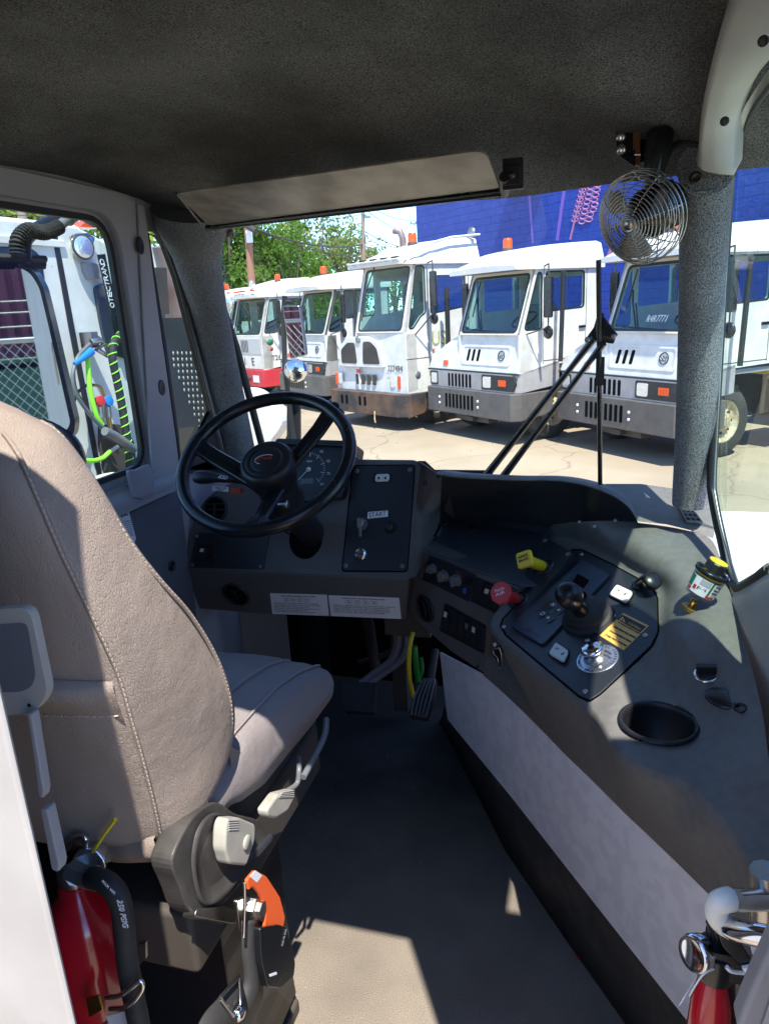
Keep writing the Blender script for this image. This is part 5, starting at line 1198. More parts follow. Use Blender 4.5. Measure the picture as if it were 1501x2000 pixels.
m=MB(); q=[(470,1782),(475,1800),(395,1790),(400,1770),(430,1768)]; m.slab(rnd([onX(x,y,-.455) for x,y in [(385,1775),(440,1770),(470,1782),(470,1800),(455,1804),(380,1790)]],.004),(1,0,.3),.02); m.build('belt_anchor_plate','steel',seat,bevel=.002)
# =====================================================================
# SEAT BELT
# =====================================================================
bx=-.425
sb=thing('seat_belt_buckle','black seat belt buckle with a bright orange strap hanging beside the seat','belt buckle',onX(535,1850,bx))
op=[(482,1722),(498,1700),(520,1712),(548,1752),(556,1790),(550,1822),(520,1812),(518,1790),(522,1770),(500,1738),(484,1735)]
rowsO=[[onX(x,y,bx+.006) for x,y in [(481,1718),(486,1710),(499,1699),(520,1711),(543,1740),(556,1785),(552,1823)]],[onX(x,y,bx+.004) for x,y in [(483,1742),(488,1737),(495,1737),(506,1749),(519,1770),(521,1792),(517,1812)]]]
MB().slab(rnd([onX(x,y,bx+.008) for x,y in [(483,1719),(499,1700),(521,1712),(547,1752),(557,1792),(551,1823),(517,1813),(520,1785),(517,1765),(506,1744),(494,1730),(486,1740)]],.004,4),(1,0,0),.005).build('orange_strap','orange',sb,bevel=.0015)
m=MB(); m.slab(rnd([onX(x,y,bx+.0086) for x,y in [(488,1712),(499,1700),(512,1710),(502,1724)]],.001),(1,0,0),.0006); m.build('strap_end','label',sb)
MB().slab(rnd([onX(x,y,bx+.012) for x,y in [(508,1812),(545,1806),(560,1812),(577,1880),(574,1908),(548,1931),(524,1928),(512,1880)]],.006,4),(1,0,0),.030).build('buckle_housing','gloss',sb,bevel=.005,seg=3)
m=MB(); m.slab(rnd([onX(x,y,bx+.0125) for x,y in [(526,1903),(540,1898),(541,1903),(527,1908)]],.001),(1,0,0),.001); m.build('buckle_slot','label',sb)
ptext('PRESS TO OPEN',(V((bx+.0125,0,0)),V((1,0,0))),(551,1848),(559,1815),'greyp',sb)
m=MB(); m.tube(crv([onX(478,1725,bx+.01),onX(478,1770,bx+.01),onX(476,1830,bx+.01)],4),.0022,8); m.build('wire_hook','chrome',sb)
m=MB(); MB().lathe(onX(490,1772,bx-.008),(1,.0,0),[(.016,0),(.016,.010),(.011,.011),(.011,.018),(0,.018)],6,False).build('anchor_bolt','steel',sb)
MB().slab(rnd([onX(x,y,bx-.008) for x,y in [(462,1758),(485,1750),(504,1770),(500,1815),(470,1820),(466,1790)]],.006),(1,0,0),.006).build('anchor_bracket','steel',sb,bevel=.002)
w1=[(472,1800),(472,1860),(476,1925),(452,1975),(405,2010)]; w2=[(508,1798),(506,1860),(514,1925),(508,1960),(470,2040)]
MB().grid([crv([onX(x,y,bx-.003) for x,y in w1],6),crv([onX((x+u)/2,(y+v)/2,bx+.006) for (x,y),(u,v) in zip(w1,w2)],6),crv([onX(x,y,bx-.001) for x,y in w2],6)]).build('webbing','web',sb,solid=.0025)
w1=[(470,1905),(430,1950),(400,1985),(370,2050)]; w2=[(482,1955),(478,1985),(450,2020),(420,2080)]
MB().grid([crv([onX(x,y,bx+.012) for x,y in w1],6),crv([onX(x,y,bx+.014) for x,y in w2],6)]).build('folded_webbing','web',sb,solid=.003)
m=MB(); m.tube([onX(x,y,bx+.016) for x,y in [(430,1948),(467,1907),(470,1960),(455,1985),(432,1952)]],.0022,8); m.build('adjuster_loop','steel',sb)
MB().lathe(onX(462,1978,bx+.015),(1,0,0),[(.009,0),(.009,.006),(.005,.010),(0,.010)],12).build('adjuster_bolt','chrome',sb)
# =====================================================================
# FIRE EXTINGUISHERS
# =====================================================================
ey=.60
fx=thing('fire_extinguisher','red fire extinguisher with black discharge hose strapped behind the driver seat','fire extinguisher',onY(180,1900,ey))
c0=onY(172,1850,ey)
axE=V((0,0,1))
topz_=onY(185,1752,ey).z
ER=(onY(236,1850,ey)-onY(172,1850,ey)).length*1.0
MB().lathe(V((c0.x,c0.y,topz_-.5)),axE,[(0,0),(ER,0),(ER,.40),(ER*.97,.43),(ER*.85,.465),(ER*.62,.49),(ER*.38,.503),(ER*.36,.52),(0,.52)],40).build('cylinder','exred',fx)
vc=V((c0.x,c0.y,topz_+.02))
m=MB(); m.lathe(vc,axE,[(.016,-.01),(.018,.0),(.018,.022),(.012,.030),(0,.03)],16); m.tube([vc+V((0,0,.012)),onY(150,1708,ey-.03)],.013,10); m.build('valve','steel',fx)
m=MB(); m.tube([onY(140,1700,ey-.035),onY(165,1712,ey-.04),onY(190,1716,ey-.045)],[.013,.013,.014],6,smooth=False); m.build('hose_fitting','ign',fx)
h_=crv([onY(180,1714,ey-.045),onY(205,1722,ey-.055),onY(228,1745,ey-.06),(onY(240,1785,ey-.06)),onY(246,1850,ey-.06),onY(256,1920,ey-.06),onY(272,2000,ey-.06),onY(290,2100,ey-.06)],8)
hs=MB().tube(h_,.0125,16).build('hose','rub',fx)
def hosetext(s_,q0,q1,Y): ptext(s_,plY(Y),q0,q1,'inkw',hs,name='hose_print')
hosetext('MAX. WP.',(199,1721),(224,1747),ey-.0735); hosetext('250 PSIG',(229,1757),(241,1810),ey-.0735)
MB().lathe(onY(178,1686,ey-.02),V((.2,-1,.25)),[(.021,-.012),(.022,.004),(.020,.008),(.0175,.007),(0,.006)],28).build('pressure_gauge','chrome',fx)
m=MB(); m.tube(crv([onY(132,1658,ey-.02),onY(148,1638,ey-.02),onY(166,1636,ey-.02),onY(168,1650,ey-.02),onY(160,1668,ey-.02)],5),.0035,8); m.build('pull_ring','chrome',fx)
m=MB(); m.tube([onY(182,1664,ey-.02),onY(200,1635,ey-.02),onY(226,1600,ey-.02)],.0024,6); m.build('seal_tie','yel',fx)
m=MB(); m.slab([onY(x,y,ey-.005) for x,y in [(112,1700),(150,1655),(154,1662),(122,1712)]],(0,-1,0),.02); m.build('carry_handle','gloss',fx,bevel=.003)
zb=onY(180,1950,ey).z
m=MB(); m.lathe(V((c0.x,c0.y,zb-.012)),axE,[(ER+.001,0),(ER+.003,0),(ER+.003,.028),(ER+.001,.028)],40); m.build('strap_band','steel',fx)
MB().slab(rnd([onY(x,y,ey-ER-.004) for x,y in [(168,1952),(193,1945),(200,1972),(174,1988)]],.002),(0,-1,0),.003).build('strap_buckle','brass',fx,bevel=.001)
m=MB(); m.tube(crv([onY(208,1948,ey-.078),onY(240,1942,ey-.08),onY(274,1916,ey-.07),onY(276,1935,ey-.07),onY(250,1965,ey-.078),onY(215,1970,ey-.078)],6),.0028,8); m.build('hose_clip','chrome',fx)
MB().slab([onY(x,y,ey-ER-.001) for x,y in [(208,1985),(245,1975),(262,2060),(230,2070)]],(.2,-1,0),.001).build('instruction_label','label',fx)
MB().slab([onY(x,y,ey-.03) for x,y in [(270,1845),(284,1842),(285,1872),(272,1885)]],(0,-1,0),.004).build('clip_tab','steel',fx)
# dirt-coloured washer and small cable boot on the floor
ws_=MB(); p=onZ(362,1966,.0); ws_.lathe(p,(0,0,1),[(.008,.001),(.008,.003),(.018,.003),(.0185,.0)],28); tag(ws_.build('steel_washer','steel',None),'loose zinc washer lying on the dusty floor behind the seat base','washer')
m=MB(); m.tube(crv([onZ(300,1958,.01),onZ(318,1935,.03),onZ(335,1905,.05),onZ(345,1895,.06)],5),[.016,.02,.026,.028]+[.03]*12,12); tag(m.build('cable_boot','greyp',None),'crumpled grey rubber boot round a cable on the floor beside the extinguisher hose','rubber boot')
m=MB(); m.tube(crv([onZ(345,1895,.06),onY(358,1840,.92),onY(368,1770,.95),onY(372,1740,.95)],6),.003,6); tag(m.build('floor_cable','rub',None),'thin black cable rising from the grey boot to the underside of the seat','cable')
# right extinguisher, chrome grab handle
ry=.56
f2=thing('fire_extinguisher','red fire extinguisher with small round gauge in the bottom right corner','fire extinguisher',onY(1390,1980,ry))
c1=onY(1388,1960,ry); ER2=(onY(1432,1960,ry)-c1).length; t2=onY(1392,1893,ry).z
MB().lathe(V((c1.x,c1.y,t2-.4)),axE,[(0,0),(ER2,0),(ER2,.33),(ER2*.9,.365),(ER2*.6,.392),(ER2*.4,.40),(0,.40)],36).build('cylinder','exred',f2)
m=MB(); m.lathe(V((c1.x,c1.y,t2-.005)),axE,[(.016,0),(.018,.01),(.018,.03),(0,.032)],16); m.box(onY(1415,1865,ry),(.03,.03,.03)); m.tube([onY(1393,1800,ry),onY(1402,1845,ry),onY(1420,1890,ry)],.007,8); m.slab(rnd([onY(x,y,ry-.02) for x,y in [(1398,1810),(1440,1835),(1478,1890),(1452,1890),(1408,1850)]],.008),(0,-1,0),.025); m.tube([onY(1450,1880,ry),onY(1455,2060,ry)],.014,10); m.build('valve_head','gloss',f2,bevel=.002)
MB().lathe(onY(1357,1862,ry-.01),V((-.75,-.6,.2)),[(.0150,-.008),(.016,.0),(.0145,.005),(.012,.003),(0,.003)],28,ref=(0,0,1)).build('pressure_gauge','chrome',f2)
m=MB(); m.tube([onY(1362,1862,ry),onY(1400,1862,ry)],.006,8); m.build('gauge_stem','steel',f2)
m=MB(); m.tube(crv([onY(1392,1893,ry-.03),onY(1370,1905,ry-.035),onY(1345,1945,ry-.03)],4),.001,4); m.slab([onY(x,y,ry-.03) for x,y in [(1352,1920),(1362,1900),(1330,1960),(1322,1968)]],(-.4,-1,0),.001); m.build('inspection_tag','label',f2)
m=MB(); m.tube(crv([onY(1418,1888,ry-.025),onY(1428,1897,ry-.025),onY(1450,1900,ry-.02)],4),.002,6); m.slab([onY(x,y,ry-.024) for x,y in [(1448,1892),(1478,1886),(1476,1915),(1466,1918)]],(0,-1,0),.003); m.build('seal_tag','label',f2)
gh=thing('grab_handle','chrome tube grab handle with a sun-bleached bend at the right of the rear door','handle',onY(1440,1790,.50))
K['bleach']=mat('bleached_grip',(.75,.72,.62),.4)
g_=crv([onY(1490,1757,.52),onY(1450,1758,.51),onY(1420,1757,.50),onY(1402,1766,.50),(onY(1400,1786,.50)),onY(1412,1803,.50),onY(1440,1817,.49),onY(1480,1826,.48),onY(1540,1838,.47)],6)
MB().tube(g_,.0085,14).build('tube','chrome',gh)
MB().tube(g_[11:34],.0092,14).build('worn_sleeve','bleach',gh)
m=MB(); m.tube([onY(1494,1700,.53),onY(1494,1820,.53)],.012,10); m.build('bracket','steel',gh)
m=MB(); m.slab([onY(x,y,.42) for x,y in [(1520,1815),(1548,1840),(1480,2040),(1436,2010),(1470,1925)]],(0,-1,0),.02); K['blur']=mat('door_strip',(.25,.235,.22),.6,var=(.32,.3,.28),vs=10); tag(m.build('door_edge_strip','blur',None,bevel=.004),'worn grey metal strip along the right edge of the rear doorway','door strip')

# grit and crumbs trodden onto the floor
rg=np.random.RandomState(5); m=MB()
for k in range(260):
    x,y=rg.uniform(-.75,.15),rg.uniform(.55,1.9); s_=rg.uniform(.0006,.0022); p=V((x,y,.0005)); q=[p+V((math.cos(t)*s_*rg.uniform(.6,1.2),math.sin(t)*s_*rg.uniform(.6,1.2),0)) for t in (0,1.2,2.6,3.9,5.1)]
    m.add(q+[p+V((0,0,s_*.8))],[(i,(i+1)%5,5) for i in range(5)])
K['grit']=mat('grit',(.42,.37,.30),.9); tag(m.build('floor_grit','grit',None),'loose grit and crumbs scattered over the cab floor','grit',kind='stuff')
m=MB(); p=onZ(1128,1872,.002); m.box(p,(.012,.003,.002)); m.box(p+V((.004,.004,0)),(.003,.009,.002)); tag(m.build('red_scrap','red',None),'tiny red plastic scrap on the floor beside the rubber skirt','scrap')
# =====================================================================
# OUTSIDE: ground, wall, parked terminal tractors, trees, poles
# =====================================================================
GZ=-.9
def ground_mat():
    m=layered('lot_concrete',(.40,.32,.225),(.47,.38,.275),(.24,.185,.13),1.6,.3,.5,.4,.9,.5,22,.012,.7,.2); t=m.node_tree; b=t.nodes['Principled BSDF']
    base=b.inputs['Base Color'].links[0].from_socket; tc=[n for n in t.nodes if n.type=='TEX_COORD'][0]
    v=t.nodes.new('ShaderNodeTexVoronoi'); v.feature='DISTANCE_TO_EDGE'; v.inputs['Scale'].default_value=.42
    nz=t.nodes.new('ShaderNodeTexNoise'); nz.inputs['Scale'].default_value=1.5; nz.inputs['Detail'].default_value=6; t.links.new(tc.outputs['Object'],nz.inputs['Vector'])
    ma=t.nodes.new('ShaderNodeVectorMath'); ma.operation='MULTIPLY_ADD'; ma.inputs[1].default_value=(.7,.7,.7); t.links.new(nz.outputs['Color'],ma.inputs[0]); t.links.new(tc.outputs['Object'],ma.inputs[2]); t.links.new(ma.outputs[0],v.inputs['Vector'])
    r=t.nodes.new('ShaderNodeMapRange'); r.inputs[1].default_value=0; r.inputs[2].default_value=.012; r.inputs[3].default_value=.45; r.inputs[4].default_value=0; t.links.new(v.outputs[0],r.inputs[0])
    mx=t.nodes.new('ShaderNodeMix'); mx.data_type='RGBA'; mx.inputs[7].default_value=(.12,.09,.07,1); t.links.new(r.outputs[0],mx.inputs[0]); t.links.new(base,mx.inputs[6]); t.links.new(mx.outputs[2],b.inputs['Base Color']); return m
K['ground']=ground_mat()
g=MB(); g.add([V((-400,-400,GZ)),V((400,-400,GZ)),V((400,400,GZ)),V((-400,400,GZ))],[(0,1,2,3)]); gr_=g.build('ground','ground',None); gr_['kind']='structure'
# ---- blue mural wall
ex4=V((.738,-.675,0)); ey4=V((.675,.738,0)); W0=V((-5.75,24.1,GZ))
K['blue']=layered('blue_brick_paint',(.028,.065,.36),(.045,.095,.44),(.02,.045,.27),3,.5,.5,.5,.6,.5,14,.02,.6,.25)
def brickmat(m):
    t=m.node_tree; b=t.nodes['Principled BSDF']; tc=[n for n in t.nodes if n.type=='TEX_COORD'][0]
    dx=t.nodes.new('ShaderNodeVectorMath'); dx.operation='DOT_PRODUCT'; dx.inputs[1].default_value=(.738,-.675,0); t.links.new(tc.outputs['Object'],dx.inputs[0])
    sp=t.nodes.new('ShaderNodeSeparateXYZ'); t.links.new(tc.outputs['Object'],sp.inputs[0]); cb=t.nodes.new('ShaderNodeCombineXYZ'); t.links.new(dx.outputs['Value'],cb.inputs[0]); t.links.new(sp.outputs[2],cb.inputs[1])
    br=t.nodes.new('ShaderNodeTexBrick'); br.inputs['Scale'].default_value=1; br.inputs['Brick Width'].default_value=.40; br.inputs['Row Height'].default_value=.20; br.inputs['Mortar Size'].default_value=.012; br.inputs['Color1'].default_value=(1,1,1,1); br.inputs['Color2'].default_value=(.8,.8,.8,1); br.inputs['Mortar'].default_value=(0,0,0,1)
    t.links.new(cb.outputs[0],br.inputs['Vector']); old=b.inputs['Normal'].links[0].from_socket; bp=t.nodes.new('ShaderNodeBump'); bp.inputs['Strength'].default_value=.7; bp.inputs['Distance'].default_value=.02; t.links.new(br.outputs['Color'],bp.inputs['Height']); t.links.new(old,bp.inputs['Normal']); t.links.new(bp.outputs[0],b.inputs['Normal'])
    base=b.inputs['Base Color'].links[0].from_socket; mr=t.nodes.new('ShaderNodeMapRange'); mr.inputs[3].default_value=.72; t.links.new(br.outputs['Color'],mr.inputs[0]); mx=t.nodes.new('ShaderNodeMix'); mx.data_type='RGBA'; mx.blend_type='MULTIPLY'; mx.inputs[0].default_value=1; t.links.new(base,mx.inputs[6]); t.links.new(mr.outputs[0],mx.inputs[7]); t.links.new(mx.outputs[2],b.inputs['Base Color'])
    return m
brickmat(K['blue'])
wall=MB(); L=30; H=9
A_=W0; B_=W0+ex4*L
wall.slab([A_,B_,B_+V((0,0,H)),A_+V((0,0,H))],-ey4,.4)
bw=thing('mural_building','tall blue painted brick building with pink net mural behind the parked trucks','building',W0)
wb=wall.build('wall','blue',bw)
m=MB(); m.slab([A_+V((0,0,H))-ey4*.1,B_+V((0,0,H))-ey4*.1,B_+V((0,0,H+.25))-ey4*.1,A_+V((0,0,H+.25))-ey4*.1],-ey4,.6); m.build('coping','blue',bw)
BP=(W0-ey4*.004,-ey4)
K['pink']=mat('mural_pink',(.48,.20,.38),.7); K['pink2']=mat('mural_violet',(.22,.12,.50),.7)
# net of pink rings painted on the wall
P1,P2=(1148,350),(1115,465)
m=MB()
for r in range(-6,9):
    for c in range(3):
        y=352+r*9.6; cx=1160-(y-352)*.26-18+c*14; cy=y+(c%2)*4
        if c==2 and r in(5,6): cx+=3
        ctr=onP(cx,cy,BP); u=(onP(cx+6.2,cy-.4,BP)-ctr); w_=(onP(cx,cy+4.4,BP)-ctr); m.tube([ctr+u*math.cos(t)+w_*math.sin(t) for t in np.linspace(0,2*PI,13)[:-1]],.020,4,closed=True,smooth=False)
m.tube([onP(1143+14,290,BP),onP(1113,468,BP)],.035,4); 
net=m.build('painted_net','pink',wb)
m=MB(); m.slab(pp(BP,[(1030,375),(1035,374),(1041,475),(1038,475)]),-ey4,.003); m.build('painted_streak','pink2',wb)
m=MB(); m.slab(pp(BP,[(1184,498),(1192,478),(1196,490),(1186,505),(1180,503)]),-ey4,.003); m.build('painted_fish','pink',wb)
m=MB(); m.slab(pp(BP,[(1100,355),(1106,355),(1090,470),(1084,470)]),-ey4,.002); m.build('painted_streak','pink2',wb)
m=MB(); q=pp(BP,[(978,373),(1046,364),(1046,369),(980,383)],.25); m.slab(q,-ey4,.25); m.build('wall_sign_board','wpaint',bw)

# ---- truck builder (local frame: x along the front to the viewer's right, y backwards, z up; origin at the front right ground corner)
def L3(x,y,z): return V((x,y,z))
def wheel(root,x,y,r=.50,w_=.28,rim='rim',name='wheel'):
    m=MB(); m.lathe((x-w_,y,r),(1,0,0),[(r*.58,0),(r*.62,.0),(r*.93,.012),(r*.99,.05),(r,.09),(r,w_-.09),(r*.99,w_-.05),(r*.93,w_-.012),(r*.62,w_),(r*.58,w_)],36); t=m.build(name,'tyre',root)
    m=MB(); m.lathe((x,y,r),(1,0,0),[(r*.60,-.01),(r*.56,-.005),(r*.54,-.03),(r*.40,-.06),(r*.26,-.05),(r*.24,.0),(r*.20,.015),(0,.018)],30); m.build('rim',rim,t)
    for k in range(8):
        a=2*PI*k/8; m=MB(); m.lathe((x-.052,y+r*.33*math.cos(a),r+r*.33*math.sin(a)),(1,0,0),[(.018,0),(.018,.03),(0,.034)],6,False)
        m.build('wheel_nut','chassis',t)
def lin(a,b,t): return a+(b-a)*t
def cabshell(root,x0,x1,zb,zs,zt,ys,yt,yr,wx,side_holes,paint='wpaint',rear=True,zr=None,gl='tglass',rearhole=None):
    """hollow cab: x0..x1, base zb, windshield sill zs, head zt, front at y=ys (sill) raking to yt (head), rear yr"""
    zr=zr or zt
    W=lambda x,z: L3(x,lin(ys,yt,(z-zs)/(zt-zs)),z)
    fn=V((0,-(zt-zs),(yt-ys))).normalized()
    m=MB(); a,b=wx; hole=rnd([W(x0+a,zs+.05),W(x1-b,zs+.05),W(x1-b-.0,zt-.07),W(x0+a+.02,zt-.07)],.06,4)
    m.holed([W(x0,zs),W(x1,zs),W(x1,zt),W(x0,zt)],[hole[::-1]],fn,.05); m.build('windshield_frame',paint,root)
    g=ringl(hole,.03,fn,.012,root); 
    gg=MB().slab([p-fn*.02 for p in [W(x0+a-.02,zs+.03),W(x1-b+.02,zs+.03),W(x1-b+.02,zt-.05),W(x0+a-.02,zt-.05)]],fn,.006).build('windshield',gl,root)
    for sx,nx in ((x1,1),(x0,-1)):
        out=[L3(sx,ys-.0,zb),L3(sx,ys,zs),L3(sx,yt,zt),L3(sx,yr,zr),L3(sx,yr,zb+.12),L3(sx,yr*.5,zb+.10)]
        hs=[rnd([L3(sx,y,z) for y,z in h],.05,3) for h in side_holes]
        m=MB(); m.holed(out,[h[::-1] for h in hs],(nx,0,0),.04); m.build('side_wall',paint,root)
        for h in hs:
            ringl(h,.022,V((nx,0,0)),.010,root)
            c=sum(h,V((0,0,0)))/len(h); MB().slab([c+(p-c)*1.02-V((nx*.015,0,0)) for p in h],(nx,0,0),.005).build('side_window',gl,root)
    if rearhole is None: rearhole=[(x0+.15,zs+.0),(x1-.12,zs+.0),(x1-.12,zt-.12),(x0+.15,zt-.12)]
    hr=rnd([L3(x,yr,z) for x,z in rearhole],.06,3)
    m=MB(); m.holed([L3(x0,yr,zb),L3(x1,yr,zb),L3(x1,yr,zr),L3(x0,yr,zr)],[hr[::-1]],(0,1,0),.04); m.build('rear_wall',paint,root)
def ringl(loop,grow,n,th,root,name='window_gasket'):
    c=sum(loop,V((0,0,0)))/len(loop); inner=[p+n*.002 for p in loop]; outer=[]
    k=len(loop)
    for i in range(k):
        d=(loop[(i+1)%k]-loop[i-1]).normalized(); o_=d.cross(n).normalized()
        if o_.dot(loop[i]-c)<0: o_=-o_
        outer.append(loop[i]+o_*grow+n*.002)
    inner=[c+(p-c)*.985 for p in inner]
    return MB().holed(outer,[inner[::-1]],n,.012).build(name,'gasket',root)
def roofloft(root,x0,x1,prof,inset,paint='wpaint',zb=2.66,name='roof'):
    """prof: (y,z) along the centre; edges drop to zb"""
    rows=[]
    for y,z in prof:
        row=[L3(x0-.03,y,zb),L3(x0-.03,y,zb+.06),L3(x0+inset*.4,y,max(zb+.07,z-.05)),L3(x0+inset,y,z-.008)]
        for s_ in (.25,.5,.75): row.append(L3(lin(x0+inset,x1-inset,s_),y,z+.012*math.sin(s_*PI)))
        row+= [L3(x1-inset,y,z-.008),L3(x1-inset*.4,y,max(zb+.07,z-.05)),L3(x1+.03,y,zb+.06),L3(x1+.03,y,zb)]
        rows.append(row)
    m=MB(); m.grid(rows); f=rows[0]; b=rows[-1]; m.add(f,[tuple(range(len(f)))]); m.add(b,[tuple(range(len(b)-1,-1,-1))]); 
    o=m.build(name,paint,root,weld=True); 
    return o
def beacon(root,x,y,z,r=.075,h=.15):
    b=MB().lathe((x,y,z-.04),(0,0,1),[(r*1.1,0),(r*1.1,.05),(r*.7,.06)],20).build('beacon_base','chassis',root)
    MB().lathe((x,y,z+.015),(0,0,1),[(r,0),(r*.97,h*.8),(r*.8,h),(0,h*1.02)],20).build('amber_beacon','amber',root)
def rslots(root,x0,x1,z0,z1,n,y,lean=0,mt='hole',name='grille_slot',fr=.55,depth=.02):
    for k in range(n):
        cx=lin(x0,x1,(k+.5)/n); hw=(x1-x0)/n*fr/2
        MB().slab(rnd([L3(cx-hw-lean/2,y,z0),L3(cx+hw-lean/2,y,z0),L3(cx+hw+lean/2,y,z1),L3(cx-hw+lean/2,y,z1)],hw*.6,2),(0,-1,0),depth).build(name,mt,root)
def lamp(root,x0,x1,z0,z1,y,mt='lens',name='headlight',pod=True):
    if pod:
        p=MB().slab(rnd([L3(x0-.03,y,z0-.03),L3(x1+.03,y,z0-.03),L3(x1+.03,y,z1+.03),L3(x0-.03,y,z1+.03)],.03,3),(0,-1,0),.03).build('headlight_bezel','gasket',root)
    MB().slab(rnd([L3(x0,y-.006,z0),L3(x1,y-.006,z0),L3(x1,y-.006,z1),L3(x0,y-.006,z1)],.035,3),(0,-1,0),.03).build(name,mt,root,bevel=.006)
def mirror_set(root,x,y,z0=1.9,z1=2.6,pole=True):
    m=MB(); m.tube([L3(0,y+.1,z1+.1),L3(x,y-.05,z1+.12),L3(x,y-.05,z1)],.012,6); m.tube([L3(0,y-.25,1.72),L3(x-.02,y-.1,z0-.1),L3(x,y-.05,z0-.06),L3(x,y-.05,z1)],.012,6); a=m.build('mirror_arm','chassis',root)
    mi=MB().box((x,y-.05,(z0+z1)/2),(.16,.05,(z1-z0)*.85)).build('mirror','gloss',root,bevel=.02)
    MB().box((x,y-.021,(z0+z1)/2),(.13,.006,(z1-z0)*.78)).build('mirror_glass','mirror',mi)
    MB().lathe((x,y-.05,z0-.16),(0,1,0),[(.02,-.03),(.09,-.02),(.10,0),(.095,.01),(0,.015)],24).build('round_mirror','gloss',root)
def frame_rails(root,dim=(-1.75,-.65)):
    m=MB(); m.bb((dim[0],.4,.62),(dim[0]+.09,6.2,.88)); m.bb((dim[1]-.09,.4,.62),(dim[1],6.2,.88)); m.bb((dim[0],1.2,.60),(dim[1],1.4,.85)); m.bb((dim[0],3.4,.55),(dim[1],4.6,.95)); m.bb((-2.1,1.8,.5),(-.3,2.6,1.05)); m.build('chassis','chassis',root)
    MB().lathe((-1.2,4.6,1.12),(0,.1,1),[(0,0),(.5,0),(.52,.03),(.5,.05),(0,.05)],24).build('fifth_wheel_plate','steel',root)
def truckA(name,label,pos,exv,grp,extras=(),w=2.42,number=None,beac=True,posts=True,tank=True):
    rz=math.atan2(exv.y,exv.x)
    t=thing(name,label,'truck',pos,grp,local=True,rz=rz); LOC.pop(t.name,None)
    x0=-w
    cabshell(t,-1.52,0,1.13,1.72,2.66,.06,.38,1.76,(.09,.10),[[(.17,1.79),(.50,1.79),(.50,2.60),(.435,2.60)],[(.60,2.05),(1.40,2.08),(1.40,2.61),(.60,2.61)]],zr=2.70,rearhole=[(-1.40,1.75),(-.55,1.30),(-.15,1.75),(-.15,2.56),(-1.36,2.56)] if False else [(-1.38,1.62),(-.55,1.62),(-.16,1.9),(-.16,2.56),(-1.36,2.56)])
    roofloft(t,-1.53,.01,[(-.06,2.74),(.02,2.80),(.22,2.86),(.30,2.92),(.55,2.98),(1.1,3.04),(1.6,3.07),(1.82,3.08)],.17)
    # hood and front corner
    hf=[L3(x0+.05,.02,1.13),L3(x0+.13,.05,1.36),L3(x0+.72,.10,1.66),L3(-1.50,.12,1.72),L3(0,.12,1.72),L3(0,.02,1.13)]
    m=MB(); hb=[V((p.x,1.70 if p.x<-1.51 else .36,p.z)) for p in hf]; k=len(hf)
    m.add(hf+hb,[tuple(range(k)),tuple(range(2*k-1,k-1,-1))]+[(i,i+k,(i+1)%k+k,(i+1)%k) for i in range(k)]); m.build('hood','wpaint',t,bevel=.02,seg=3)
    fnn=V((0,-1,.15)).normalized(); HPf=lambda x,z: L3(x,.02+(z-1.13)*.17-.001,z)
    rl=rnd([HPf(-1.42,1.24),HPf(-.20,1.24),HPf(-.20,1.56),HPf(-1.42,1.56)],.06,4); ri=rnd([HPf(-1.38,1.275),HPf(-.24,1.275),HPf(-.24,1.525),HPf(-1.38,1.525)],.05,4)
    MB().holed([p+fnn*.012 for p in rl],[[p+fnn*.012 for p in ri][::-1]],fnn,.016).build('hatch_rim','wpaint',t,bevel=.004)
    for kx in (-1.25,-1.12,-.99):
        MB().slab(rnd([HPf(kx-.045,1.30)+fnn*.006,HPf(kx+.015,1.30)+fnn*.006,HPf(kx+.045,1.49)+fnn*.006,HPf(kx-.015,1.49)+fnn*.006],.02,2),fnn,.02).build('hood_slot','hole',t)
    em=HPf(-.42,1.40); m=MB(); m.tube(circ(em+fnn*.006,fnn,.075,24),.007,5,closed=True); m.tube([em+V((-.05,-.01,.02)),em+V((-.02,-.01,-.015)),em+V((.0,-.01,.03)),em+V((.025,-.01,-.01)),em+V((.05,-.01,.02))],.006,5); m.tube([em+V((-.05,-.008,-.03)),em+V((.05,-.01,-.03))],.004,5); m.build('round_emblem','gasket',t)
    MB().slab([HPf(-1.93,1.20)+fnn*.012,HPf(-1.80,1.20)+fnn*.012,HPf(-1.80,1.29)+fnn*.012,HPf(-1.93,1.29)+fnn*.012],fnn,.02).build('amber_marker','amber',t,bevel=.004)
    m=MB(); m.tube([L3(-1.53,.04,1.14),L3(-1.53,.125,1.70)],.006,4); m.build('hood_seam','gasket',t)
    # grey lamp band with chamfered corners
    pl=[(x0+.02,.12),(x0+.14,0),(-.10,0),(0,.10),(0,.90)]
    top=[1.13,1.13,1.13,1.15,1.29]; bot=[.83,.83,.83,.83,.90]
    m=MB(); n=len(pl); T=[L3(x,y,z) for (x,y),z in zip(pl,top)]; Bt=[L3(x,y,z) for (x,y),z in zip(pl,bot)]
    T2=T+[L3(x0+.02,.90,1.13)]; B2=Bt+[L3(x0+.02,.90,.83)]; n=len(T2)
    m.add(T2+B2,[tuple(range(n-1,-1,-1)),tuple(range(n,2*n))]+[(i,(i+1)%n,(i+1)%n+n,i+n) for i in range(n)]); m.build('lamp_band','wgrey',t,bevel=.012)
    m=MB(); m.bb((x0+.05,.0,1.118),(0,.05,1.14)); m.build('band_shadow_gap','gasket',t)
    rslots(t,-1.78,-1.10,.86,1.08,7,-.004)
    lamp(t,x0+.16,x0+.33,.89,1.07,-.004)
    MB().slab(rnd([L3(-.84,-.008,.86),L3(-.08,-.008,.86),L3(.0+.0,-.008,.98),L3(-.06,-.008,1.10),L3(-.84,-.008,1.10)],.03,3),(0,-1,0),.03).build('headlight_bezel','gasket',t,bevel=.006)
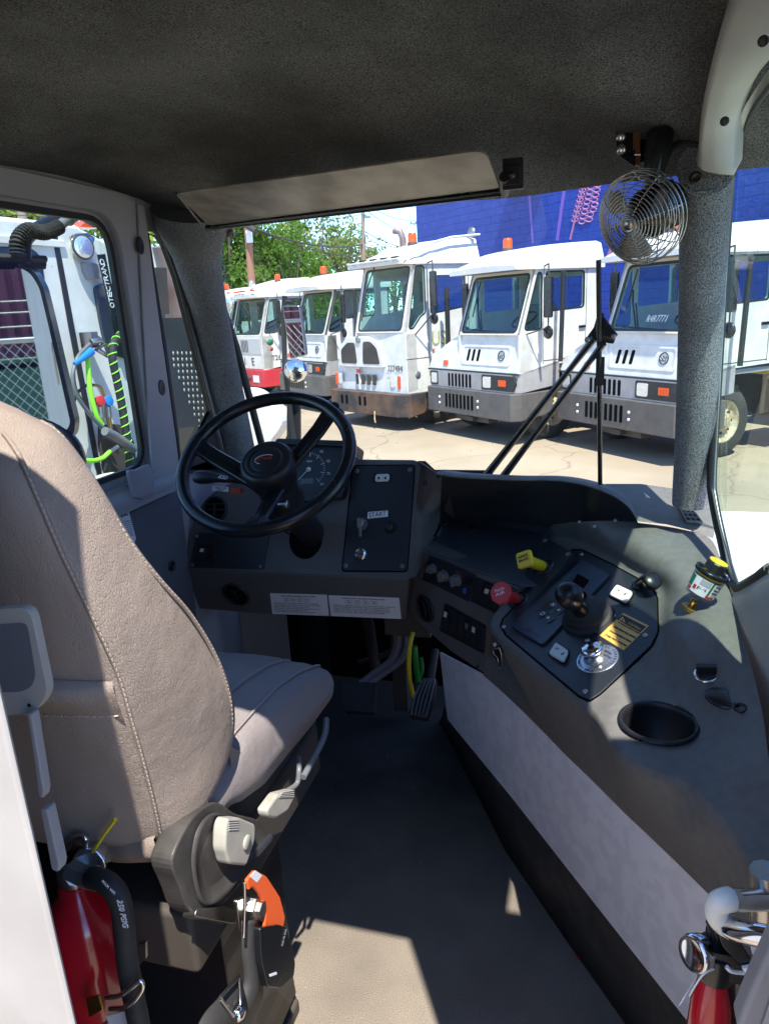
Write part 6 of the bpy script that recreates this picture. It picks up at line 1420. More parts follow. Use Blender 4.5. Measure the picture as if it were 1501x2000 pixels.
    lamp(t,-.80,-.60,.89,1.07,-.014,pod=False); MB().slab(rnd([L3(-.42,-.016,.93),L3(-.24,-.016,.93),L3(-.24,-.016,1.03),L3(-.42,-.016,1.03)],.01,2),(0,-1,0),.02).build('turn_signal','amber',t,bevel=.004)
    # bumper
    pb=[(x0,.14),(x0+.10,-.06),(-.08,-.06),(.02,.08),(.02,.75)]; m=MB(); T=[L3(x,y,.83) for x,y in pb]+[L3(x0,.75,.83)]; Bm=[L3(x,y,.40 if y<.5 else .46) for x,y in pb]+[L3(x0,.75,.46)]; n=len(T)
    m.add(T+Bm,[tuple(range(n-1,-1,-1)),tuple(range(n,2*n))]+[(i,(i+1)%n,(i+1)%n+n,i+n) for i in range(n)]); m.build('bumper','bump',t,bevel=.018,seg=3)
    rslots(t,-1.80,-.98,.50,.74,8,-.064,name='bumper_slot')
    for bx_,bz in ((-1.95,.56),(-1.95,.66),(-.88,.56),(-.88,.66)): MB().lathe((bx_,-.06,bz),(0,-1,0),[(.022,0),(.020,.012),(0,.014)],12).build('bumper_bolt','label',t)
    m=MB(); m.bb((-1.7,.1,.28),(-.8,.3,.40)); m.bb((-1.3,.0,.30),(-1.1,.1,.38)); m.build('tow_beam','chassis',t,bevel=.01)
    # inside
    m=MB(); m.bb((-1.46,.16,1.5),(-.06,.55,1.74)); m.build('dash_shelf','inside',t,bevel=.03)
    m=MB(); m.bb((-.95,1.05,1.1),(-.35,1.2,2.15)); m.bb((-.9,.7,1.1),(-.4,1.1,1.55)); m.build('seat','inside',t,bevel=.05)
    m=MB(); m.tube(circ(L3(-.62,.72,1.92),V((0,-.5,.8)),.21,20),.018,6,closed=True); m.build('steering_wheel','gloss',t)
    m=MB(); m.bb((-1.48,.1,1.14),(-.04,1.72,1.2)); m.build('cab_floor','inside',t)
    m=MB(); m.tube([L3(-1.0,.12,1.76),L3(-1.18,.22,2.1),L3(-1.25,.28,2.28)],.013,6); m.tube([L3(-1.30,.20,2.0),L3(-1.20,.30,2.55)],.011,6); m.tube([L3(-.96,.12,1.76),L3(-1.12,.22,2.1)],.012,6); m.build('wiper','gloss',t)
    wheel(t,-.16,.95); wheel(t,-2.0,.95); wheel(t,-.10,4.55); wheel(t,-2.05,4.55); frame_rails(t)
    if beac: beacon(t,-.90,.62,3.02)
    if posts:
        mirror_set(t,.26,.45)
        m=MB(); m.tube([L3(.20,.72,1.28),L3(.22,.74,2.62)],.035,8); m.build('mirror_post','gasket',t)
        mirror_set(t,-1.75,.45)
    # door lines and handle
    m=MB(); m.tube([L3(.002,.55,1.25),L3(.002,.55,2.66)],.005,4); m.tube([L3(.002,1.46,1.28),L3(.002,1.46,2.66)],.005,4); m.tube([L3(.002,.55,1.30),L3(.002,1.46,1.30)],.005,4); m.build('door_seam','gasket',t)
    m=MB(); m.bb((0,1.30,1.75),(.03,1.44,1.79)); m.build('door_handle','gloss',t,bevel=.005)
    m=MB(); m.tube([L3(-1.72,1.5,1.1),L3(-1.72,1.5,2.9),L3(-1.74,1.62,3.02)],.055,10); m.build('exhaust_stack','steel',t)
    m=MB(); m.bb((.0,1.9,.55),(-.55,2.9,1.0)); m.build('side_box','chassis',t,bevel=.02)
    return t
GRP='white terminal tractors parked in a row'
P4=V((-1.207,11.234,GZ)); 
t4=truckA('terminal_tractor','white terminal tractor with round emblem on its hood, second from the right pillar',P4,ex4,GRP)
exv=V((.66,-.75,0)).normalized()
t5=truckA('terminal_tractor','nearest white terminal tractor, behind the upright wiper and the right pillar',V((1.04,9.8,GZ)),exv,GRP,w=2.54)
# writing on truck 5 windshield
yq=lambda z: .06+(z-1.72)*.34-.012
textmesh('R4R7771',"windshield_number",V((-.80,yq(1.86),1.86)),V((1,0,0)),V((0,.32,.94)),.36,'inkw',t5,.002,.09,.3)
m=MB(); m.bb((.02,1.95,1.0),(-.75,3.2,1.16)); K['ylift']=mat('yellow_steel',(.75,.48,.04),.5,var=(.55,.30,.06),vs=12); m.build('yellow_step','ylift',t5,bevel=.02)
for o in list(t4.children):
    pass
def copytree(o,parent=None):
    c=o.copy(); S.collection.objects.link(c)
    if parent is not None: c.parent=parent
    for ch in list(o.children): copytree(ch,c)
    return c
t2=copytree(t4); t2.location=V((-5.75,14.95,GZ)); t2.rotation_euler=(0,0,math.atan2(-.66,.75)); t2['label']='white terminal tractor between the red fronted truck and the rounded roof truck'
t0=copytree(t4); t0.location=V((-10.9,20.2,GZ)); t0.rotation_euler=(0,0,math.atan2(-.60,.8)); t0['label']='farthest white terminal tractor, mostly hidden behind the left windshield pillar'
# ---- truck 3: rounded roof
def truckC(pos,exv):
    t=thing('terminal_tractor','rounded-roof white terminal tractor with twin arched grilles and rusty black bumper','truck',pos,GRP,local=True,rz=math.atan2(exv.y,exv.x)); LOC.pop(t.name,None)
    cabshell(t,-1.45,0,.70,1.78,2.96,.0,.30,1.88,(.10,.12),[[(.11,1.84),(.20,1.84),(.40,2.05),(.52,2.10),(.52,2.90),(.33,2.90)],[(.66,2.08),(1.56,2.18),(1.54,2.72),(.66,2.72)]],zr=3.0)
    roofloft(t,-1.46,.01,[(-.05,3.0),(.0,3.03),(.30,3.14),(.7,3.27),(1.2,3.37),(1.7,3.42),(1.95,3.43)],.20,zb=2.94)
    m=MB(); m.tube([L3(.035,.0,2.98),L3(.035,.3,3.16),L3(.035,.7,3.29),L3(.035,1.2,3.39),L3(.035,1.95,3.45)],.022,8); m.tube([L3(-1.45,-.07,3.03),L3(.0,-.07,3.03)],.025,8); m.build('drip_rail','wpaint',t)
    m=MB()
    for x in (-1.3,-1.0,-.7,-.4,-.1): m.bb((x-.08,-.09,3.045),(x+.08,-.03,3.075))
    m.build('marker_light_bar','gasket',t)
    # front body
    hf=[L3(-2.22,.04,.66),L3(-2.22,.10,1.20),L3(-1.95,.16,1.5),L3(-1.46,.05,1.76),L3(0,.0,1.78),L3(0,.0,.66)]; k=len(hf); hb=[V((p.x,1.7 if p.x<-1.4 else .3,p.z)) for p in hf]
    m=MB(); m.add(hf+hb,[tuple(range(k)),tuple(range(2*k-1,k-1,-1))]+[(i,i+k,(i+1)%k+k,(i+1)%k) for i in range(k)]); m.build('front_panel','wpaint',t,bevel=.03,seg=3)
    m=MB(); m.bb((-.30,.28,.68),(-.001,1.85,.90)); m.build('side_skirt','wpaint',t)
    arch=rnd([L3(-2.02,-.02,1.13),L3(-2.02,-.02,1.50),L3(-1.72,-.02,1.70),L3(-1.05,-.02,1.72),L3(-.72,-.02,1.58),L3(-.60,-.02,1.13)],.07,4)
    hood=MB().slab(arch,(0,-1,0),.10).build('grille_arch','wpaint',t,bevel=.02,seg=3)
    MB().slab(rnd([L3(-1.92,-.026,1.20),L3(-1.42,-.026,1.20),L3(-1.46,-.026,1.60),L3(-1.70,-.026,1.60),L3(-1.92,-.026,1.46)],.06,4),(0,-1,0),.02).build('grille','chassis',hood)
    MB().slab(rnd([L3(-1.24,-.026,1.20),L3(-.72,-.026,1.20),L3(-.80,-.026,1.50),L3(-.98,-.026,1.62),L3(-1.20,-.026,1.62)],.06,4),(0,-1,0),.02).build('grille','chassis',hood)
    MB().lathe((-1.34,-.03,1.66),(0,-1,0),[(.07,-.02),(.07,.008),(.06,.012),(0,.010)],20).build('oval_badge','ign',hood)
    MB().slab([L3(-1.48,-.004,1.02),L3(-1.36,-.004,1.02),L3(-1.36,-.004,1.09),L3(-1.48,-.004,1.09)],(0,-1,0),.01).build('red_reflector','hot',t)
    rslots(t,-1.56,-.86,.80,1.0,4,-.004,mt='chassis',fr=.5)
    for xa in (-2.10,-.46): MB().slab(rnd([L3(xa,-.006,.78),L3(xa+.12,-.006,.78),L3(xa+.12,-.006,1.0),L3(xa,-.006,1.0)],.03,3),(0,-1,0),.03).build('headlight','lens',t,bevel=.006)
    for xa in (-2.22,-.28): MB().slab(rnd([L3(xa+.02,-.006,.76),L3(xa+.10,-.006,.76),L3(xa+.10,-.006,1.0),L3(xa+.02,-.006,1.0)],.03,3),(0,-1,0),.03).build('turn_signal','amber',t,bevel=.006)
    textmesh('227494','unit_number',V((-.52,-.006,1.08)),V((1,0,0)),V((0,0,1)),.42,'ink',t,.002,.11)
    textmesh('US.','company_lettering',V((.004,.66,1.50)),V((0,1,0)),V((0,0,1)),.42,'lgold',t,.002,.26); textmesh('E','company_lettering',V((.004,.66,1.38)),V((0,1,0)),V((0,0,1)),.05,'hot',t,.002,.06)
    MB().lathe((.0,.28,1.0),(1,0,0),[(.07,0),(.06,.01),(0,.012)],20).build('side_cap','ign',t)
    pb=[(-2.25,.05),(-2.15,-.18),(-.12,-.18),(.10,.0),(.10,.72)]; T=[L3(x,y,.68) for x,y in pb]+[L3(-2.25,.72,.68)]; Bm=[L3(x,y,.26 if y<.5 else .36) for x,y in pb]+[L3(-2.25,.72,.36)]; n=len(T); m=MB()
    m.add(T+Bm,[tuple(range(n-1,-1,-1)),tuple(range(n,2*n))]+[(i,(i+1)%n,(i+1)%n+n,i+n) for i in range(n)]); m.build('bumper','rust',t,bevel=.015)
    for xx in (-1.78,-1.62,-1.20,-1.04): MB().slab(rnd([L3(xx-.035,-.184,.42),L3(xx+.035,-.184,.42),L3(xx+.035,-.184,.60),L3(xx-.035,-.184,.60)],.03,3),(0,-1,0),.02).build('bumper_slot','hole',t)
    m=MB(); m.tube([L3(-.75,-.19,.34),L3(-.75,-.2,.18),L3(-.73,-.2,.12)],.015,6); m.build('tow_chain','rim',t)
    m=MB(); m.bb((-1.4,.12,1.5),(-.06,.5,1.80)); m.build('dash_shelf','inside',t,bevel=.03)
    m=MB(); m.bb((-.95,1.05,1.1),(-.35,1.2,2.3)); m.bb((-1.4,1.5,1.1),(-1.2,1.6,2.7)); m.build('seat','inside',t,bevel=.04)
    m=MB(); m.tube([L3(-.72,-.0,2.99),L3(-1.05,.02,2.55),L3(-1.2,-.02,2.0)],.013,6); m.build('wiper','gloss',t)
    wheel(t,-.2,.95); wheel(t,-2.0,.95); wheel(t,-.12,4.6); wheel(t,-2.0,4.6); frame_rails(t)
    beacon(t,-.75,.95,3.36,.085,.17); m=MB(); m.lathe((-.05,1.8,3.50),(0,-1,.2),[(.02,-.08),(.09,-.05),(.09,.0),(.0,.01)],20); m.tube([L3(-.05,1.82,3.40),L3(-.05,1.82,3.48)],.015,6); m.build('work_light','ign',t)
    mirror_set(t,.30,.50,2.15,2.85); m=MB(); m.tube([L3(.28,.80,1.25),L3(.30,.78,2.5)],.045,8); m.build('mirror_post','gasket',t)
    m=MB(); m.tube([L3(-1.75,1.6,1.0),L3(-1.75,1.6,3.55),L3(-1.78,1.56,3.68),L3(-1.90,1.50,3.72)],.07,12); m.build('exhaust_stack','rim2',t)
    m=MB(); m.tube([L3(.002,.58,.95),L3(.002,.58,2.9)],.006,4); m.tube([L3(.002,1.65,.95),L3(.002,1.65,2.9)],.006,4); m.tube([L3(.002,.0,1.30),L3(.002,.58,1.30)],.005,4); m.build('door_seam','gasket',t)
    return t
K['lgold']=mat('print_olive',(.36,.38,.14),.5); K['rim2']=mat('rusty_pipe',(.20,.11,.10),.55,.4,var=(.33,.26,.24),vs=5)
t3=truckC(V((-3.34,12.77,GZ)),V((.83,-.56,0)).normalized())
# ---- truck 1: red and white box cab
def truckR(pos,exv):
    t=thing('terminal_tractor','older white terminal tractor with red lower front and bumper, beside the left pillar','truck',pos,GRP,local=True,rz=math.atan2(exv.y,exv.x)); LOC.pop(t.name,None)
    cabshell(t,-1.62,0,.78,1.68,2.66,.0,.30,1.70,(.10,.10),[[(.12,1.74),(.42,1.74),(.60,1.80),(.66,1.95),(.62,2.56),(.36,2.56)],[(.85,2.0),(1.40,2.0),(1.40,2.56),(.85,2.56)]],zr=2.7)
    roofloft(t,-1.63,.01,[(-.06,2.72),(.0,2.76),(.6,2.98),(1.2,3.10),(1.75,3.12)],.2,zb=2.64)
    m=MB(); m.bb((-1.62,.0,.80),(0,.3,1.68)); m.build('front_panel','wpaint',t,bevel=.015)
    m=MB(); m.bb((-1.2,-.012,1.20),(-.06,.01,1.60)); m.build('radiator_door','wgrey2',t,bevel=.006)
    rslots(t,-1.12,-.72,1.24,1.56,5,-.016,mt='chassis',fr=.5)
    m=MB(); m.bb((-1.64,-.06,.34),(.03,.62,.79)); m.build('red_bumper','tred',t,bevel=.02)
    MB().slab([L3(-.52,-.07,.46),L3(-.22,-.07,.46),L3(-.22,-.07,.64),L3(-.52,-.07,.64)],(0,-1,0),.01).build('number_plate','label',t)
    MB().lathe((-.72,-.06,.56),(0,-1,0),[(.07,0),(.07,.03),(0,.035)],16).build('fog_lamp','chassis',t)
    for x,ch in ((-1.30,'I'),(-1.02,'I'),(-.62,'E')): textmesh(ch,'front_letter',V((x,-.004,.90)),V((1,0,0)),V((0,0,1)),.14 if ch=='E' else .035,'ink',t,.002,.20)
    textmesh('T26','unit_number',V((.004,.25,1.02)),V((0,1,0)),V((0,0,1)),.30,'ink',t,.002,.13)
    MB().lathe((.0,.25,1.50),(1,0,0),[(.08,0),(.08,.005),(0,.006)],20,ref=(0,1,0),sx=1.3).build('door_emblem','lgreen',t); MB().lathe((.0,.28,1.32),(1,0,0),[(.05,0),(.05,.005),(0,.006)],20).build('round_sticker','hot',t)
    for x in (-1.45,-1.05,-.85,-.65,-.15): MB().slab([L3(x-.07,-.07,2.80),L3(x+.07,-.07,2.80),L3(x+.07,-.07,2.84),L3(x-.07,-.07,2.84)],(0,-1,0),.06).build('marker_light','amber',t)
    m=MB(); m.bb((-1.5,.1,1.4),(-.06,.5,1.72)); m.bb((-.95,1.05,1.1),(-.35,1.2,2.2)); m.build('seat','inside',t,bevel=.03); m=MB(); m.tube(circ(L3(-.45,.62,1.95),V((0,-.5,.8)),.21,20),.018,6,closed=True); m.build('steering_wheel','gloss',t)
    wheel(t,-.12,.95); wheel(t,-1.6,.95); wheel(t,-.12,4.5); frame_rails(t,(-1.4,-.4)); beacon(t,-.40,.9,3.06); mirror_set(t,.25,.5)
    m=MB(); m.lathe((-.70,.25,3.0),(-.2,-1,.1),[(.02,-.1),(.08,-.06),(.10,.0),(.095,.02),(0,.01)],24); m.tube([L3(-.7,.3,2.9),L3(-.7,.28,3.0)],.015,6); m.build('spot_lamp','lens',t)
    return t
K['wgrey2']=mat('grey_door',(.5,.5,.52),.5)
t1=truckR(V((-8.5,17.65,GZ)),V((.82,-.57,0)).normalized())
m=MB(); ax_=onY(441,592,13.5); m.lathe(ax_,(.1,-1,0),[(.03,-.22),(.13,-.12),(.15,.0),(.14,.02),(0,.03)],28); m.tube([ax_+V((0,.1,-.1)),ax_+V((0,.1,-.5)),V((ax_.x,ax_.y+.1,GZ))],.03,8); sl_=m.build('work_lamp','lens',None); tag(sl_,'round clear work lamp on a post just right of the left windshield pillar','work lamp')
K['tglassd']=mat('dark_window',(.03,.04,.045),.06,spec=.8)
# =====================================================================
# NEIGHBOUR TRUCK seen through the left door window
# =====================================================================
NX=-2.9
nb=thing('terminal_tractor','white terminal tractor beside the left door with air hoses and work light on its cab','truck',(NX,3.6,GZ),GRP)
m=MB(); 
# roof line slopes
rf=[onX(-260,420,NX),onX(0,441,NX),onX(100,440,NX),onX(175,452,NX),onX(216,470,NX),onX(245,500,NX),onX(276,930,NX),onX(230,1080,NX)]
zt_=1.86
cabp=[V((NX,1.6,-.2)),V((NX,4.05,-.2)),V((NX,4.10,1.2)),V((NX,4.02,1.82)),V((NX,3.75,1.90)),V((NX,1.6,1.86))]
m.slab(cabp,(1,0,0),1.5); m.build('cab_body','wpaint',nb,bevel=.03,seg=3)
m=MB(); m.slab([V((NX+.015,1.6,1.74)),V((NX+.015,3.62,1.76)),V((NX+.015,3.62,1.80)),V((NX+.015,1.6,1.78))],(1,0,0),.02); m.build('roof_trim','wpaint',nb,bevel=.005)
def nx(px,name,mt,x=NX+.012,th=.02,r=.02,bev=.003,parent=None): return MB().slab(rnd([onX(a,b,x) for a,b in px],r,3),(1,0,0),th).build(name,mt,parent or nb,bevel=bev)
nx([(104,458),(112,456),(146,640),(204,950),(196,952),(136,640)],'door_seam','gasket',NX+.008,.012,.002,0)
nx([(-80,480),(60,482),(82,500),(100,640),(92,655),(-60,655)],'door_window','tglassd',NX+.008,.012,.05)
nx([(186,560),(205,552),(262,560),(268,690),(262,705),(212,690),(200,640)],'rear_side_window','tglassd',NX+.02,.03,.03)
nx([(165,512),(205,516),(208,542),(176,546),(168,530)],'mud_box','wgrey',NX+.03,.03,.01)
nx([(138,462),(150,456),(172,455),(186,464),(178,500),(150,502)],'lamp_bracket','steel',NX+.03,.01,.006)
m=MB(); wl=onX(163,482,NX+.06); m.lathe(wl,(1,-.3,.05),[(.02,-.06),(.062,-.03),(.068,.0),(.060,.004),(0,.008)],28); m.build('work_light','lens',nb)
m=MB(); m.lathe(wl,(1,-.3,.05),[(.068,-.01),(.072,.0),(.068,.008),(.060,.004)],28); m.build('work_light_rim','chassis',nb)
K['bluep']=mat('blue_plastic',(.02,.20,.65),.4)
nx([(172,465),(180,463),(184,475),(178,488),(172,480)],'blue_connector','bluep',NX+.07,.04,.006)
nx([(156,443),(172,430),(188,432),(200,446)],'amber_roof_lamp','amber',NX+.0,.16,.006)
sp_=[(196,498),(207,497),(212,530),(222,600),(230,625),(222,628),(210,580),(198,520)]
bn=nx([(193,497),(206,496),(231,618),(220,620)],'hose_tender_sleeve','gloss',NX+.10,.012,.002,0)
PNX=(V((NX+.1005,0,0)),V((1,0,0)))
for i,ch in enumerate('DNARTCETO'):
    cx=199+i*2.45; cy=513+i*10.6; a=onP(cx,cy-2.5,PNX); b=onP(cx+.8,cy+3.5,PNX); ex=(a-b); textmesh(ch,'sleeve_letter',b+V((0,.022,0)),ex,V((1,0,0)).cross(ex),.030,'inkw',bn,.001,.040)
# air hoses with coloured grips
def nh(pts,r,mt,name,x=NX+.12,n=8): return MB().tube(crv([onX(a,b,x) for a,b in pts],7),r,n).build(name,mt,nb)
nh([(176,672),(158,690),(148,708),(142,740),(152,775),(178,812),(205,840),(235,865)],.011,'greyp','air_hose')
nh([(182,675),(150,706),(144,730),(150,765),(176,806),(210,842)],.010,'rub','air_hose',NX+.10)
MB().tube([onX(146,711,NX+.13),onX(178,686,NX+.13)],[.012,.026],10).build('blue_hose_grip','bluep',nb)
MB().tube([onX(154,698,NX+.10),onX(174,678,NX+.10)],[.010,.022],10).build('red_hose_grip','red',nb)
nh([(172,697),(174,740),(180,780),(190,815),(200,830)],.015,'lime','lime_hose')
nh([(142,800),(150,770),(170,752),(182,752)],.009,'rub','air_hose',NX+.09)
nh([(182,752),(196,756),(203,772),(205,782)],.009,'brass','brass_pipe',NX+.09)
nh([(158,898),(180,900),(200,895),(215,882)],.013,'lime','lime_hose',NX+.25)
nh([(212,884),(222,878),(230,872)],.012,'steel','hose_fitting',NX+.25)
for cx,mt in ((192,'red'),(208,'bluep')): 
    MB().lathe(onX(cx,784,NX+.09),(1,-.2,.1),[(.03,0),(.034,.015),(.03,.03),(0,.035)],8,False).build('gladhand_valve',mt,nb)
    MB().tube([onX(cx+1,792,NX+.08),onX(cx+4,815,NX+.08)],.022,10).build('valve_body','steel',nb)
    MB().tube([onX(cx+4,815,NX+.08),onX(cx+8,838,NX+.08)],.015,8).build('brass_fitting','brass',nb)
m=MB(); m.tube([onX(178,668,NX+.1),onX(192,664,NX+.12),onX(206,672,NX+.12),onX(190,682,NX+.14),onX(214,698,NX+.1)],[.02,.024,.02,.018,.012],8); m.box(onX(175,664,NX+.06),(.08,.06,.09)); m.build('gladhand_bracket','steel',nb)
# wrapped hose bundle with lime spiral
hb=crv([onX(a,b,NX+.16) for a,b in [(236,655),(222,672),(220,700),(228,740),(238,790),(246,840),(252,880),(254,925)]],8)
MB().tube(hb,.024,12).build('wrapped_hose_bundle','rub',nb)
rr=resamp(hb,260); u_=V((1,0,0)); sp=[]
for i,p in enumerate(rr):
    d=(rr[min(i+1,259)]-rr[max(i-1,0)]).normalized(); a=d.cross(u_).normalized(); b=d.cross(a); t=i*.40; sp.append(p+(a*math.cos(t)+b*math.sin(t))*.0235)
MB().tube(sp,.0042,5).build('lime_spiral','lime',nb)
nx([(205,830),(235,828),(262,860),(270,925),(215,925),(205,870)],'rear_hardware_plate','chassis',NX+.05,.06,.02)
m=MB(); m.tube(crv([onX(a,b,NX+.2) for a,b in [(205,842),(222,850),(240,862),(262,878)]],5),.026,12); m.build('corrugated_loom','greyp',nb)
# bucket
bk_=MB(); bc=onX(222,948,NX+.40); bk_.lathe(bc+V((0,0,-.16)),(0,0,1),[(0,0),(.070,0),(.086,.20),(.090,.20),(.090,.215),(.082,.215),(.067,.01),(0,.01)],32); K['bucket']=mat('bucket_cream',(.68,.63,.48),.5,var=(.5,.44,.32),vs=9)
bkt=bk_.build('bucket','bucket',None); tag(bkt,'cream plastic bucket standing on the deck below the lime hose fitting','bucket')
# deck the bucket stands on, fuel tank / stack / perforated shield / tyre / fender
m=MB(); m.bb((NX-.5,3.2,bc.z-.22),(NX+.75,4.6,bc.z-.162)); m.build('deck','chassis',nb,bevel=.01)
SXp=-2.7
m=MB(); m.slab([onX(x,y,SXp) for x,y in [(303,622),(356,620),(470,905),(350,930),(318,690)]],(1,0,0),.01)
K['perf']=mat('perforated_shield',(.022,.028,.026),.45,.2,var=(.04,.046,.042),vs=3); sh=m.build('heat_shield','perf',nb)
m=MB(); 
for r in range(18):
    for c in range(9):
        x=330+c*8.5+r*5+(r%2)*4; y=690+r*12
        if x>302+(y-620)*.57+52 or x<302+(y-620)*.17+22: continue
        p=onX(x,y,SXp+.002); m.lathe(p,(1,0,0),[(.0085,0),(.008,.003),(0,.003)],8,ref=(0,0,1),sx=1.5)
o=m.build('punched_holes','trim',sh); o['kind']='stuff'
m=MB(); m.slab([onX(x,y,SXp) for x,y in [(303,522),(326,522),(332,612),(310,618)]],(1,0,0),.03); m.build('stack_guard','chassis',nb,bevel=.005)
m=MB(); m.tube([onX(322,480,SXp-.1),onX(340,560,SXp-.1),onX(352,640,SXp-.1)],[.085]*3,20); m.build('exhaust_stack','rim2',nb)
for q in ((312,637),(330,786)): MB().lathe(onX(*q,SXp+.002),(1,0,0),[(.017,0),(.014,.006),(0,.008)],12).build('shield_bolt','steel',sh)
m=MB(); wc_=onX(372,850,-2.95); m.lathe((wc_.x-.28,wc_.y,GZ+.52),(1,0,0),[(.3,0),(.34,0),(.49,.02),(.52,.08),(.52,.2),(.49,.27),(.34,.28),(.3,.28)],40); m.build('wheel','tyre',nb)
# white neighbouring cab further off behind the quarter window
m=MB(); m.slab([onX(x,y,-4.2) for x,y in [(270,458),(330,500),(420,540),(420,600),(270,600)]],(1,0,0),1.2); m.build('rear_cab_panel','wpaint',nb,bevel=.02)
m=MB(); m.slab(rnd([onX(x,y,-4.19) for x,y in [(290,555),(325,560),(340,640),(300,650)]],.04),(1,0,0),.02); m.build('rear_cab_window','tglassd',nb)
m=MB(); m.slab([onX(x,y,-3.4) for x,y in [(300,660),(330,655),(345,760),(330,800),(310,790)]],(1,0,0),.3); K['navy']=mat('navy_tank',(.05,.05,.12),.4); m.build('blue_tank','navy',nb,bevel=.03)
# white fender / hood corner of our own truck, seen past the left pillar
m=MB(); of=[onY(x,y,4.2) for x,y in [(440,760),(492,762),(520,782),(545,805),(553,828),(540,850),(528,862),(528,905),(440,905)]]
hd_=MB().slab(rnd(of,.05,3),(0,-1,0),.15).build('truck_fender','wpaint',None,bevel=.06,seg=4); tag(hd_,'rounded white front fender just beyond the dashboard and left pillar','fender')
# mirrors of our truck on the left front
om=thing('side_mirror','rectangular west coast mirror and round spot mirror on a black post outside the windshield','mirror',onY(566,860,2.9))
mY=2.9
m=MB(); m.tube([onY(556,578,mY),onY(554,610,mY),onY(556,720,mY),onY(574,860,mY),onY(580,960,mY)],.012,8); m.slab([onY(x,y,mY+.02) for x,y in [(560,790),(585,786),(586,905),(530,905),(552,870),(560,850)]],(0,-1,0),.015); m.tube([onY(552,588,mY),onY(570,590,mY)],.01,6); m.build('mirror_post','gasket',om)
qm=[(551,597),(584,597),(597,694),(566,702)]
MB().slab(rnd([onY(x,y,mY-.02) for x,y in qm],.008),(0,-1,0),.03).build('mirror_housing','steel',om,bevel=.003)
cx=sum(a for a,b in qm)/4; cy=sum(b for a,b in qm)/4
MB().slab([onY(cx+(x-cx)*.90,cy+(y-cy)*.96,mY-.021) for x,y in qm],(0,-1,0),.002).build('mirror_glass','mirror',om)
rc=onY(575,724,mY-.03); RR=(onY(596,724,mY-.03)-rc).length
MB().lathe(rc,(0,-1,0),[(RR,-.02),(RR,0),(RR*.95,.006),(RR*.7,.020),(RR*.35,.030),(0,.033)],32).build('round_mirror','mirror',om)
# ---- left door mirror assembly
DX=-1.42
lm=thing('side_mirror','large black rimmed door mirror outside the left window reflecting fence and maroon wall','mirror',onX(80,700,DX))
c_m=onX(70,690,DX)
# mirror plane turned so it looks back along our truck
mp0=onX(60,680,DX); mpn=V((.368,-.93,.0)).normalized(); MPl=(mp0,mpn)
qm=[(-150,500),(60,520),(84,545),(104,620),(146,830),(140,852),(100,835),(-150,800)]
qm=[(-160,512),(40,514),(66,528),(84,560),(100,625),(147,825),(144,850),(130,862),(-160,850)]
inn=[(-160,520),(38,522),(60,534),(77,562),(93,628),(138,826),(130,842),(-160,838)]
MB().slab(rnd(pp(MPl,qm),.012,3),mpn,.045).build('mirror_housing','gloss',lm,bevel=.006)
MB().slab(rnd(pp(MPl,inn,.002),.012,3),mpn,.004).build('mirror_glass','mirror',lm)
rmn=V((.40,-.88,.20)).normalized(); rc=onP(62,908,(mp0+V((0,0,-.2)),rmn)); R1=(onP(156,908,(rc,rmn))-rc).length
MB().lathe(rc,rmn,[(R1*1.05,-.05),(R1*1.08,0),(R1*1.02,.008),(R1,.004)],36).build('round_mirror_rim','gloss',lm)
MB().lathe(rc,rmn,[(R1,.002),(R1*.75,.018),(R1*.4,.029),(0,.033)],36).build('round_mirror','mirror',lm)
m=MB(); m.tube([onX(-80,500,DX-.0),onX(88,506,DX)],.010,6); m.slab([onX(x,y,DX) for x,y in [(-60,494),(90,502),(88,512),(-60,510)]],(0,0,1),.02); m.build('mirror_bracket','chassis',lm,bevel=.002)
m=MB(); m.tube(crv([onX(48,508,DX),onX(48,470,DX),onX(70,450,DX),onX(110,430,DX),onX(150,412,DX)],6),.019,12); m.build('mirror_arm','gloss',lm)
lp=crv([onX(35,500,DX+.03),onX(36,470,DX+.03),onX(55,450,DX+.03),onX(85,454,DX+.03),onX(110,446,DX+.03),onX(128,432,DX+.03),onX(152,416,DX+.03),onX(185,432,DX+.03)],8)
lq=resamp(lp,180); MB().tube(lq[:100],[.0145+.0055*((i//2)%2) for i in range(100)],12,smooth=False).build('corrugated_loom','rub',lm); MB().tube(resamp(lp,90)[50:],[.013]*10+[.019]*12+[.015+.003*(i%2) for i in range(18)],10).build('harness_connector','greyp',lm)
# what the mirrors see behind us: our white cab side with oval plate, chain link fence, maroon wall, green bin
ob=thing('sleeper_side','white outer body side with small oval plate, reflected in the door mirror','body side',(-1.3,.2,0))
m=MB(); m.bb((-1.275,-3.2,-.6),(-1.255,.38,1.80)); bs=m.build('outer_panel','wpaint',ob)
MB().lathe((-1.276,-.35,1.16),(-1,0,0),[(.085,0),(.085,.004),(0,.005)],30,ref=(0,0,1),sx=1.25,sy=.8).build('oval_plate','rim',ob)
# own hood at the right, seen through the side glass
m=MB(); hq=[onZ(1405,1036,.74),onZ(1640,1030,.74),onZ(1640,1250,.70),onZ(1436,1250,.70)]
m.slab([V((.33,.55,.72)),V((1.5,.55,.70)),V((1.45,2.15,.74)),V((.26,2.10,.76))],(0,0,1),.5); oh=m.build('engine_hood','wpaint',None,bevel=.03,seg=3); tag(oh,'white engine hood of our truck below the right side window','hood')
